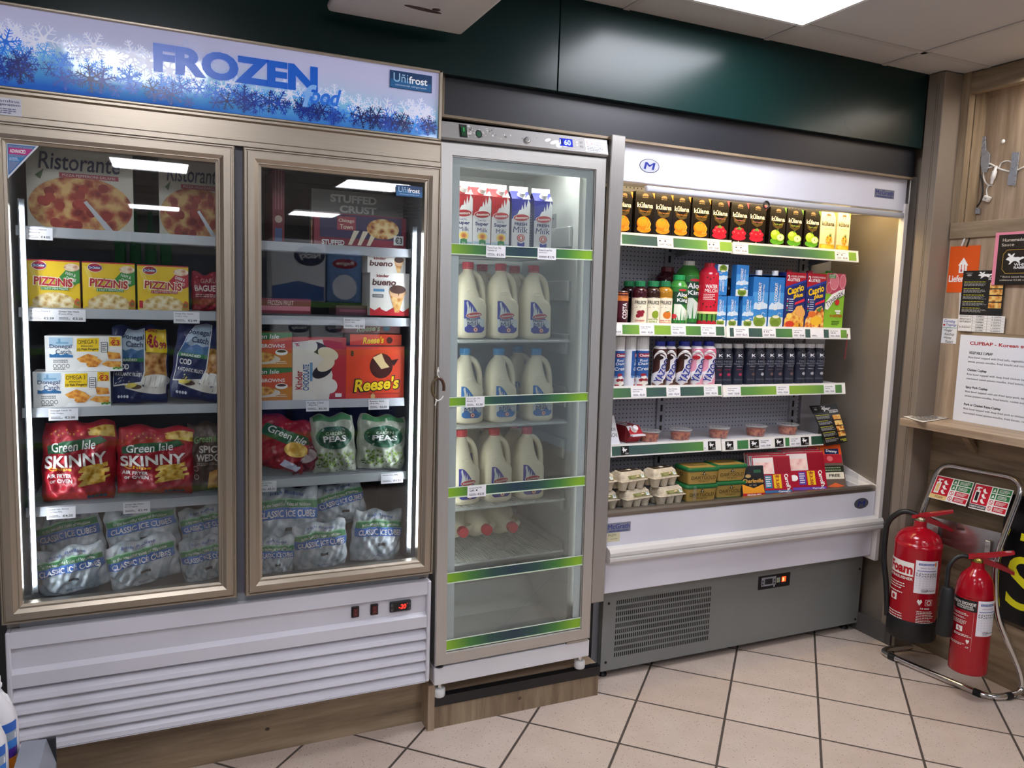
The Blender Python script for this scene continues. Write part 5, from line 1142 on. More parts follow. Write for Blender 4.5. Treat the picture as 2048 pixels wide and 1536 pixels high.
def jug(cap, blue, label, group, name='milk_bottle'):
    r=empty(name); PM=jugmat()
    a=MB(); rings=[]
    for i in range(49):
        t=.925*i/48; _,hw,cx,p=jshape(t); rings.append(ring_pts(cx*JW,0,hw*JW,jdep(t)*JW,t*JH,p,56))
    a.loft(rings,PM)
    mpj=Map(None,JW,JH,30)
    def fn(u,v,n):
        t=max(0,min(.9,v)); _,hw,cx,p=jshape(t); x=(u-.5)*JW; k=min(.97,abs((x-cx*JW)/(hw*JW))); return Vector((x,-jdep(t)*JW*(1-k**p)**(1/p)-n,v*JH))
    mpj.fn=fn; a.lay=.0005
    B=C(blue,.35); SK=C('dfe3e6',.35)
    a.band(mpj,lambda u:.26,lambda u:.50-.9*max(0,u-.30)**1.5 ,.20,.74,B,1,24,10); a.band(mpj,lambda u:.08+.5*max(0,abs(u-.52)-.22)**1.6*2,lambda u:.26,.20,.86,C('dde4ec',.35),1,24,8)
    for i in range(6):
        u=.27+.07*i; a.poly(mpj,[(u,.30),(u+.045,.49-.035*i-.02*(i%2)),(u+.09,.29)],SK,2)
    a.poly(mpj,[(.26,.47),(.30,.49),(.42,.30),(.34,.28)],SK,3)
    a.band(mpj,lambda u:.075+.5*max(0,abs(u-.52)-.2)**1.6*2,lambda u:.165+.02*math.sin(u*22),.22,.84,B,3,28,5)
    script_mark(a,mpj,.50,.305,.24,.036,5,6)
    a.txt(mpj,'FRESH',.44,.245,.34,.028,C('1c2468',.4),6,.03); a.txt(mpj,'Milk',.5,.195,.42,.06,C('1c2468',.4),6,.03,4,.12)
    a.ell(mpj,.55,.115,.075,.033,C('b8242e',.4),7); a.ell(mpj,.55,.115,.058,.026,Wt(),8); a.poly(mpj,[(.52,.1),(.525,.13),(.575,.13),(.58,.1)],C('d85a50',.4),9)
    # raised oval on the shoulder
    a.tube([fn(.42+.13*math.cos(k*math.pi/10),.60+.022*math.sin(k*math.pi/10),.0) for k in range(20)],.0014,PM,6,True)
    a.build('bottle_body',r)
    a=MB(); H=[(-.02,.868),(.10,.86),(.22,.835),(.325,.785),(.40,.70),(.435,.61),(.448,.53),(.448,.46),(.42,.41)]
    pts=smooth_prof(H,3); a.tube([(x*JW,0,z*JH) for x,z in pts],[.0105]*len(pts),PM,12); a.build('handle',r)
    a=MB(); ribcap(a,JW*.175,.922*JH,JH*1.0,C(cap,.4),36,(-.04*JW,0)); a.lathe([(JW*.172,.905*JH),(JW*.172,.918*JH)],C(cap,.4),24,(-.04*JW,0,0)); a.build('cap',r)
    return tag(r,label,'milk bottle',group)
@memo
def jugmat():
    m, nt, b = newmat('milky_plastic'); b.inputs['Base Color'].default_value=lin('f1e8cf'); b.inputs['Roughness'].default_value=.38
    b.inputs['Subsurface Weight'].default_value=.0; bump(nt,b,noise(nt,coords(nt),30,2),.05,.002); return m
def fplace(o, px, z, y, rot=(0,0,0)):
    q=at_y(px, rowpx(px,z+.1,y), y); # row 10 cm up
    o.location=(q.x,y,z+.0016); o.rotation_euler=(rot[0],rot[1]-.0125,rot[2])
ZA=FSZ[0]-.0012
cw=.0672; ch=at_y(1033,371,2.50).z-ZA
g1=gable('super',cw,ch,'red super milk carton cut off by the left door border, first of the row'); fplace(g1,920,ZA,2.535)
g2=dup(g1,(0,0,0),'red super milk carton second from the left on the top fridge shelf',None); fplace(g2,957,ZA,2.535)
g3=dup(g1,(0,0,0),'red super milk carton touching the blue cartons','milk cartons on the top fridge shelf'); fplace(g3,994,ZA,2.535)
g4=gable('fresh',cw,ch,'blue fresh milk carton beside the red cartons'); fplace(g4,1036,ZA,2.535,(0,0,R_(-6)))
g5=dup(g4,(0,0,0),'blue fresh milk carton at the right end of the row'); fplace(g5,1080,ZA,2.535,(0,0,R_(-6)))
def jrow(z,cap,blue,front,back,nm,y=2.545):
    first=None
    for i,(px,t) in enumerate(front+back):
        yy=y if i<len(front) else y+.125*(2 if px==950 else 1)
        if first is None: o=first=jug(cap,blue,t,nm)
        else: o=dup(first,(0,0,0),t,nm)
        fplace(o,px,z-.0012,yy,(0,0,R_(random.Random(px).uniform(-5,3))))
    return first
J1=jrow(FSZ[1],'cc2436','2c33a4',[(938,'red-capped milk bottle cut off by the left border, upper bottle shelf'),(1003,'red-capped milk bottle in the middle of the upper bottle shelf'),(1068,'red-capped milk bottle at the right front of the upper bottle shelf')],[(966,'red-capped milk bottle behind the left pair, upper bottle shelf'),(1030,'red-capped milk bottle behind the right pair, upper bottle shelf')],'red-capped milk bottles on the upper shelf')
J2=jrow(FSZ[2],'2a86c4','1e74c8',[(932,'blue-capped milk bottle at the left, cut off by the border'),(999,'blue-capped milk bottle in the middle front'),(1073,'blue-capped milk bottle at the right front')],[(1037,'blue-capped milk bottle standing behind the other three')],'blue-capped milk bottles')
J3=jrow(FSZ[3],'d02838','2c33a4',[(925,'red-capped milk bottle at the left of the lower bottle shelf'),(990,'red-capped milk bottle in the middle front of the lower bottle shelf'),(1055,'red-capped milk bottle at the right front of the lower bottle shelf')],[(950,'red-capped milk bottle furthest left in the back row, lower bottle shelf'),(980,'red-capped milk bottle behind the middle one, lower bottle shelf'),(1030,'red-capped milk bottle behind the right one, lower bottle shelf')],'red-capped milk bottles on the lower shelf')
for px,py,t in ((928,1070,'milk bottle lying on its side with red cap forward, leftmost of three'),(976,1064,'milk bottle lying on its side with red cap forward, middle of three'),(1027,1061,'milk bottle lying on its side with red cap forward, rightmost of three')):
    o=dup(J3,(0,0,0),t,'milk bottles lying down'); q=at_y(px,py,2.60); o.location=(q.x+.005,2.60+JH,FSZ[4]+.0605); o.rotation_euler=(R_(90),0,0)
# ============================================================ goods in the open chiller
MY=2.612
def mfit(x0,x1,pt,z,y=MY): return fit(x0,x1,pt,y,z)
ZS=[z+.0003 for z in MSZ]
# --- row 1: juice cartons
def a_kul(kind):
    def art(a,F,L,R,T):
        bg='16120f' if kind!='pine' else 'd8cfae'
        a.rect(F,0,0,1,1,C(bg,.22),1)
        TC=C('efe6d4',.35) if kind!='pine' else C('2a2018',.4); OR={'orange':'b8702a','cran':'a03048','apple':'4f7a2a','pine':'c89a3a'}[kind]
        a.poly(F,[(.85,1),(1,1),(1,.86),(.93,.92)],C(OR,.3),2)
        a.poly(F,[(.5+.17*math.cos(t*math.pi/8),.90+.06*math.sin(t*math.pi/8)) for t in range(9)],C('6a4a2c' if kind!='pine' else '5a4028',.4),2)
        for i in range(3): a.line(F,[(.4+.1*i,.9),(.43+.07*i,.955)],.0009,C('c8a878',.4),3)
        a.txt(F,'DE LUXE',.5,.872,.3,.016,C('c8a878' if kind!='pine' else '5a4028',.4),3)
        a.txt(F,'kūlana',.5,.70,.84,.115,TC,4,.015)
        if kind!='pine': a.poly(F,[(.12,.66),(.3,.60),(.5,.52),(.75,.62),(.9,.66),(.8,.5),(.5,.44),(.2,.52)],C('5a4a28',.25,.3),1)
        a.txt(F,{'orange':'Orange Juice','cran':'Cranberry','apple':'Apple Juice','pine':'Pineapple'}[kind],.52,.565,.56,.035,C({'orange':'d88a3a','cran':'d87888','apple':'9ac040','pine':'d8a040'}[kind],.4),4)
        if kind=='orange':
            a.ell(F,.46,.30,.36,.15,C('e8801a',.3),3); a.ell(F,.40,.33,.26,.11,C('f29a28',.3),4); a.ell(F,.5,.17,.38,.08,C('e09020',.3),2); a.poly(F,[(.72,.40),(.86,.30),(.8,.19),(.55,.16),(.66,.28)],C('f6b850',.3),5); a.poly(F,[(.72,.37),(.81,.29),(.76,.21),(.60,.185),(.69,.28)],C('ee8c22',.3),6); a.ell(F,.45,.41,.1,.02,C('7a9a3a',.4),6,20)
        elif kind=='cran':
            a.ell(F,.5,.16,.42,.08,C('c01c3c',.3),2)
            for u,v in ((.25,.26),(.5,.24),(.75,.26),(.36,.33),(.62,.33)): a.ell(F,u,v,.17,.065,C('c4203c',.25),3); a.ell(F,u-.04,v+.02,.05,.02,C('e86878',.25),5)
            a.poly(F,[(.3,.36),(.5,.42),(.66,.36),(.5,.34)],C('6a8a40',.4),6)
        elif kind=='apple':
            a.ell(F,.5,.14,.44,.09,C('57a02a',.3),2); a.ell(F,.38,.30,.3,.125,C('a8cc34',.25),3); a.ell(F,.3,.35,.16,.06,C('cfe46a',.25),4); a.ell(F,.70,.24,.26,.1,C('9cc43a',.25),4); a.ell(F,.70,.24,.22,.08,C('eef0c0',.3),5); a.ell(F,.7,.24,.03,.02,C('5a4020',.4),6); a.poly(F,[(.38,.40),(.55,.46),(.5,.40)],C('4f8a30',.4),6)
        else:
            a.rect(F,0,0,1,.16,C('e0a020',.3),2); a.ell(F,.62,.28,.22,.12,FOOD('8a5a1c','c8902c','e8c050',90.,.4),3)
            for q in (-.16,-.08,0,.08,.16): a.poly(F,[(.66,.36),(.66+q+.03,.52-abs(q)*.4),(.70,.36)],C('3f6a2c',.4),4)
            a.ell(F,.32,.1,.22,.05,C('f0c850',.3),4); a.ell(F,.6,.08,.22,.05,C('e8b838',.3),4)
        a.rect(F,.47,-.0,.53,.07,C('b8b0a0',.3),3)
    return art
KJ=[(1230,1264,382,'orange','orange juice carton half hidden by the steel corner post'),(1269,1308,383,'orange','first full orange juice carton right of the steel post'),(1309,1345,388,'orange','second full orange juice carton right of the steel post'),(1346,1380,392,'orange','third full orange juice carton right of the steel post'),(1383,1420,396,'orange','orange juice carton next to the cranberry ones'),(1422,1457,401,'cran','cranberry juice carton next to the orange ones'),(1461,1496,405,'cran','middle one of the three cranberry juice cartons'),(1497,1531,409,'cran','cranberry juice carton behind the hanging pull ring'),(1539,1571,414,'apple','apple juice carton just right of the pull ring'),(1573,1605,418,'apple','apple juice carton in the middle of its three'),(1609,1639,421,'apple','apple juice carton beside the cream pineapple cartons'),(1641,1670,424,'pine','cream pineapple juice carton beside the apple ones'),(1674,1699,426,'pine','cream pineapple juice carton at the right end of the top shelf')]
rr=random.Random(2)
for x0,x1,pt,k,t in KJ:
    cx,w,h=mfit(x0,x1,pt,ZS[0]+(0 if x0<1465 else -.0))
    carton_box('juice_carton',w*.985,.062,h,'16120f' if k!='pine' else 'cfc6a4',None,a_kul(k),(cx,MY+.031,ZS[0]),t,'juice carton','juice cartons on the top chiller shelf',(0,0,R_(rr.uniform(-2.5,2.5))),None,.25)
# --- row 2
def bottle(name,cx,y,z,prof,mat,capm,capz,capr,art,label,cat,group=None,span=150,rz=0,maps=None,cyl_l=None,rib=True):
    r=empty(name,(cx,y,z),(0,0,rz)); a=MB(); a.lathe(prof,mat,28); mp=cyl(prof,0,prof[-1][1],span)
    if art: art(a,mp)
    a.build('bottle_body',r)
    a=MB()
    if rib: ribcap(a,capr,capz[0],capz[1],capm,28)
    else: a.lathe([(capr,capz[0]),(capr,capz[1]-.002),(capr*.92,capz[1])],capm,20)
    a.build('cap',r); return tag(r,label,cat,group)
def bprof(W,H,pts,n=3): return [(r*W,z*H) for r,z in smooth_prof(pts,n,True)]
def can(cx,w,h,y,z,label,group):
    r=empty('coffee_can',(cx,y,z)); q=w/2
    P=[(q*.86,0),(q*.98,.006),(q,.012),(q,h-.014),(q*.97,h-.008),(q*.9,h-.003),(q*.9,h)]
    a=MB(); a.lathe(P,C('4a1626',.3,.4),28); mp=cyl(P,.0,h,170); 
    a.band(mp,lambda u:.72,lambda u:.95,0,1,C('d8803a',.35),1,18,2); a.band(mp,lambda u:.02,lambda u:.72,0,1,C('4d1526',.35),1,18,3)
    a.txt(mp,'COSTA',.5,.42,.88,.13,Wt(),3,.04,90); a.txt(mp,'COFFEE',.70,.34,.4,.045,Wt(),3,.02,90); a.txt(mp,'CARAMEL LATTE',.56,.84,.4,.04,C('4a2a18',.4),3,.02)
    a.build('can_body',r); a=MB(); a.lathe([(q*.88,h-.001),(q*.88,h+.0012),(q*.8,h+.0012)],C('b8b4b0',.3,.8),24); a.build('can_lid',r)
    return tag(r,label,'coffee can',group)
cx,w,h=mfit(1238,1261,583,ZS[1]); can(cx,w,h,MY+w/2,ZS[1],'maroon coffee can with an orange top band at the left of its shelf','coffee cans')
cx,w,h=mfit(1213,1237,583,ZS[1]); can(cx,w,h,MY+w/2,ZS[1],'maroon coffee can mostly hidden behind the steel post','coffee cans')
def fruice(px,flav,label,back=False,y=None):
    cx,w,h=mfit(px-13.5,px+13.5,562,ZS[1],(y or MY)+.027); liq={'cran':'3a0f1c','apple':'2f1a14','orange':'a8741e','dark':'2a1216'}[flav]
    H=h; P=bprof(w,H,[(.44,0),(.5,.02),(.5,.60),(.49,.63),(.50,.66),(.5,.74),(.44,.81),(.30,.86),(.24,.88)])
    def art(a,mp):
        if back: return
        a.band(mp,lambda u:.02,lambda u:.70,0,1,C('ece4cc',.4),1,16,3); a.txt(mp,'FRUICE',.5,.585,.56,.09,C('2a2a1c',.4),3,.02)
        a.line(mp,[(.1,.4),(.3,.46),(.5,.47),(.8,.43)],.0012,C('4a4038',.4),3)
        if flav=='cran':
            for u,v in ((.4,.24),(.55,.27),(.6,.34),(.45,.33)): a.ell(mp,u,v,.11,.05,C('8a1a2c',.3),4)
            a.txt(mp,'CRANBERRY',.5,.115,.52,.045,C('a83038',.4),4,.02)
        elif flav=='apple': a.ell(mp,.6,.28,.17,.1,C('8aa028',.3),4); a.txt(mp,'100% PURE',.5,.15,.5,.035,C('6a8a3a',.4),4,.02); a.txt(mp,'APPLE',.5,.09,.4,.04,C('6a9a2a',.4),4,.02)
        else: a.ell(mp,.58,.27,.2,.095,C('d8741c',.3),4); a.poly(mp,[(.5,.36),(.7,.38),(.58,.33)],C('4f7a2a',.4),5); a.txt(mp,'100% PURE',.5,.125,.6,.035,C('c85a28',.4),4,.02); a.txt(mp,'ORANGE',.5,.075,.6,.035,C('d8641c',.4),4,.02)
    return bottle('juice_bottle',cx,(y or MY)+.027,ZS[1],P,C(liq,.12),C('1e7a4a',.4),(.875*H,H),w*.34,art,label,'juice bottle','green-capped juice bottles',150,R_(-20))
fruice(1278,'cran','cranberry juice bottle with cream label beside the coffee can'); fruice(1304,'apple','green apple juice bottle, middle of the three cream-labelled ones'); fruice(1328,'orange','orange juice bottle with cream label beside the green aloe drink')
fruice(1256,'dark','green-capped dark bottle behind the coffee can and the cranberry juice',True,2.70); fruice(1316,'dark','green-capped bottle in the second row behind the apple juice',True,2.72); fruice(1338,'orange','green-capped bottle in the second row behind the orange juice',True,2.72)
def a_aloe(a,mp):
    a.band(mp,lambda u:.0,lambda u:.82,0,1,C('2c7a34',.3),1,16,4); a.band(mp,lambda u:.12,lambda u:.42+.1*math.sin(u*5),.3,.9,C('dfe6d8',.35),2,12,3)
    a.rect(mp,.24,.46,.96,.72,C('123f2a',.35),3); a.txt(mp,'Aloe',.6,.66,.42,.09,Wt(),5,.03); a.txt(mp,'vera',.74,.6,.2,.035,C('c8d83a',.4),5,.02); a.txt(mp,'King',.62,.535,.44,.10,Wt(),5,.03); a.ell(mp,.6,.755,.16,.022,C('c02838',.4),4)
    rr=random.Random(1)
    for i in range(9): u=.2+.09*i; a.poly(mp,[(u-.03,.06),(u+.03,.06),(u+.12*(rr.random()-.4),.22+.2*rr.random())],C(rr.choice(('2f8a34','1d6a2c','4aa83c')),.3),4+i%3)
    a.ell(mp,.3,.2,.12,.05,C('c82a34',.35),8); a.band(mp,lambda u:.02,lambda u:.06,0,1,C('1d5a34',.3),7,12,1)
AP=[(.42,0),(.48,.03),(.5,.06),(.5,.70),(.47,.78),(.36,.86),(.24,.91),(.22,.93)]
cx,w,h=mfit(1340,1371,550,ZS[1],2.645); bottle('aloe_bottle',cx,2.645,ZS[1],bprof(w,h,AP),C('3f8a3a',.15),C('1f9a54',.4),(.90*h,h),w*.31,a_aloe,'small green aloe drink bottle in front','aloe bottle','green aloe drink bottles',160,R_(-24))
cx,w,h=mfit(1352,1398,522,ZS[1],2.72); bottle('aloe_bottle',cx,2.72,ZS[1],bprof(w,h,AP),C('3f8a3a',.15),C('e8e8e0',.4),(.93*h,h),w*.2,a_aloe,'large green aloe drink bottle behind the small one','aloe bottle','green aloe drink bottles',150,R_(-22))
def a_melon(a,mp):
    a.band(mp,lambda u:.24,lambda u:.86,0,1,C('c81e34',.25),1,16,4); a.band(mp,lambda u:.21,lambda u:.25,0,1,C('f0e0a0',.3),2,16,1); a.band(mp,lambda u:.0,lambda u:.22,0,1,C('5a9a3a',.3),1,16,2)
    for i in range(6): u=.08+.17*i; a.band(mp,lambda u_:.0,lambda u_:.21,u,u+.06,C('1d4a24',.3),3,3,2)
    a.txt(mp,'WATER',.56,.67,.42,.06,Wt(),4,.02); a.txt(mp,'MELON',.56,.6,.44,.06,Wt(),4,.02); a.lines(mp,.3,.55,.7,.44,4,C('f0c0c0',.4),4,4)
    for u,v in ((.4,.82),(.5,.79),(.6,.82),(.3,.38),(.42,.33),(.55,.33),(.66,.36),(.72,.41)): a.ell(mp,u,v,.022,.014,C('1a0a0c',.3),4,0,8)
cx,w,h=mfit(1399,1433,530,ZS[1],2.65); bottle('melon_bottle',cx,2.65,ZS[1],bprof(w,h,[(.44,0),(.49,.02),(.5,.05),(.5,.8),(.46,.88),(.3,.95),(.22,.97)]),C('b01c30',.2),C('b8202c',.4),(.96*h,h*1.0+.008),w*.25,a_melon,'red watermelon drink bottle with a striped green base','drink bottle',None,160,R_(-30))
cx,w,h=mfit(1312,1352,534,ZS[1],2.76); bottle('juice_bottle',cx,2.76,ZS[1],bprof(w,h,[(.46,0),(.5,.04),(.5,.74),(.4,.86),(.24,.93)]),C('3a0f1a',.15),C('5a1420',.4),(.92*h,h),w*.27,None,'large dark red bottle at the back beside the big aloe bottle','juice bottle',None)
def a_koh(flip=False,big=False):
    def art(a,F,L,R,T):
        if flip: F=Map(lambda u,v,n,f=F: f.fn(1-u,1-v,n),F.W,F.H)
        a.rect(F,0,0,1,1,C('2f7cc4',.35),1); a.rect(F,0,.44,1,.7,C('4f9ad8',.35),2); a.poly(F,[(0,.42),(.2,.5),(.4,.46),(.6,.52),(1,.46),(1,.38),(0,.34)],C('cfe0ee',.35),3); a.rect(F,0,.2,1,.36,C('3a8ad0',.35),3); a.rect(F,0,0,1,.21,C('d8dfe0',.35),4)
        a.txt(F,'KOH COCONUT',.5 if big else .3,.62,.52 if not big else .56,.15 if big else .2,Wt(),5,.02,90) if False else None
        m2=Map(lambda u,v,n,f=F: f.fn(u,v,n),F.W,F.H)
        def vt(t,cu,cv,lm,th,bold): a.txt(m2,t,cu,cv,lm/m2.W,th/m2.H,Wt(),6,bold,90)
        H_=F.H; vt('KOH COCONUT',.42,.62,H_*.54,F.W*.2,.03); vt('100% Coconut Water',.66,.68,H_*.36,F.W*.1,.01)
        a.ell(F,.5,.13,.40 if big else .36,.125,C('7f9a34',.3),6); a.ell(F,.46,.09,.3,.07,C('6a8428',.3),7); a.ell(F,.5,.215,.24,.03,C('e8e4c8',.3),8); a.line(F,[(.55,.22),(.68,.30),(.85,.27)],.0018,Wt(),9)
        if not big: a.txt(F,'COCO',.55,.1,.3,.05,C('3a4a18',.4),9,.02)
    return art
def kbox(x0,x1,pt,z,art,label,big=False,y=MY,rz=0,d=.032):
    cx,w,h=mfit(x0,x1,pt,z,y)
    if not big: return carton_box('coconut_water_carton',w*.97,d,h,'2a72b8',None,art,(cx,y+d/2,z),label,'coconut water carton','small coconut water cartons',(0,0,rz))
    r=empty('coconut_water_carton',(cx,y+d/2,z),(0,0,rz)); h2=h-.022; a=MB(); a.box(-w*.485,w*.485,-d/2,d/2,0,h2*.97,C('2a72b8',.35),.001,1)
    a.prism([(-d/2,h2*.97),(d/2,h2*.97),(d/2,h2*.985),(-d/2,h2)],'x',-w*.485,w*.485,C('3a8ad0',.35)); a.prism([(-d/2,h2*.97),(-d/2,h2*1.0),(d/2,h2*1.02),(d/2,h2*.97)],'x',-w*.485,w*.485,C('2a72b8',.35))
    F,L,R,T=box_maps(w*.97,d,h2*.97); art(a,F,L,R,T); a.build('carton',r)
    a=MB(); ribcap(a,.014,h2*.99,h2+.022,C('f0f0ee',.4),24,(.004,-.006)); a.build('cap',r); return tag(r,label,'coconut water carton','litre coconut water cartons')
kh=mfit(1453,1477,592,ZS[1])[2]
for x0,x1,t in ((1430,1452,'small blue coconut water carton beside the watermelon bottle, bottom row'),(1454,1476,'small blue coconut water carton standing second in the bottom row'),(1484,1507,'small blue coconut water carton next to the litre cartons, bottom row')): kbox(x0,x1,592,ZS[1],a_koh(),t)
kbox(1434,1455,529,ZS[1]+kh+.001,a_koh(True),'small blue coconut water carton set upside down on top, left',False,MY)
kbox(1472,1497,530,ZS[1]+kh+.001,a_koh(),'small blue coconut water carton stacked on top, right',False,MY)
kbox(1505,1536,540,ZS[1],a_koh(False,True),'tall blue coconut water carton, the left one of the pair',True,MY+.005,0,.06)
kbox(1538,1568,541,ZS[1],a_koh(False,True),'tall blue coconut water carton beside the purple fruit drink boxes',True,MY+.005,0,.06)
cx,w,h=mfit(1452,1472,556,ZS[1],2.70); bottle('drink_bottle',cx,2.72,ZS[1],bprof(w,h,[(.46,0),(.5,.04),(.5,.66),(.4,.8),(.24,.9)]),C('2a1418',.15),C('3a1a20',.4),(.88*h,h),w*.27,lambda a,mp:(a.band(mp,lambda u:.3,lambda u:.62,0,1,C('d8d4cc',.4),1,12,2),a.ring(mp,.5,.46,.3,.1,.2,K_(),3,16)),'dark bottle with a pale label behind the small coconut cartons','drink bottle',None)
def tall_box(name,x0,x1,pt,base,art,capc,label,cat,group,y=MY,d=.085):
    cx,w,h=mfit(x0,x1,pt,ZS[1],y); r=empty(name,(cx,y+d/2,ZS[1])); a=MB(); a.box(-w*.49,w*.49,-d/2,d/2,0,h,C(base,.35),.001,1); F,L,R,T=box_maps(w*.98,d,h); art(a,F,L,R,T); a.build('carton',r)
    a=MB(); ribcap(a,.014,h,h+.012,C(capc,.4),24,(-.005,.0)); a.build('cap',r); return tag(r,label,cat,group)
def a_cap(var):
    def art(a,F,L,R,T):
        a.rect(F,0,0,1,1,C('1c2a6c',.35),1); a.poly(F,[(0,.74),(0,1),(1,1),(1,.88)],C('b0182c',.35),2); a.txt(F,'2',.12,.90,.13,.10,Wt(),4,.02); a.txt(F,'VITAMINS & MINERALS',.58,.93,.72,.035,Wt(),4,.02); a.txt(F,'LITRES',.44,.87,.46,.055,Wt(),4,.02)
        a.poly(F,[(.0,.70),(.0,.74),(1,.88),(1,.84)],C('2a3f9c',.35),2)
        a.txt(F,'Caprio',.5,.68,.82,.16,C('f4c81c',.35),5,.03,16,.1); a.txt(F,'plus',.64,.585,.46,.1,C('f4c81c',.35),5,.03,10,.1)
        a.poly(F,[(.5,.42),(.5,.46),(.97,.54),(.97,.49)],C('d8283c',.35),4)
        for i in range(6): v=.52-.04*i; a.ell(F,.13,v,.035,.015,C(('d8d8e8','c83040','3a9a5a')[i%3],.35),4,0,10); a.rect(F,.2,v-.006,.42,v+.006,C('d0d4e8',.4),4)
        fr=[FOOD('c8542a','e0963a','f0c860',45.,.4),FOOD('b84a20','e08a2c','f4d27a',45.,.4)][var]
        a.poly(F,[(.0,.0),(.04,.16),(.2,.26),(.4,.28),(.6,.38),(.85,.42),(.98,.3),(1,.0)],fr,5)
        if var==0: a.ell(F,.78,.3,.2,.13,C('e8a85a',.35),6,60); a.ell(F,.25,.22,.14,.05,C('f0d060',.35),6); a.ell(F,.3,.07,.22,.06,C('c8381c',.35),6); a.ell(F,.74,.06,.2,.05,C('d89a28',.35),6)
        else: a.ell(F,.35,.26,.2,.06,C('e0702c',.35),6); a.ell(F,.6,.14,.3,.09,C('f0bc30',.35),6); a.poly(F,[(.55,.34),(.9,.42),(.75,.3)],C('4a7a34',.4),7)
        a.txt(F,'2L',.8,.06,.12,.05,K_(),8,.02)
    return art
tall_box('fruit_drink_carton',1569,1610,545,'1c2a6c',a_cap(0),'a01828','dark blue two litre fruit drink carton with a pear picture','fruit drink carton','two litre fruit drink cartons')
tall_box('fruit_drink_carton',1611,1650,547,'1c2a6c',a_cap(1),'a01828','dark blue two litre fruit drink carton with a pineapple picture','fruit drink carton','two litre fruit drink cartons')
def a_tym(a,F,L,R,T):
    a.rect(F,0,0,1,1,C('86bc30',.35),1); a.poly(F,[(0,.64),(0,1),(1,1),(1,.7),(.5,.62)],C('b8405c',.35),2); a.ell(F,.4,.85,.24,.15,C('d87a88',.35),3); a.ell(F,.85,.86,.2,.13,C('d06878',.35),3); a.ell(F,.15,.74,.16,.1,C('c84a5a',.35),3)
    for cu,cv,ru,rv in ((.4,.85,.24,.15),(.85,.86,.14,.13),(.15,.74,.14,.1)): a.ring(F,cu,cv,ru,rv,.08,C('e8c0c0',.35),4)
    a.rect(F,.08,.91,.46,.98,C('5a8a4a',.35),5); a.txt(F,'NO ADDED',.27,.96,.3,.02,Wt(),6); a.txt(F,'SUGAR',.27,.93,.24,.02,Wt(),6)
    a.poly(F,[(.0,.36),(.0,.47),(.3,.62),(.7,.70),(.98,.73),(.98,.62),(.75,.58),(.42,.49),(.14,.34)],Wt(),6); a.txt(F,'TYMBARK',.49,.545,1.02,.10,K_(),8,.04,31)
    a.ell(F,.62,.485,.12,.055,C('c8202c',.3),8); a.rect(F,.58,.53,.66,.56,C('4a8a30',.4),9); a.rect(F,.55,.31,.84,.34,Wt(),4); a.rect(F,.62,.27,.82,.3,Wt(),4); a.txt(F,'W KARTONIE',.6,.235,.66,.05,C('c83a20',.4),5,.03); a.lines(F,.4,.15,.85,.06,3,C('2a4a18',.4),5,3)
tall_box('fruit_drink_carton',1650,1688,547,'86bc30',a_tym,'3f9a30','lime green and pink watermelon drink carton at the right end','fruit drink carton','two litre fruit drink cartons',MY+.003)
# --- row 3
def cream(px0,px1,label,group='blue spray cream cans',rz=0,pt=673):
    cx,w,h=mfit(px0,px1,pt,ZS[2]); q=w/2; r=empty('spray_cream_can',(cx,MY+q,ZS[2]),(0,0,rz)); P=[(q*.95,0),(q,.004),(q,h*.72),(q*.96,h*.745)]
    a=MB(); a.lathe(P,C('e8eaf0',.3),28); mp=cyl(P,0,h*.72,165); a.band(mp,lambda u:.28+.1*abs(u-.5),lambda u:1,0,1,C('2a5a9c',.3),1,18,3); a.band(mp,lambda u:.26,lambda u:.42,0,1,C('5a86bc',.3),0,18,2)
    a.rect(mp,.2,.82,.82,.93,C('a01830',.35),3); a.txt(mp,'Cheivers',.51,.875,.54,.07,Wt(),5,.02); a.txt(mp,'Real',.45,.74,.36,.07,Wt(),4,.0,4,.1); a.txt(mp,'Dairy',.5,.64,.6,.09,Wt(),4,.01,4,.1); a.txt(mp,'Cream',.52,.515,.76,.09,Wt(),4,.01,4,.1); a.line(mp,[(.15,.45),(.9,.45)],.0006,Wt(),4)
    for u,v,c in ((.5,.06,'f0ece4'),(.35,.1,'e4dccc'),(.65,.1,'f4f0e8'),(.5,.16,'e8e0d0'),(.38,.2,'8a1c28'),(.58,.2,'8a1c28'),(.48,.28,'f2eee8'),(.44,.34,'a02030'),(.3,.05,'b03040'),(.68,.05,'6a4a28')): a.ell(mp,u,v,.13,.045,C(c,.35),4,0,12)
    a.build('can_body',r); a=MB(); ribcap(a,q*.95,h*.745,h,C('d6d4d2',.4),40); a.build('cap',r); return tag(r,label,'spray cream can',group)
cream(1277,1304,'blue spray cream can beside the chocolate milkshakes'); cream(1232,1254,'blue spray cream can at the left end beside the steel post'); cream(1255,1276,'blue spray cream can in the middle, its label turned away',rz=R_(70))
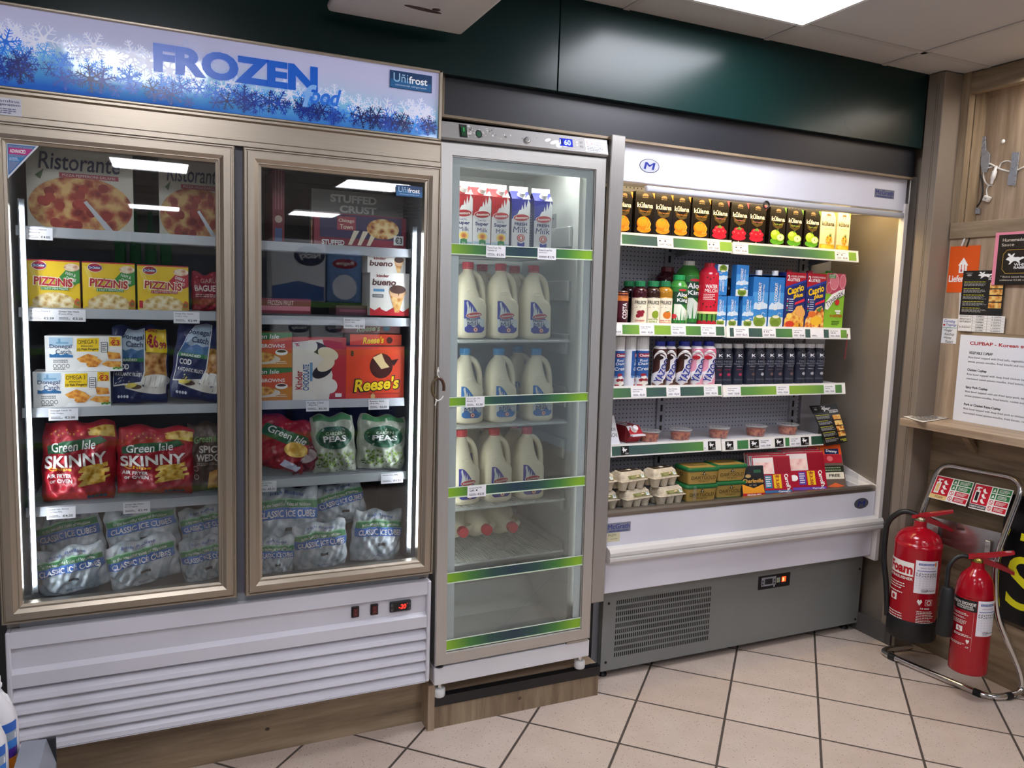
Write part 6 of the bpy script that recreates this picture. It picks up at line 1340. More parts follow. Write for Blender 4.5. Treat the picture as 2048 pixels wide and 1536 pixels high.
def yazoo(px0,px1,kind,label,pt=682):
    cx,w,h=mfit(px0,px1,pt,ZS[2],MY+.024); r=empty('milkshake_bottle',(cx,MY+.024,ZS[2]),(0,0,R_(-16)))
    P=bprof(w,h,[(.40,0),(.46,.015),(.48,.05),(.50,.14),(.46,.30),(.42,.42),(.43,.52),(.49,.66),(.50,.74),(.45,.83),(.34,.88),(.27,.90)])
    dk,lt={'choc':('43221a','7a4a38'),'straw':('b83a58','e49ab0')}[kind]; DK,LT=C(dk,.3),C(lt,.3)
    a=MB(); a.lathe(P,C('f0ecee',.3),44); mp=cyl(P,0,h*.9,175,36); a.lay=.0006
    a.band(mp,lambda u:.30+.25*u,lambda u:.93,0,.42,DK if kind=='choc' else LT,1,14,8); a.band(mp,lambda u:.80-.9*(u-.4)**2,lambda u:.93,.3,.98,DK if kind=='choc' else C('d8708c',.3),1,16,4)
    a.band(mp,lambda u:.83-1.6*(u-.45)**2,lambda u:.90-1.6*(u-.45)**2,.12,.8,Wt(),3,16,2); a.txt(mp,'CHOCOLATE' if kind=='choc' else 'STRAWBERRY',.45,.845,.44,.03,C('5a3a30',.4),4,.01,0,0,-.25)
    a.ell(mp,.40,.715,.16,.05,C('24120e' if kind=='choc' else 'c01c2c',.3),4)
    a.band(mp,lambda u:.03,lambda u:.34-.5*(.96-u),.6,.97,DK if kind=='choc' else LT,2,10,6); a.band(mp,lambda u:.02,lambda u:.07+.03*math.sin(u*14),.08,.9,LT,2,14,2)
    otext(a,mp,'YAZOO',.56,.40,.56*h/mp.W*.98,mp.W*.30/mp.H,C('1c2a8c',.35),C('f8f7f7',.35),6,rot=70)
    a.build('bottle_body',r); a=MB(); ribcap(a,w*.33,h*.895,h,C('1e2a8c',.4),30); a.build('cap',r); return tag(r,label,'milkshake bottle','milkshake bottles')
for x0,x1,k,t in ((1306,1331,'choc','chocolate milkshake bottle beside the spray cream cans'),(1328,1350,'choc','chocolate milkshake bottle second from the left'),(1353,1380,'choc','chocolate milkshake bottle next to the pink ones'),(1379,1404,'straw','pink strawberry milkshake bottle next to the chocolate ones'),(1402,1428,'straw','pink strawberry milkshake bottle beside the navy bottles')): yazoo(x0,x1,k,t)
def kbot(px,col,label,src=None,y=MY+.004):
    cx,w,h=mfit(px-12,px+12,688,ZS[2],y)
    if src is not None and src.get('_c')==col: return dup(src,(cx,y+w/2,ZS[2]),label,None,(0,0,R_(random.Random(px).uniform(-14,8))))
    r=empty('protein_drink_bottle',(cx,y+w/2,ZS[2])); P=bprof(w,h,[(.40,0),(.45,.01),(.47,.04),(.45,.2),(.43,.36),(.45,.55),(.46,.68),(.43,.78),(.36,.84),(.33,.88),(.33,.90)])
    a=MB(); a.lathe(P,C('1b1f30',.35),26); mp=cyl(P,0,h*.9,150,26); a.txt(mp,'K',.5,.80,.28,.08,C('e8e8ea',.4),3,.04); a.txt(mp,'KAVANAC',.5,.73,.4,.022,C('9a9ca8',.4),3); a.txt(mp,'HIGH',.5,.64,.5,.05,C('8a8c98',.4),3,.0); a.txt(mp,'PROTEIN',.5,.565,.74,.045,C('8a8c98',.4),3,.0); a.rect(mp,.3,.5,.7,.51,C('b8bac4',.4),3); a.lines(mp,.3,.43,.75,.41,1,C(col,.4),3,5); a.ell(mp,.56,.29,.12,.042,C(col,.4),3); a.ring(mp,.56,.29,.09,.031,.25,C('1b1f30',.4),5,14); a.lines(mp,.2,.17,.8,.13,2,C('6a6c78',.4),3,4)
    a.build('bottle_body',r); a=MB(); ribcap(a,w*.36,h*.895,h,C('d2d0d0',.4),30); a.build('cap',r); tag(r,label,'protein drink bottle','navy protein drink bottles'); r['_c']=col; return r
kx=[(1442,'c83058'),(1461,'c83058'),(1483.5,'c83058'),(1508,'7a625a'),(1526,'c8c8d0'),(1545,'8a6a64'),(1564,'8a6a64'),(1586,'8a6a64'),(1608.5,'d8d8dc'),(1627,'d8d8dc'),(1646,'d8d8dc')]
ORD=['navy protein bottle with pink mark right beside the pink milkshake','navy protein bottle with pink mark, middle of the pink-marked ones','navy protein bottle with pink mark next to the brown-marked ones','navy protein bottle with brown mark next to the pink-marked ones','navy protein bottle with a pale mark between brown-marked ones','navy protein bottle with brown mark right of the pale-marked single one','navy protein bottle with brown mark in the middle of the row\'s right half','navy protein bottle with brown mark next to the three pale-marked ones','navy protein bottle with pale mark, first of the last three','navy protein bottle with pale mark, second to last in the row','navy protein bottle with pale mark at the right end of the row']
last={}
for (px,c),t in zip(kx,ORD):
    o=kbot(px,c,t,last.get(c)); last.setdefault(c,o)
for o in last.values(): del o['_c']
for o in list(bpy.data.objects):
    if '_c' in o: del o['_c']
# --- row 4: kimchi tubs, carton lying, tent card, menu leaflet
def tub(px0,px1,pt,pb,label,src=None):
    y=2.63+.0; z=ZS[3]; 
    # depth from where it stands on the shelf
    q=at_z((px0+px1)/2,pb,z); y=max(2.66,min(2.78,q.y+.03)); cx,w,h=fit(px0,px1,pt,y,z); h*=1.3
    if src: 
        o=dup(src,(cx,y,z),label,'clear kimchi tubs'); return o
    r=empty('food_tub',(cx,y,z)); R0=w/2
    a=MB(); a.lathe([(R0*.76,0.0006),(R0*.94,h*.86),(R0,h*.88),(R0,h*.93)],FILM('e8e6e2',.16,.12),32,cap=False); a.lathe([(0.001,.0006),(R0*.76,.0006)],FILM('e8e6e2',.16,.12),32,cap=False); a.build('tub',r)
    a=MB(); n=40; 
    a.lathe([(R0*.74,.002),(R0*.76,h*.12),(R0*.86,h*.6),(R0*.82,h*.66),(R0*.5,h*.70),(R0*.1,h*.71)],FOOD('5e140e','93301c','b8683e',60.,.35),32); part_label(a.build('kimchi',r),'red kimchi inside')
    a=MB(); a.lathe([(R0*1.0,h*.90),(R0*1.03,h*.92),(R0*1.03,h*.99),(R0*.98,h),(R0*.9,h*.96),(R0*.1,h*.96)],FILM('f0f0ee',.3,.1),32,cap=False); part_label(a.build('lid',r),'clear lid')
    return tag(r,label,'food tub','clear kimchi tubs')
TU=[(1278,1317,865,891,'clear kimchi tub beside the red carton lying down'),(1337,1384,862,889,'second clear kimchi tub from the red carton'),(1415,1459,858,882,'clear kimchi tub in the middle of the five'),(1488,1534,852,879,'second clear kimchi tub from the menu leaflet'),(1551,1598,850,875,'clear kimchi tub nearest the menu leaflet')]
t0=None
for q in TU:
    o=tub(*q,t0); t0=t0 or o
o=dup(g1,(0,0,0),'red milk carton lying on the shelf with its white cap forward','milk carton'); 
q=at_y(1262,880,2.64); o.location=(q.x-.01,2.612+ch,ZS[3]+.035); o.rotation_euler=(R_(90),R_(180),R_(8)); o['group']='lying carton'; o['label']='red carton lying on the shelf with its white cap forward'; o['category']='carton'; del o['group']
cx,w,h=fit(1206,1240,833,2.64,ZS[3]); r=empty('tent_card',(cx,2.665,ZS[3])); a=MB(); 
for s in (-1,1): a.add([(-w/2,s*.03,0),(w/2,s*.03,0),(w*.28,0,h),(-w*.1,0,h)],[(0,1,2,3)],C('e8e8ec',.5)); a.add([(-w/2,s*.031,0),(w/2,s*.031,0),(w*.28,s*.001,h),(-w*.1,s*.001,h)],[(0,1,2,3)],C('e8e8ec',.5))
mp=flat((-w/2,-.0312,0),(w,0,0),(0,.031,h)); a.txt(mp,'SIDE',.62,.52,.4,.1,K_(),2); a.txt(mp,'KIMCHI',.56,.32,.6,.13,K_(),2); a.build('card',r); a=MB(); a.box(-w/2,w/2,-.031,.031,0,.0015,C('e8e8ec',.5)); a.build('base_flap',r); tag(r,'white folded tent card standing beside the red carton','sign card')
# menu leaflet curling over the shelf end
TL,TR,BL,BR=(1618,812),(1672,808),(1652,892),(1695,884)
def leaf(u,v):
    y=2.655-.085*(1-v)-.02*math.sin(v*3.1); px=(BL[0]+(TL[0]-BL[0])*v)*(1-u)+(BR[0]+(TR[0]-BR[0])*v)*u; py=(BL[1]+(TL[1]-BL[1])*v)*(1-u)+(BR[1]+(TR[1]-BR[1])*v)*u
    px+=4*math.sin(v*3.1416)*(.5)
    return at_y(px,py,y)
G0=leaf(.5,.5); LG={}
for j in range(13):
    for i in range(5): LG[i,j]=leaf(i/4,j/12)-G0
def leafs(u,v,n=0):
    x=min(3.999,max(0,u*4)); z=min(11.999,max(0,v*12)); i,j=int(x),int(z); fx,fz_=x-i,z-j
    p=(LG[i,j]*(1-fx)+LG[i+1,j]*fx)*(1-fz_)+(LG[i,j+1]*(1-fx)+LG[i+1,j+1]*fx)*fz_
    return p+Vector((0,-1,.35)).normalized()*n
def menu_art(a,mp,heads=5):
    a.rect(mp,.0,.82,1,1,C('101012',.35),2); rabbit(a,mp,.55,.90,.36,.028,Wt(),5); a.txt(mp,'WHITE',.8,.85,.32,.035,Wt(),5,.04); a.txt(mp,'RABBIT',.8,.808,.34,.035,Wt(),5,.04); a.ell(mp,.16,.9,.06,.022,C('9a9a9a',.4),5); a.lines(mp,.08,.96,.3,.935,1,C('9a9a9a',.4),5,2)
    for i in range(heads):
        v=.76-.145*i; a.lines(mp,.05,v,.6,v-.022,1,C('c8c83a',.4),4,i+1); a.lines(mp,.05,v-.035,.66,v-.105,4,C('9a9a98',.4),4,i+9)
        if i<4: a.rect(mp,.68,v-.15,.98,v-.03,FOOD('8a4a18','d08a38','e8c878',50.,.4),4); 
a=MB(); a.grid(lambda u,v: leafs(u,v),6,16,C('161618',.3)); a.grid(lambda u,v: leafs(u,v)+Vector((0,.0006,0)),6,16,C('161618',.3)); mp=Map(leafs,.1,.19,12); menu_art(a,mp); a.txt(mp,'KOREAN',.83,.09,.26,.035,C('d8d83a',.4),6,.03); a.txt(mp,'FOOD',.88,.05,.16,.025,C('d8d83a',.4),6,.03)
tag(a.build('menu_leaflet',None,G0),'glossy black menu leaflet with a white rabbit curling over the shelf end','menu leaflet')
# red cord hanging from the shelf end
q=at_y(1695,668,2.585); a=MB(); a.tube([(0,0,0),(-.001,0,-.04),(-.003,0,-.09),(-.006,0,-.115)],.0022,C('7a1420',.5)); tag(a.build('red_cord',None,q),'thin dark red cord hanging from the end of a shelf strip','cord')
# --- tray: egg boxes
ZT=.6905
@memo
def PULP():
    m,nt,b=newmat('moulded_pulp'); n=noise(nt,coords(nt),60,4,.7); nt.links.new(ramp(nt,n,[(.3,'b3a58d'),(.7,'d2c6b0')]),b.inputs['Base Color']); b.inputs['Roughness'].default_value=.9; bump(nt,b,n,.3,.003); return m
def eggbox(w,label,loc,rot=(0,0,0),h=.072):
    r=empty('egg_box',loc,rot); d=w*.62; hb=h*.5; a=MB(); P=PULP()
    for i in range(3):
        for j in range(2):
            c=(-w/2+w*(i+.5)/3,-d/2+d*(j+.5)/2); a.loft([ring_pts(c[0],c[1],w*.11,d*.17,0,2.4,14),ring_pts(c[0],c[1],w*.14,d*.22,hb*.6,2.6,14),ring_pts(c[0],c[1],w*.165,d*.25,hb,3.2,14)],P)
    a.box(-w*.52,w*.52,-d*.53,d*.53,hb-.002,hb+.003,P,.001,1); a.build('cup_tray',r)
    a=MB(); L=[]
    for t,sx,sy in ((hb+.003,.50,.505),(hb+h*.12,.49,.49),(h*.78,.455,.37),(h*.93,.43,.30),(h,.40,.26)): L.append(ring_pts(0,0,w*sx,d*sy,t,7.,32))
    a.loft(L,P)
    for s in (-1,1):   # round egg bulges at the ends
        for j in (-1,1): a.loft([ring_pts(s*w*.37,j*d*.25,w*.12*k,d*.2*k,z,2.,14) for k,z in ((1.0,h*.55),(.95,h*.72),(.7,h*.88),(.2,h*.94))],P)
    a.build('lid',r)
    a=MB(); y0,z0,y1,z1=-d*.49,hb+h*.12,-d*.37,h*.78
    mp=flat((-w*.22,y0-.0012,z0),(w*.66,0,0),(0,y1-y0,z1-z0)); G1=C('7a7a40',.55); a.rect(mp,0,.0,1,1.02,G1,1); a.txt(mp,'6',.09,.4,.09,.46,C('2a2a1a',.5),3,.0); a.lines(mp,.18,.75,.5,.25,4,C('a8a870',.5),3,4)
    a.ell(mp,.56,.55,.09,.26,C('d8c09a',.5),3); a.poly(mp,[(.46,.2),(.66,.2),(.63,.42),(.49,.42)],C('201a14',.5),4); a.rect(mp,.75,.06,.92,.96,Wt(),3); a.lines(mp,.77,.9,.9,.3,4,C('3a8a80',.5),5,7)
    tp=flat((-w*.36,-d*.24,h+.0004),(w*.72,0,0),(0,d*.48,0)); a.rect(tp,0,0,1,1,C('2a2018',.5),1); a.rect(tp,.45,.3,.65,.7,C('e0d8c8',.5),2); a.rect(tp,.1,.2,.4,.5,C('5a4a30',.5),2); a.build('label_sleeve',r)
    return tag(r,label,'egg box','pulp egg boxes')
def egg(x0,x1,yb,z,y,label,rz,src=None):
    cx,w,h=fit(x0,x1,940,y,z); 
    return eggbox(.118,label,(cx,y+.04,z),(0,0,rz))
eg=[(1240,1312,ZT,2.535,'pulp egg box in the bottom layer, second from the left',11),(1312,1374,ZT,2.535,'pulp egg box in the bottom layer nearest the butter tubs',8),(1188,1230,ZT,2.535,'pulp egg box in the bottom layer cut off by the steel post',8),(1228,1302,ZT+.0735,2.535,'pulp egg box in the top layer, its lid tilted towards the steel post',11),(1292,1367,ZT+.0735,2.545,'pulp egg box in the top layer nearest the butter tubs',11),(1178,1226,ZT+.0735,2.535,'pulp egg box in the top layer cut off by the steel post',11)]
e0=None
for x0,x1,z,y,t,rz in eg:
    cx=(fit(x0,x1,940,y,z)[0])
    if e0 is None: o=e0=eggbox(.138,t,(cx,y+.04,z),(0,0,R_(rz)))
    else: o=dup(e0,(cx,y+.04,z),t,None,(0,0,R_(rz)))
# --- butter tubs
def butter(w,h,label,loc,rot=(0,0,0)):
    r=empty('butter_tub',loc,rot); d=w*.72; gd=C('b5954e',.35,.25); gr=C('1f6a3a',.35); hb=h*.84
    a=MB(); a.loft([ring_pts(0,0,w*.44,d*.44,0,9.,36),ring_pts(0,0,w*.45,d*.45,h*.05,9.,36)],gr); a.loft([ring_pts(0,0,w*.45,d*.45,h*.05,9.,36),ring_pts(0,0,w*.49,d*.49,hb,9.,36)],gd)
    mp=flat((-w*.45,-d*.452,h*.05),(w*.9,0,0),(0,-d*.04,hb-h*.05)); a.txt(mp,'DAIRYGOLD',.5,.48,.84,.26,C('3a2a14',.4),2,.0); a.txt(mp,'Original',.5,.2,.36,.13,C('3a2a14',.4),2,.0,0,.2); a.line(mp,[(.12,.3),(.88,.3)],.0006,C('3a2a14',.4)); a.poly(mp,[(.45,.66),(.48,.9),(.52,.9),(.55,.66)],C('2a2014',.4),2); a.poly(mp,[(.34,.68),(.5,.76),(.66,.68),(.5,.71)],C('2a2014',.4),3); a.rect(mp,.49,.7,.51,.84,Wt(),4)
    ml=flat((-w*.452,d*.45,h*.05),(0,-d*.9,0),(-w*.04,0,hb-h*.05)); a.ring(ml,.5,.62,.12,.14,.3,C('3a2a14',.4),2,14); a.build('tub',r)
    a=MB(); a.loft([ring_pts(0,0,w*.5,d*.5,hb-.004,9.,36),ring_pts(0,0,w*.52,d*.52,hb,9.,36),ring_pts(0,0,w*.52,d*.52,h-.005,9.,36),ring_pts(0,0,w*.5,d*.5,h,9.,36)],gr); tp=flat((-w*.42,-d*.42,h),(w*.84,0,0),(0,d*.84,0)); a.rect(tp,0,0,1,1,gd,1); a.txt(tp,'DAIRYGOLD',.5,.5,.7,.2,C('3a2a14',.4),3); part_label(a.build('lid',r),'green rimmed lid'); return tag(r,label,'butter tub','gold butter tubs')
bx0=fit(1375,1436,927,2.545,ZT); bh=.0708; bw=bx0[1]*.98
b1=butter(bw,bh,'gold butter tub at the bottom left of the four',(bx0[0]-.008,2.585,ZT),(0,0,R_(-4)))
cx2=fit(1436,1492,960,2.545,ZT)[0]
for (x,z,t) in ((bx0[0]-.004,ZT+bh+.0005,'gold butter tub on the top left of the four'),(cx2,ZT,'gold butter tub at the bottom right of the four'),(cx2+.001,ZT+bh+.0005,'gold butter tub on the top right of the four')): dup(b1,(x,2.585 if x<cx2-.01 else 2.60,z),t,None,(0,0,R_(-4)))
# --- cheese and cooked meat packs
def pack(name,x0,x1,pt,y,tilt,art,label,cat,group,base,z=ZT,rz=0,d=.012,film=False):
    cx,w,h=fit(x0,x1,pt,y,z); h=h/math.cos(R_(tilt)); a=MB(); a.box(-w/2,w/2,-d/2,d/2,0,h,C(base,.3),.004,2); F=flat((-w/2,-d/2,0),(w,0,0),(0,0,h)); art(a,F)
    o=a.build(name,None,(cx,y,z+.003),(R_(-tilt),0,rz)); return tag(o,label,cat,group)
def a_char(a,F):
    a.rect(F,.02,.02,.98,.98,C('232528',.35),1); a.poly(F,[(.05,.5),(.3,.68),(.4,.7),(.92,.52),(.92,.4),(.5,.28),(.05,.42)],C('17181a',.35),2); a.txt(F,'Charleville',.5,.5,.86,.13,C('e0a850',.4),4,.02); a.txt(F,'EST 1825',.48,.36,.3,.04,C('b8b0a0',.4),4); a.poly(F,[(.03,.02),(.03,.4),(.5,.26),(.92,.38),(.97,.02)],C('e89a28',.35),3); a.rect(F,.03,.0,.97,.1,C('b01c24',.35),5); a.txt(F,'GRATED RED',.5,.05,.6,.05,Wt(),7,.02); a.ell(F,.3,.66,.12,.06,C('b89a60',.4),4); a.rect(F,.55,.76,.85,.86,C('2a5a40',.4),3)
pack('cheese_bag',1487,1530,936,2.53,14,a_char,'dark grated cheese bag with orange corner, right of the butter tubs','cheese bag',None,'232528',rz=R_(-6))
def a_carr(col,col2):
    def art(a,F):
        a.rect(F,.01,.01,.99,.99,C('a81830',.25),1); a.rect(F,.03,.52,.55,.95,C('e4d8d4',.2),2); a.rect(F,.08,.55,.52,.82,FOOD('d8a0a0','e8bcb4','f0d4cc',30.,.3),3); a.rect(F,.55,.52,.98,.95,C('8c1426',.25),2); a.rect(F,.02,.10,.98,.52,C('a81830',.25),4)
        a.txt(F,'Carroll\'s',.86,.30,.36,.12,Wt(),6,.03,-82); a.ell(F,.16,.33,.1,.08,Wt(),5); a.rect(F,.28,.15,.46,.48,C(col,.3),5); a.lines(F,.30,.46,.44,.18,5,Wt(),6,3); a.rect(F,.5,.14,.7,.5,C('f0c020',.3),5); a.txt(F,'€3.50',.6,.32,.30,.1,C('a01828',.4),7,.03,-90); a.txt(F,'2 FOR',.6,.46,.14,.03,C('a01828',.4),7,.02)
        a.rect(F,.04,.02,.96,.09,C(col2,.25),4); a.txt(F,'Carroll\'s',.75,.055,.3,.04,Wt(),6,.02)
    return art
for i,(x0,x1,pt,y,t) in enumerate(((1516,1584,918,2.535,'front red ham pack with a blue panel and yellow price'),(1508,1578,914,2.552,'second red ham pack behind the blue-panelled front one'),(1502,1572,911,2.569,'third red ham pack at the back of the left stack'))): pack('ham_pack',x0,x1,pt,y,18,a_carr('2a7a98','3a6a9a'),t,'ham pack','red ham packs',('b0a8a8','a8a0a2','b4acac')[i],rz=R_(-9))
for i,(x0,x1,pt,y,t) in enumerate(((1584,1652,910,2.535,'front red ham pack with a purple panel and yellow price'),(1577,1646,906,2.552,'second red ham pack behind the purple-panelled front one'),(1570,1640,902,2.569,'third red ham pack at the back of the right stack'))): pack('ham_pack',x0,x1,pt,y,18,a_carr('5a3a9a','6a4aa8'),t,'ham pack','red ham packs',('b0a8a8','a8a0a2','b4acac')[i],rz=R_(-9))
def a_deny(a,F):
    a.rect(F,.01,.01,.99,.99,C('6a5a50',.25),1); a.rect(F,.02,.74,.98,.98,C('e0581c',.3),2); a.rect(F,.2,.76,.85,.88,C('1c2a5c',.3),3); a.txt(F,'Denny',.52,.82,.5,.07,Wt(),5,.03,-6); a.rect(F,.05,.56,.95,.75,C('b02030',.3),3); a.ell(F,.4,.66,.14,.06,C('d86a70',.3),4); a.rect(F,.03,.34,.97,.5,C('22281e',.3),3); a.lines(F,.1,.48,.9,.37,2,C('8a9a78',.4),5,3); a.rect(F,.06,.2,.94,.35,C('e4dcc8',.3),4); a.txt(F,'FREE',.5,.28,.5,.06,C('3a3428',.4),6,.03); a.poly(F,[(.1,.03),(.5,.12),(.9,.04),(.6,.01)],C('e0683a',.3),3)
pack('sausage_pack',1632,1668,898,2.55,20,a_deny,'orange-topped sausage pack partly behind the ham packs','sausage pack','orange-topped sausage packs','8a7a70',rz=R_(-10))
pack('sausage_pack',1655,1692,895,2.535,20,a_deny,'orange-topped sausage pack at the right end of the tray','sausage pack','orange-topped sausage packs','8a7a70',rz=R_(-10))
# wire dividers of the tray
for px,t in ((1375,'clear tray divider between eggs and butter tubs'),(1698,'clear tray divider at the right end of the tray')):
    q=at_y(px,1000,2.53); a=MB(); a.box(-.0012,.0012,0,.26,0,.07,FILM('d8e0e0',.12,.1),.0008,1); tag(a.build('tray_divider',None,(q.x+.03,2.515,ZT)),t,'divider','clear tray dividers')
# ============================================================ right-hand wall: counter, papers, cables, fire point
def wallmap(x,py0,y1,z0,z1):
    """a sheet on the wall plane x facing the shop: y0 (left in the picture) > y1"""
    return Map(lambda u,v,n: Vector((x-n,py0+(y1-py0)*u,z0+(z1-z0)*v)),abs(py0-y1),z1-z0)
def sheet(name,px0,py0,px1,py1,x,col,art,label,cat,th=.0012,group=None,rough=.4,y1=None):
    """paper or board whose left top / left bottom corners were read off the photograph on plane x"""
    A=at_x(px0,py0,x); B=at_x(px1,py1,x); yl=at_x(px0,(py0+py1)/2,x).y; yr=y1 if y1 is not None else at_x(px1,(py0+py1)/2,x).y
    zt=at_x((px0+px1)/2 if y1 is None else px0,py0,x).z; zb=at_x((px0+px1)/2 if y1 is None else px0,py1,x).z
    W,H=yl-yr,zt-zb; cy=(yl+yr)/2
    a=MB(); a.box(0,th,-W/2,W/2,0,H,C(col,rough)); mp=Map(lambda u,v,n: Vector((-n,W/2-W*u,H*v)),W,H); a.lay=.0003; art(a,mp)
    return tag(a.build(name,None,(x,cy,zb)),label,cat,group)
# counter shelf with bracket
r=empty('counter_shelf',(3.0,1.5,1.02)); tag(r,'light oak counter shelf on the right wall under the menu board','counter shelf')
a=MB(); a.box(2.885,3.10,.6,2.318,1.016,1.047,OAKL('y'),.0015,1); wpart(a,'shelf_top',r)
a=MB(); q=at_x(1912,872,3.0); a.prism([(3.005,1.016),(3.03,1.016),(3.1005,.945),(3.1005,.918)],'y',q.y-.03,q.y+.0,OAK('y')); wpart(a,'bracket',r)
# menu board
def a_cup(a,mp):
    a.rect(mp,0,0,1,1,C('dfe2ea',.4),1); RD,BK_=C('b0242c',.4),C('26262a',.4)
    W=mp.W
    def L(t,v,h,wm,m=BK_,b=.0,u0=.045): wm*=.62; a.txt(mp,t,u0/W+wm/2/W,v,wm/W,h,m,3,b)
    L('CUPBAP - Korean style rice bowl',.905,.05,.60,RD,.025)
    L('VEGETABLE CUPBAP',.80,.030,.165,BK_,.03); L('Rice bowl topped with fried tofu, vegetables and egg',.745,.03,.45); L('sweet potato noodles, fried kimchi and rocket salad',.695,.03,.45)
    L('Chicken Cupbap',.60,.036,.135,BK_,.03); L('Rice bowl topped with deep fried chicken balls and',.55,.03,.44); L('marinated sweet potato noodles, fried kimchi, rocket',.50,.03,.45)
    L('Spicy Pork Cupbap',.40,.036,.155,BK_,.03); L('Rice bowl topped with stir-fried spicy pork, lettuce,',.35,.03,.44); L('sweet potato noodles, fried kimchi, rocket and fresh',.30,.03,.45)
    L('Pork or Chicken Katsu Cupbap',.20,.036,.255,BK_,.03); L('Rice bowl topped with deep fried pork or chicken katsu',.15,.03,.46); L('marinated sweet potato noodles, fried kimchi, rocket',.10,.03,.45)
sheet('menu_board',1914,662,1893,834,3.085,'dfe2ea',a_cup,'large white menu board standing on the oak counter','menu board',.006,None,.4,1.55)
bpy.data.objects['menu_board'].location.z=1.0475
# lettering block
def a_lief(a,mp):
    a.rect(mp,0,0,1,1,C('e0560e',.45),1); a.txt(mp,'Lieferando',.52,.30,.94,.15,Wt(),3,.025)
    a.poly(mp,[(.36,.42),(.36,.58),(.32,.58),(.49,.75),(.66,.58),(.62,.58),(.62,.42)],Wt(),3); a.rect(mp,.43,.44,.455,.6,C('e0560e',.45),4); a.rect(mp,.53,.44,.555,.6,C('e0560e',.45),4); a.ell(mp,.443,.47,.03,.03,C('c01c3c',.4),4)
sheet('delivery_sign',1897,492,1957,585,3.098,'e0560e',a_lief,'orange delivery sign with a white house mark','sign',.0012)
def a_menu(a,mp): a.rect(mp,0,0,1,1,C('17181a',.35),1); menu_art(a,mp,5)
sheet('menu_card',1923,541,2007,632,3.088,'17181a',lambda a,mp:(a.rect(mp,0,0,1,1,C('17181a',.35),1),menu_art(a,mp,5)),'black menu card with burger photos hanging above the opening hours','menu card',.001)
def a_hours(a,mp):
    a.rect(mp,0,0,1,1,C('e6e4e2',.5),1); G_=C('9a9a98',.5)
    for i in range(1,6): a.rect(mp,.0 if i in (2,4) else .3,i/6-.006,1,i/6+.006,G_,2)
    for u in (.31,.63): a.rect(mp,u-.004,0,u+.004,1,G_,2)
    for i,(d,o,t) in enumerate((('MONDAY to','OPEN','3.30PM'),('FRIDAY','CLOSE','9.30PM'),('SATURDAY','OPEN','1.00PM'),('','CLOSE','9.30PM'),('SUNDAY','OPEN','1.00PM'),('','CLOSE','9.00PM'))):
        v=1-(i+.5)/6
        if d: a.txt(mp,d,.155,v,.26,.085,K_(),3,.01)
        a.txt(mp,o,.47,v,.17,.085,K_(),3,.01); a.txt(mp,t,.82,v,.2,.085,K_(),3,.01)
sheet('opening_hours',1917,631,2009,664,3.087,'e6e4e2',a_hours,'white opening hours table fixed to the oak rail','opening hours sign',.001)
def a_sauce(a,mp):
    a.rect(mp,0,0,1,1,C('e88aa0',.5),1); a.rect(mp,.06,.0,1,.95,C('15120f',.3),2); a.rect(mp,.085,.03,1,.9,C('1a1613',.3),3)
    a.txt(mp,'Homemade',.30,.85,.34,.06,C('e6dccb',.5),4,.0); a.txt(mp,'Sauce',.22,.76,.20,.055,C('e6dccb',.5),4,.0)
    GD=C('b8963a',.4)
    for (p,q) in (((.16,.30),(.16,.58)),((.16,.58),(.22,.66)),((.22,.66),(.62,.66)),((.62,.66),(.68,.58)),((.68,.58),(.68,.30)),((.68,.30),(.62,.22)),((.62,.22),(.22,.22)),((.22,.22),(.16,.30))): a.line(mp,[p,q],.0018,GD,5)
    rabbit(a,mp,.36,.49,.3,.045,Wt(),5); a.txt(mp,'WHITE',.47,.38,.24,.05,Wt(),5,.04); a.txt(mp,'RABBIT',.47,.325,.24,.045,Wt(),5,.04)
    a.txt(mp,'" Extra sauce has an "',.40,.155,.5,.035,C('e6dccb',.5),5); a.txt(mp,'additional €2.00 charge.',.40,.09,.52,.035,C('e6dccb',.5),5)
    a.line(mp,[(.56,.7),(.56,.8),(.60,.86),(.60,.92),(.64,.92),(.64,.86),(.68,.8),(.68,.7),(.56,.7)],.0014,Wt(),5); a.ring(mp,.62,.755,.035,.035,.25,Wt(),5,14)
sheet('sauce_sign',1987,466,2048,570,3.083,'e88aa0',a_sauce,'black homemade sauce sign with a pink border at the right edge','sign',.0015,None,.4,1.86)
def a_dog(a,mp):
    a.rect(mp,0,0,1,1,C('ecebea',.55),1); BL=C('2a3a9a',.5)
    a.txt(mp,'Corndog',.46,.88,.74,.14,BL,3,.01,-2,.15); a.txt(mp,'Toppings',.58,.74,.7,.13,BL,3,.01,-2,.15); a.ell(mp,.12,.74,.08,.04,C('c02030',.5),3); a.rect(mp,.03,.62,.97,.64,C('3a9a7a',.5),3)
    for t,v,w in (('•Sugar',.52,.55),('•Ketchup',.36,.68),('•Honey',.22,.52),('Mustard',.08,.5)): a.txt(mp,t,.16+w/2+(.14 if t[0]!='•' else 0),v,w,.13,K_(),3,.01,0,.15)
sheet('topping_note',1884,637,1914,687,3.0985,'ecebea',a_dog,'small handwritten corndog topping note left of the menu board','note',.0008)
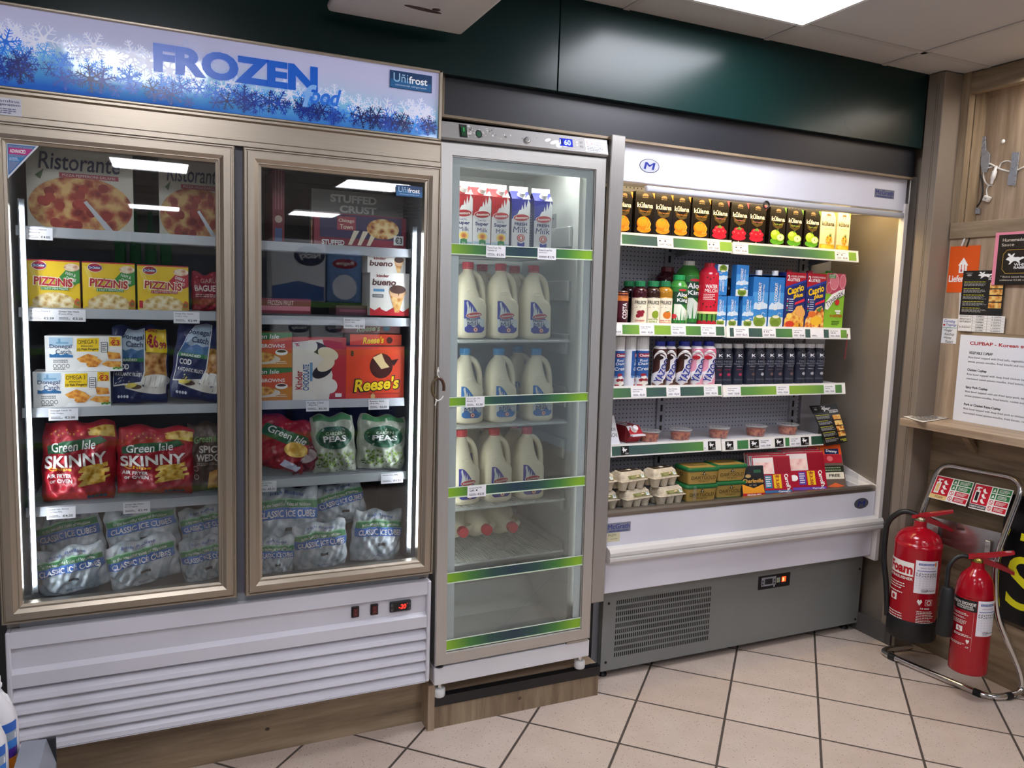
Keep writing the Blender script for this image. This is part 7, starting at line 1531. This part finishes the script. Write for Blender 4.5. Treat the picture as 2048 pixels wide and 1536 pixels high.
# loose paper on the counter
P0=[at_z(*p,1.0475) for p in ((1806,834),(1868,828),(1902,836),(1846,846))]; cc=sum(P0,Vector())/4; Q=[p-cc for p in P0]
def pap(u,v,n=0): 
    p=(Q[3]*(1-u)+Q[2]*u)*(1-v)+(Q[0]*(1-u)+Q[1]*u)*v; return p+Vector((0,0,.0006+.006*(abs(u-.5)**2+abs(v-.5)**2)+n))
a=MB(); a.grid(lambda u,v:pap(u,v),10,8,C('dcd6ce',.55)); a.grid(lambda u,v:pap(u,v)+Vector((0,0,-.0005)),10,8,C('dcd6ce',.55)); mp=Map(pap,.15,.08,10); a.lines(mp,.1,.9,.9,.1,9,C('6a625c',.5),2,3,.6); tag(a.build('loose_paper',None,cc),'loose printed paper lying on the left end of the oak counter','paper')
# cables and grey tape on the niche board
NX=3.2
def nb(px,py): return at_x(px,py,NX-.004 if py<440 else 3.095)
def cable(pts,r,col,name,label):
    P=[Vector(p) for p in pts]; S=smooth_prof([(p.y,p.z) for p in P],4); xs=[p.x for p in P]
    a=MB(); o=P[0]; m=len(S); a.tube([Vector((xs[min(len(xs)-1,int(i/m*len(xs)))]-o.x,s[0]-o.y,s[1]-o.z)) for i,s in enumerate(S)],r,col,8); return tag(a.build(name,None,o),label,'cable')
WC=C('dcd8d2',.4)
cable([nb(*p) for p in ((2048,334),(2035,340),(2020,343),(2000,338),(1985,330),(1972,325))],.0035,WC,'cable','white cable running from the left tape strip off the picture')
cable([nb(*p) for p in ((1998,336),(2003,326),(2014,322),(2024,325),(2029,334),(2026,340))],.003,WC,'cable','white cable loop under the right tape strip')
cable([nb(*p) for p in ((1984,334),(1972,338),(1967,350),(1970,363),(1977,370),(1984,370))],.003,WC,'cable','white cable loop below the left tape strip')
cable([nb(*p) for p in ((1978,370),(1973,380),(1974,390),(1977,396))],.003,WC,'cable','short white cable end hanging to the small white plug')
cable([nb(*p) for p in ((1961,350),(1964,362),(1965,385),(1961,402),(1953,414))],.0028,C('1a1a1c',.4),'cable','black cable hanging down the left side of the niche')
cable([nb(*p) for p in ((1937,456),(1930,475),(1924,492))],.004,WC,'cable','white cable between the rail and the orange sign')
cable([nb(*p) for p in ((1938,460),(1940,472),(1933,494))],.0025,C('1a1a1c',.4),'cable','black cable between the rail and the orange sign')
cable([nb(*p) for p in ((1921,585),(1920,610),(1918,640),(1917,650))],.004,WC,'cable','white cable below the orange sign')
def tape(pts,label,col='9a9da4'):
    P=[nb(*p) for p in pts]; c=sum(P,Vector())/len(P); Q=[(p-c) for p in P]; n=len(Q)
    a=MB(); a.add([q+Vector((-.006,0,0)) for q in Q]+[q+Vector((-.0005,0,0)) for q in Q],[tuple(range(n))]+[(i,(i+1)%n,n+(i+1)%n,n+i) for i in range(n)],C(col,.28,.3)); tag(a.build('tape_strip',None,c),label,'tape','grey tape strips')
tape([(1966,273),(1972,273),(1973,300),(1981,308),(1979,330),(1974,345),(1966,345),(1963,330),(1965,300)],'crumpled grey tape strip over the cable joint, left in the niche')
tape([(2026,304),(2040,305),(2036,335),(2034,352),(2031,372),(2016,370),(2019,350),(2023,335)],'long grey tape strip holding the cable, right in the niche')
tape([(1953,416),(1961,417),(1960,428),(1951,428)],'small grey tape patch above the oak rail')
tape([(1937,453),(1958,452),(1957,461),(1944,460)],'grey tape patch just below the oak rail')
q=nb(1977,398); a=MB(); a.box(-.02,0,-.014,.014,-.012,.012,C('d0ccc6',.4),.004,2); a.lathe([(.004,.0),(.004,.004)],C('8a8680',.4),10,(-.02,0,0)); tag(a.build('plug',None,q,(R_(25),0,0)),'small white plug hanging on the niche board','plug')
q0,q1=nb(1995,332),nb(1985,368); a=MB(); d=(q1-q0); a.tube([Vector((-.008,0,0))+d*t for t in (0,.25,.3,.7,.75,1)],[.006,.006,.0095,.0095,.007,.005],C('e2deda',.4),12); tag(a.build('cable_connector',None,q0),'white cable connector hanging between the tape strips','connector')
q=nb(2006,283); a=MB(); a.lathe([(.009,0),(.006,.004),(.003,.006)],C('e8e4de',.4),12); a.M=None; tag(a.build('wall_hook',None,q,(0,R_(-90),0)),'tiny white stick-on hook on the niche board','hook')
# ------------------------------------------------------------ black sign with yellow lettering
r0=at_x(2008,985,3.12); a=MB(); zb=.50; zt=.985
A=at_x(2012,985,3.088); Bq=at_x(2000,1236,3.088)
a.box(0,.012,-1.0,0,0,A.z-Bq.z,C('0c0c10',.35),.002,1); mp=Map(lambda u,v,n: Vector((-n,-1.0*u,(A.z-Bq.z)*v)),1.0,A.z-Bq.z); a.txt(mp,'S',.105,.33,.13,.42,C('e0d81c',.4),2,.0); a.poly(mp,[(.075,.66),(.078,.72),(.14,.70),(.14,.66)],C('e0d81c',.4),2)
tag(a.build('black_sign',None,(3.0885,A.y-.0,Bq.z)),'black board with large yellow lettering at the right edge','sign')
# ------------------------------------------------------------ fire point: chrome tube stand
def bez(pts,r,n=5):
    """polyline with rounded corners"""
    P=[Vector(p) for p in pts]; out=[P[0]]
    for a_,b_,c_ in zip(P,P[1:],P[2:]):
        u=(a_-b_); v=(c_-b_); k=min(r,u.length*.48,v.length*.48); s=b_+u.normalized()*k; e=b_+v.normalized()*k
        for i in range(n+1):
            t=i/n; out.append(s*(1-t)**2+b_*2*t*(1-t)+e*t*t)
    out.append(P[-1]); return out
FS=empty('extinguisher_stand',(2.95,2.02,0)); tag(FS,'chrome tube stand holding two fire extinguishers by the oak panel','extinguisher stand')
tz=.0135
fl=at_z(1748,1298,tz); fr=at_z(1985,1398,tz); br=at_z(2050,1368,tz); bl_=at_z(1795,1268,tz)
SX=3.03
tl=at_x(1866,928,SX); tr=at_x(2036,962,SX); ml=at_x(1848,1040,SX); mr=at_x(2000,1120,SX); lr=at_x(1998,1225,SX-.01)
kr=at_z(2052,1335,.06)
yl=tl.y-.01; yr=tr.y+.0
zt_=at_x(1920,932,SX+.05).z
pts=[(SX+.0,2.275,tz),(fl.x+.0,2.30,tz),(fr.x-.0,fr.y,tz),(SX+.06,fr.y-.01,tz),(SX+.055,fr.y+.0,.09),(SX-.03,lr.y,lr.z-.0),(SX-.03,mr.y,mr.z),(SX+.045,yr,tr.z+.0),(SX+.045,tl.y,tl.z),(SX-.03,ml.y,ml.z),(SX-.03,ml.y+.0,.30),(SX+.0,2.26,.09)]
a=MB(); a.tube(bez(pts,.07,6),.0125,C('d6d4d2',.14,1.),14); wpart(a,'tube_frame',FS)
for c,dirn in (((fl.x*.92+fr.x*.08),None),):
    pass
d=Vector((fr.x-fl.x,fr.y-2.30,0)).normalized()
for P,dd in ((Vector((fl.x,2.30,tz))+d*.07,d),(Vector((fr.x,fr.y,tz))-d*.055+Vector((.0,0,0)),d),(Vector((SX-.02,fr.y-.007,tz)),Vector((1,-.05,0)).normalized())):
    a=MB(); a.tube([P-dd*.014,P+dd*.014],.0142,C('121214',.5),14); wpart(a,'rubber_ring',FS)
# sign plate and back plate
def splate(name,corners,mat,th,art=None,x=SX):
    P=[at_x(px,py,xx) for px,py,xx in corners]  # bl br tr tl
    a=MB(); n=(P[1]-P[0]).cross(P[3]-P[0]).normalized()
    a.add(P+[p-n*th for p in P],[(0,1,2,3),(4,7,6,5)]+[(i,4+i,4+(i+1)%4,(i+1)%4) for i in range(4)],mat)
    mp=Map(lambda u,v,k: (P[0]*(1-u)+P[1]*u)*(1-v)+(P[3]*(1-u)+P[2]*u)*v+n*k,(P[1]-P[0]).length,(P[3]-P[0]).length)
    if art: art(a,mp)
    return wpart(a,name,FS)
def a_sign(kind):
    def art(a,mp):
        RD,GN,W_=C('c4142c',.35),C('1f7a3c',.35),C('f2f0ea',.4); a.rect(mp,0,0,1,1,W_,1); a.rect(mp,.02,.20,.46,.97,RD,2)
        if kind=='foam': a.rect(mp,.0,.02,.46,.2,C('e8c884',.4),2); a.txt(mp,'FOAM',.26,.11,.2,.09,K_(),4,.03)
        else: a.rect(mp,.0,.04,.46,.18,K_(),2); a.txt(mp,'CARBON DIOXIDE',.23,.11,.42,.075,W_,4,.03)
        a.rect(mp,.07,.26,.2,.74,W_,3); a.rect(mp,.095,.33,.175,.68,C('e8c884' if kind=='foam' else '121212',.4),4); a.rect(mp,.115,.74,.155,.84,W_,3); a.poly(mp,[(.06,.80),(.1,.89),(.22,.87),(.22,.83),(.12,.83)],W_,3)
        for i in range(3): a.poly(mp,[(.27,.32+.2*i),(.33,.26+.2*i),(.40,.30+.2*i),(.34,.34+.2*i),(.30,.46+.2*i),(.25,.40+.2*i)],W_,3)
        for i,(c) in enumerate((GN,GN)): 
            v=.76-.235*i; a.rect(mp,.49,v,.6,v+.2,c,2); a.poly(mp,[(.51,v+.04),(.55,v+.17),(.585,v+.05)],W_,3); a.rect(mp,.63,v,.98,v+.2,c,2); a.lines(mp,.67,v+.17,.95,v+.03,3,W_,3,4+i)
        for i in range(2):
            v=.30-.235*i; a.ring(mp,.545,v+.09,.055,.09,.25,RD,3,18); a.line(mp,[(.51,v+.15),(.58,v+.03)],.0025,RD,3); a.rect(mp,.63,v,.98,v+.19,RD,2); a.lines(mp,.67,v+.16,.95,v+.03,3,W_,3,8+i)
    return art
splate('instruction_plate',[(1857,994,SX-.008),(1931,1013,SX-.008),(1949,965,SX+.02),(1875,950,SX+.02)],C('b8b6b4',.3,.6),.002,a_sign('foam'))
splate('instruction_plate',[(1936,1015,SX-.008),(2010,1033,SX-.008),(2028,981,SX+.02),(1952,966,SX+.02)],C('b8b6b4',.3,.6),.002,a_sign('co2'))
splate('back_plate',[(1850,1072,SX-.022),(1996,1133,SX-.022),(2002,1066,SX-.02),(1850,1030,SX-.02)],C('b4b2b0',.2,.95),.002)
q=at_x(1976,1090,SX-.03); a=MB(); a.box(q.x-.006,q.x,q.y-.011,q.y+.011,q.z-.035,q.z+.018,C('c4c2c0',.3,.8),.003,1); a.M=Matrix.Translation(q)@Matrix.Rotation(R_(-90),4,'Y'); a.lathe([(.006,.006),(.006,.010)],C('d8d6d4',.2,1.),12); wpart(a,'hook_bracket',FS)
q=at_x(1872,1060,SX-.03); a=MB(); a.box(q.x-.006,q.x,q.y-.011,q.y+.011,q.z-.035,q.z+.018,C('c4c2c0',.3,.8),.003,1); wpart(a,'hook_bracket',FS)
# extinguishers
RED=C('a40c1e',.16); DRED=C('800a18',.2)
def valve(root,zn,sc_,lever,brass):
    a=MB(); a.lathe([(.016*sc_,zn),(.018*sc_,zn+.006),(.018*sc_,zn+.018),(.012*sc_,zn+.022),(.012*sc_,zn+.034)],brass,16); a.build('valve',root)
    a=MB(); a.M=Matrix.Rotation(R_(lever),4,'Z')
    a.prism([(-.03*sc_,zn+.028),(.02*sc_,zn+.042),(.10*sc_,zn+.066),(.10*sc_,zn+.056),(.02*sc_,zn+.026),(-.03*sc_,zn+.014)],'y',-.012*sc_,.012*sc_,RED); a.build('squeeze_lever',root)
    a=MB(); a.M=Matrix.Rotation(R_(lever),4,'Z'); a.prism([(-.02*sc_,zn+.024),(.02*sc_,zn+.028),(.06*sc_,zn+.012),(.105*sc_,zn-.012),(.105*sc_,zn-.024),(.06*sc_,zn-.008),(.0,zn+.010)],'y',-.012*sc_,.012*sc_,DRED); a.build('carry_handle',root)
    a=MB(); a.tube([(0,-.012*sc_,zn+.03),(0,.012*sc_,zn+.03)],.003,C('1f8a4a',.4),8); a.build('safety_pin',root)
q=at_y(1831,1262,2.16); 
R0=(at_y(1881,1150,2.16)-at_y(1783,1150,2.16)).x/2*.915
def ext(name,px,pxw,y,ptop,pbot,label):
    c=at_y(px,(ptop+pbot)/2,y); zb=at_y(px,pbot,y-.03).z; zt=at_y(px,ptop,y).z
    # half width seen square to the view
    v=Vector((c.x,c.y,0)).length; dep=(c-Vector((0,0,CAM_H))).dot(_f); R=pxw/2*dep/F_PX*math.cos(math.atan((px-1024)/F_PX))
    r=empty(name,(c.x,c.y,max(.004,zb))); r.rotation_euler=(0,0,0); tag(r,label,'fire extinguisher','fire extinguishers'); return r,R,zt-max(.004,zb)
yaw=-54   # towards the camera, degrees from -Y
E1,RE,HE=ext('fire_extinguisher',1831,97,2.185,1032,1274,'large red foam fire extinguisher with black base, left on the stand')
S1=HE
pr=[(RE*.98,.03),(RE,.04),(RE,S1*.755),(RE*.985,S1*.79),(RE*.91,S1*.83),(RE*.74,S1*.865),(RE*.5,S1*.888),(RE*.32,S1*.90),(RE*.27,S1*.92),(RE*.27,S1*.955)]
a=MB(); P1=smooth_prof(pr,4,True); a.lathe(P1,RED,40)
CAMD=math.degrees(math.atan2(-E1.location.y,-E1.location.x))+90   # turn of the front towards the camera
def emap(P,z0,z1,c,span,sub=60):
    return cyl(P,z0,z1,span,sub,CAMD+c)
W_=C('efece6',.4)
mp=emap(P1,S1*.10,S1*.72,0,180); a.lay=.0005
a.rect(mp,.0,.70,.47,.88,W_,1); otxt=C('b4101e',.4); a.txt(mp,'Foam',.27,.79,.38,.13,otxt,3,.04); a.txt(mp,'EXTINGUISHER',.26,.665,.42,.035,W_,2,.02); 
for v0,v1,k in ((.60,.50,3),(.48,.44,1),(.20,.10,3)): a.lines(mp,.06,v0,.42,v1,k,W_,2,int(v0*50),.35)
a.rect(mp,.14,.34,.26,.43,W_,2); a.ell(mp,.2,.38,.03,.03,C('b4101e',.4),3); a.rect(mp,.05,.035,.44,.075,W_,2); a.txt(mp,'POWER-EDGE',.25,.056,.34,.028,C('3a3a48',.4),3,.02)
a.poly(mp,[(.58,.34),(.545,.39),(.56,.42),(.58,.405),(.60,.42),(.615,.39)],W_,2); a.rect(mp,.655,.34,.765,.42,W_,2); a.rect(mp,.66,.344,.76,.416,C('b4101e',.3),3); a.ring(mp,.71,.38,.035,.033,.35,W_,4,12); a.txt(mp,'CE 0038',.66,.30,.13,.022,W_,2,.02); a.lines(mp,.55,.27,.82,.10,8,W_,2,5,.35)
a.build('cylinder',E1)
a=MB(); ml=emap(P1,S1*.10,S1*.72,0,180)
def servlabel(a,ml,u0,v0,u1,v1):
    def U(u,v): return u0+(u1-u0)*u, v0+(v1-v0)*v
    def rc(p,q,s,t,m,l): x0,y0=U(p,q); x1,y1=U(s,t); a.rect(ml,x0,y0,x1,y1,m,l)
    a.lay=.0006; a.rect(ml,u0,v0,u1,v1,C('ece9ee',.45),3); NB=C('3a4f9a',.5)
    rc(.12,.86,.8,.92,NB,4); rc(.08,.68,.92,.70,NB,4); a.ell(ml,*U(.86,.9),.014,.03,C('d8743a',.5),5); x,y=U(.47,.89); a.txt(ml,"ELLIE'S FIRE SAFETY",x,y,(u1-u0)*.62,(v1-v0)*.03,C('e8e8f4',.5),5,.02)
    x,y=U(.5,.78); a.txt(ml,'SERVICE RECORD',x,y,(u1-u0)*.6,(v1-v0)*.035,C('8a6a90',.5),4)
    for i in range(7): 
        rc(.08,.16+.074*i,.92,.164+.074*i,C('a8a8b4',.5),4)
    for i in range(7): rc(.08+.14*i-.002,.16,.08+.14*i+.004,.64,C('a8a8b4',.5),4)
    rr=random.Random(3); 
    for k in range(2):
        pts=[U(.05+.9*i/16,.60-.07*k+.025*math.sin(i*2.3+k)+.012*rr.random()) for i in range(17)]; 
        for p,q in zip(pts[::2],pts[1::2]): a.line(ml,[p,q],.0022,C('1a1a1e',.5),6)
    p=[U(.5+.05*i,.08+.03*(i%2)) for i in range(9)]; a.line(ml,p,.0016,C('1a1a1e',.5),6); x0,y0=U(.3,.14); x1,y1=U(.6,.04); a.lines(ml,x0,y0,x1,y1,3,C('5a5a66',.5),5,4)
servlabel(a,ml,.49,.50,.81,.93); part_label(a.build('service_label',E1),'white service record label')
a=MB(); a.lathe([(RE*1.02,0),(RE*1.06,.006),(RE*1.06,S1*.15),(RE*1.03,S1*.165)],C('121215',.5),36,cap=True); part_label(a.build('base_boot',E1),'black plastic base')
CT=Matrix.Rotation(R_(CAMD),4,'Z')
a=MB(); a.M=CT; hz=S1*.975; a.tube(bez([(-.012,0,hz+.012),(-RE*.75,-.0,hz+.025),(-RE*1.38,.0,hz-.03),(-RE*1.42,0,S1*.62),(-RE*1.14,-.02,S1*.36),(-RE*1.04,-.02,S1*.16)],.06,6),.0115,C('111214',.45),12); a.box(-RE*1.16,-RE*1.0,-.03,0,S1*.13,S1*.20,C('111214',.5),.003,1); part_label(a.build('hose',E1),'black discharge hose')
valve(E1,S1*.945,1.15,CAMD+8,C('b8b090',.25,.9))
# carbon dioxide extinguisher
E2,RC,HC=ext('fire_extinguisher',1945,81,1.90,1118,1345,'smaller red carbon dioxide fire extinguisher with a black horn, right on the stand')
P2=smooth_prof([(RC*.96,0),(RC,.006),(RC,HC*.62),(RC,HC*.68),(RC*.93,HC*.77),(RC*.74,HC*.85),(RC*.48,HC*.895),(RC*.36,HC*.92),(RC*.34,HC*.965)],4,True)
CAMD2=math.degrees(math.atan2(-E2.location.y,-E2.location.x))+90
a=MB(); a.lathe(P2,RED,40); mp=cyl(P2,HC*.1,HC*.68,180,60,CAMD2); a.lay=.0005; BK2=C('101012',.4)
a.rect(mp,.02,.80,.56,.97,BK2,1); a.txt(mp,'CARBON DIOXIDE',.30,.91,.48,.045,W_,3,.03); a.txt(mp,'EXTINGUISHER',.36,.865,.28,.025,W_,3,.02); a.txt(mp,'FIRE CO2 AND DIOXIDE',.36,.835,.3,.022,W_,3,.02)
for v0,v1,k in ((.76,.72,2),(.70,.67,2),(.65,.58,4),(.30,.26,2)): a.lines(mp,.1,v0,.44,v1,k,W_,2,int(v0*60),.4)
a.rect(mp,.24,.47,.36,.55,W_,2); a.line(mp,[(.3,.54),(.28,.51),(.32,.51),(.3,.48)],.003,C('b4101e',.4),4); a.lines(mp,.2,.44,.55,.40,2,W_,2,6,.5); a.poly(mp,[(.46,.30),(.43,.35),(.445,.37),(.46,.36),(.475,.37),(.49,.35)],W_,2); a.txt(mp,'CE',.46,.25,.05,.022,W_,2,.02)
for p_,q_ in (((.1,.79),(.52,.79)),((.52,.79),(.52,.2)),((.52,.2),(.1,.2))): a.line(mp,[p_,q_],.0012,C('d88a8a',.4),2)
a.build('cylinder',E2)
a=MB(); servlabel(a,cyl(P2,HC*.1,HC*.68,180,60,CAMD2),.57,.45,.93,.985); part_label(a.build('service_label',E2),'white service record label')
valve(E2,HC*.955,1.15,CAMD2+8,C('a8964a',.25,.9))
C2=Matrix.Rotation(R_(CAMD2),4,'Z')
a=MB(); a.M=C2; hz=HC*.985; a.tube(bez([(-.008,0,hz),(-RC*.9,-.01,hz+.012),(-RC*1.42,-.03,hz-.03),(-RC*1.40,-.045,HC*.72)],.05,6),.0085,C('111214',.45),12); part_label(a.build('hose',E2),'black hose bend')
a=MB(); a.M=C2@Matrix.Translation((-RC*1.32,-.05,0)); a.lathe([(.0275,HC*.30),(.0285,HC*.32),(.0265,HC*.5),(.0225,HC*.715),(.018,HC*.73)],C('101114',.55),24); part_label(a.build('horn',E2),'black discharge horn')
# ============================================================ bottom left corner: bottles and shelf rail
def deterg(loc,rz,label,src=None):
    if src: return dup(src,loc,label,'white cleaner bottles',(0,0,rz))
    r=empty('cleaner_bottle',loc,(0,0,rz)); PL=C('e6e4e6',.3); H=.30; w=.10; a=MB()
    a.loft([ring_pts(0,0,w*.5*k,w*.34*k2,z*H,3.,28) for z,k,k2 in ((0,.94,.94),(.03,1,1),(.5,1,1),(.62,.94,.96),(.74,.7,.8),(.82,.42,.6),(.86,.3,.45),(.89,.28,.42))],PL); 
    mp=Map(lambda u,v,n: Vector(((u-.5)*w,-(w*.34+n)*(1-min(.98,abs(2*u-1))**3)**(1/3)-n,v*H)),w,H,24); B=lambda v0,v1,c,l=1,u0=.55: a.band(mp,lambda u:v0+.05*(u-.8),lambda u:v1+.05*(u-.8),u0,.985,C(c,.35),l,8,3)
    B(.52,.60,'2a62b8'); B(.44,.52,'9aa4b0'); B(.38,.45,'3a7ac8',2,.7); B(.30,.40,'4a2a88',1,.7); B(.14,.30,'e88a2a',1,.66); B(.02,.16,'c8602a',1,.62); a.ell(mp,.80,.12,.13,.09,C('1f5a34',.35),4); a.txt(mp,'Duzzit',.8,.12,.2,.035,Wt(),6,0)
    a.ell(mp,.25,.06,.16,.06,C('c83a28',.35),1)
    a.build('bottle_body',r); a=MB(); a.tube([(.012,0,.83*H),(.026,0,.79*H),(.033,0,.72*H),(.036,0,.64*H),(.038,0,.58*H)],.006,PL,10); a.build('handle',r)
    a=MB(); ribcap(a,.0175,.885*H,.97*H,C('ececec',.4),28); a.lathe([(.02,.88*H),(.02,.90*H)],PL,20); m4=cyl([(.0176,.0),(.0176,H)],.9*H,.96*H,140); [a.rect(m4,.2+.15*i,.4,.27+.15*i,.6,K_(),2) for i in range(4)]; a.build('cap',r); return tag(r,label,'cleaner bottle','white cleaner bottles')
SHZ=.300; c0=at_y(8,1420,2.12)
D0=deterg((at_y(-12,1450,2.13).x,2.13,SHZ-.03),0,'white cleaner bottle with blue and orange side label at the bottom left corner')
zcap=at_y(10,1350,2.13).z; D0.location.z=zcap-.97*.30; SHZ=D0.location.z
deterg((at_y(-36,1500,2.02).x,2.02,SHZ),R_(0),'white cleaner bottle in front, cut off by the bottom left corner',D0)
r=empty('gondola_shelf',(-.62,1.9,0)); tag(r,'low grey shelf unit with a price rail under the cleaner bottles, bottom left','shelf unit')
a=MB(); a.box(-.95,-.335,1.2,2.18,SHZ-.03,SHZ-.0005,SPRAYED('8a8c94',.4)); wpart(a,'shelf_board',r); a=MB(); a.box(-.95,-.36,1.2,2.16,0,SHZ-.03,SPRAYED('5a5c64',.45)); wpart(a,'plinth',r)
qa=at_y(42,1500,2.17); qb=at_y(98,1490,2.12)
a=MB(); a.prism([(-.334,SHZ-.001),(-.334,.372),(-.282,.368),(-.262,.30),(-.262,SHZ-.03),(-.334,SHZ-.03)],'y',1.2,2.13,SPRAYED('9094a0',.3)); a.box(-.30,-.262,2.1302,2.14,SHZ-.02,.366,C('22242a',.4)); wpart(a,'price_rail',r)

# ============================================================ across the aisle (behind the camera, mirrored in the freezer glass)
GY=-1.0; VY=2*2.385-GY
def vx(px,py): p=at_y(px,py,VY); return p.x,p.z
g=empty('aisle_shelf',(.2,GY-.2,0)); tag(g,'grey shelf unit across the aisle seen only as a reflection in the freezer glass','shelf unit')
LV_=[vx(620,605)[1],vx(620,700)[1],vx(620,865)[1],vx(620,1000)[1],.12]
a=MB(); a.box(-1.6,2.0,GY-.45,GY-.43,.0,1.75,SPRAYED('6a6c74',.5)); wpart(a,'back_panel',g)
for z in LV_:
    a=MB(); a.box(-1.6,2.0,GY-.43,GY+.01,z-.03,z,SPRAYED('9a9ca4',.45)); a.box(-1.6,2.0,GY+.01,GY+.014,z-.035,z+.004,SPRAYED('5f8a3c',.4)); wpart(a,'shelf_board',g)
def rollpack(px0,px1,pt,z,kind,label,d=.2):
    x0=vx(px0,pt)[0]; x1=vx(px1,pt)[0]; h=vx((px0+px1)/2,pt)[1]-z-.001; w=x1-x0
    a=MB(); base={'white':'d8dade','blue':'6f92c4','purple':'4a3a78','navy':'22306c','green':'2f7a48'}[kind]
    if kind=='navy': a.lathe([(w*.44,0),(w*.48,.01),(w*.48,h*.94),(w*.42,h)],C(base,.35),20)
    elif kind=='green': a.lathe([(w*.44,0),(w*.48,.01),(w*.48,h*.6),(w*.18,h*.85),(w*.18,h)],C(base,.3),20)
    else:
        a.box(-w/2,w/2,-d/2,d/2,0,h,C(base,.35),.02,3); F=flat((w/2,d/2,0),(-w,0,0),(0,0,h)); a.lay=.001
        if kind=='white': a.ell(F,.3,.74,.28,.16,C('2a3350',.4),2); a.txt(F,'Nicky',.3,.74,.4,.14,Wt(),4,.02); a.band(F,lambda u:.03,lambda u:.34-.2*abs(u-.5),.03,.97,C('2f5a9c',.4),2)
        elif kind=='blue': a.ell(F,.5,.74,.36,.09,C('a02c3c',.4),2); a.txt(F,'Regina',.5,.74,.5,.09,Wt(),4,.02); a.ell(F,.5,.3,.36,.24,C('dfe4ee',.4),2)
        else: a.rect(F,.05,.4,.95,.95,C('7a4a7a',.4),2); a.txt(F,'Regina',.5,.66,.5,.2,C('e8d8a0',.4),4,.02)
    return tag(a.build('paper_roll_pack' if kind in('white','blue','purple') else ('store_tub' if kind=='navy' else 'drink_bottle'),None,((x0+x1)/2,GY-d/2-.0,z+.001)),label,'paper roll pack' if kind in('white','blue','purple') else ('tub' if kind=='navy' else 'bottle'),'goods across the aisle')
REF='mirrored in the right freezer door'
for q in ((540,652,478,LV_[0],'white','white kitchen roll pack with a navy oval, '+REF),(655,724,500,LV_[0],'blue','blue paper roll pack with a red name oval, '+REF)): rollpack(*q)
for i,(x0,x1) in enumerate(((545,620),(622,688),(690,760))): rollpack(x0,x1,640,LV_[1],'white',('first','second','third')[i]+' white roll pack of the lower row, '+REF)
for i,(x0,x1) in enumerate(((520,580),(582,636),(638,690),(692,744),(746,800))): rollpack(x0,x1,790,LV_[2],'navy',('first','second','third','fourth','fifth')[i]+' navy tub from the left, '+REF,.2)
for i,(x0,x1) in enumerate(((225,250),(256,281),(287,312),(318,343))): rollpack(x0,x1,420,LV_[0],'green',('first','second','third','fourth')[i]+' green bottle across the aisle, mirrored in the left freezer door')
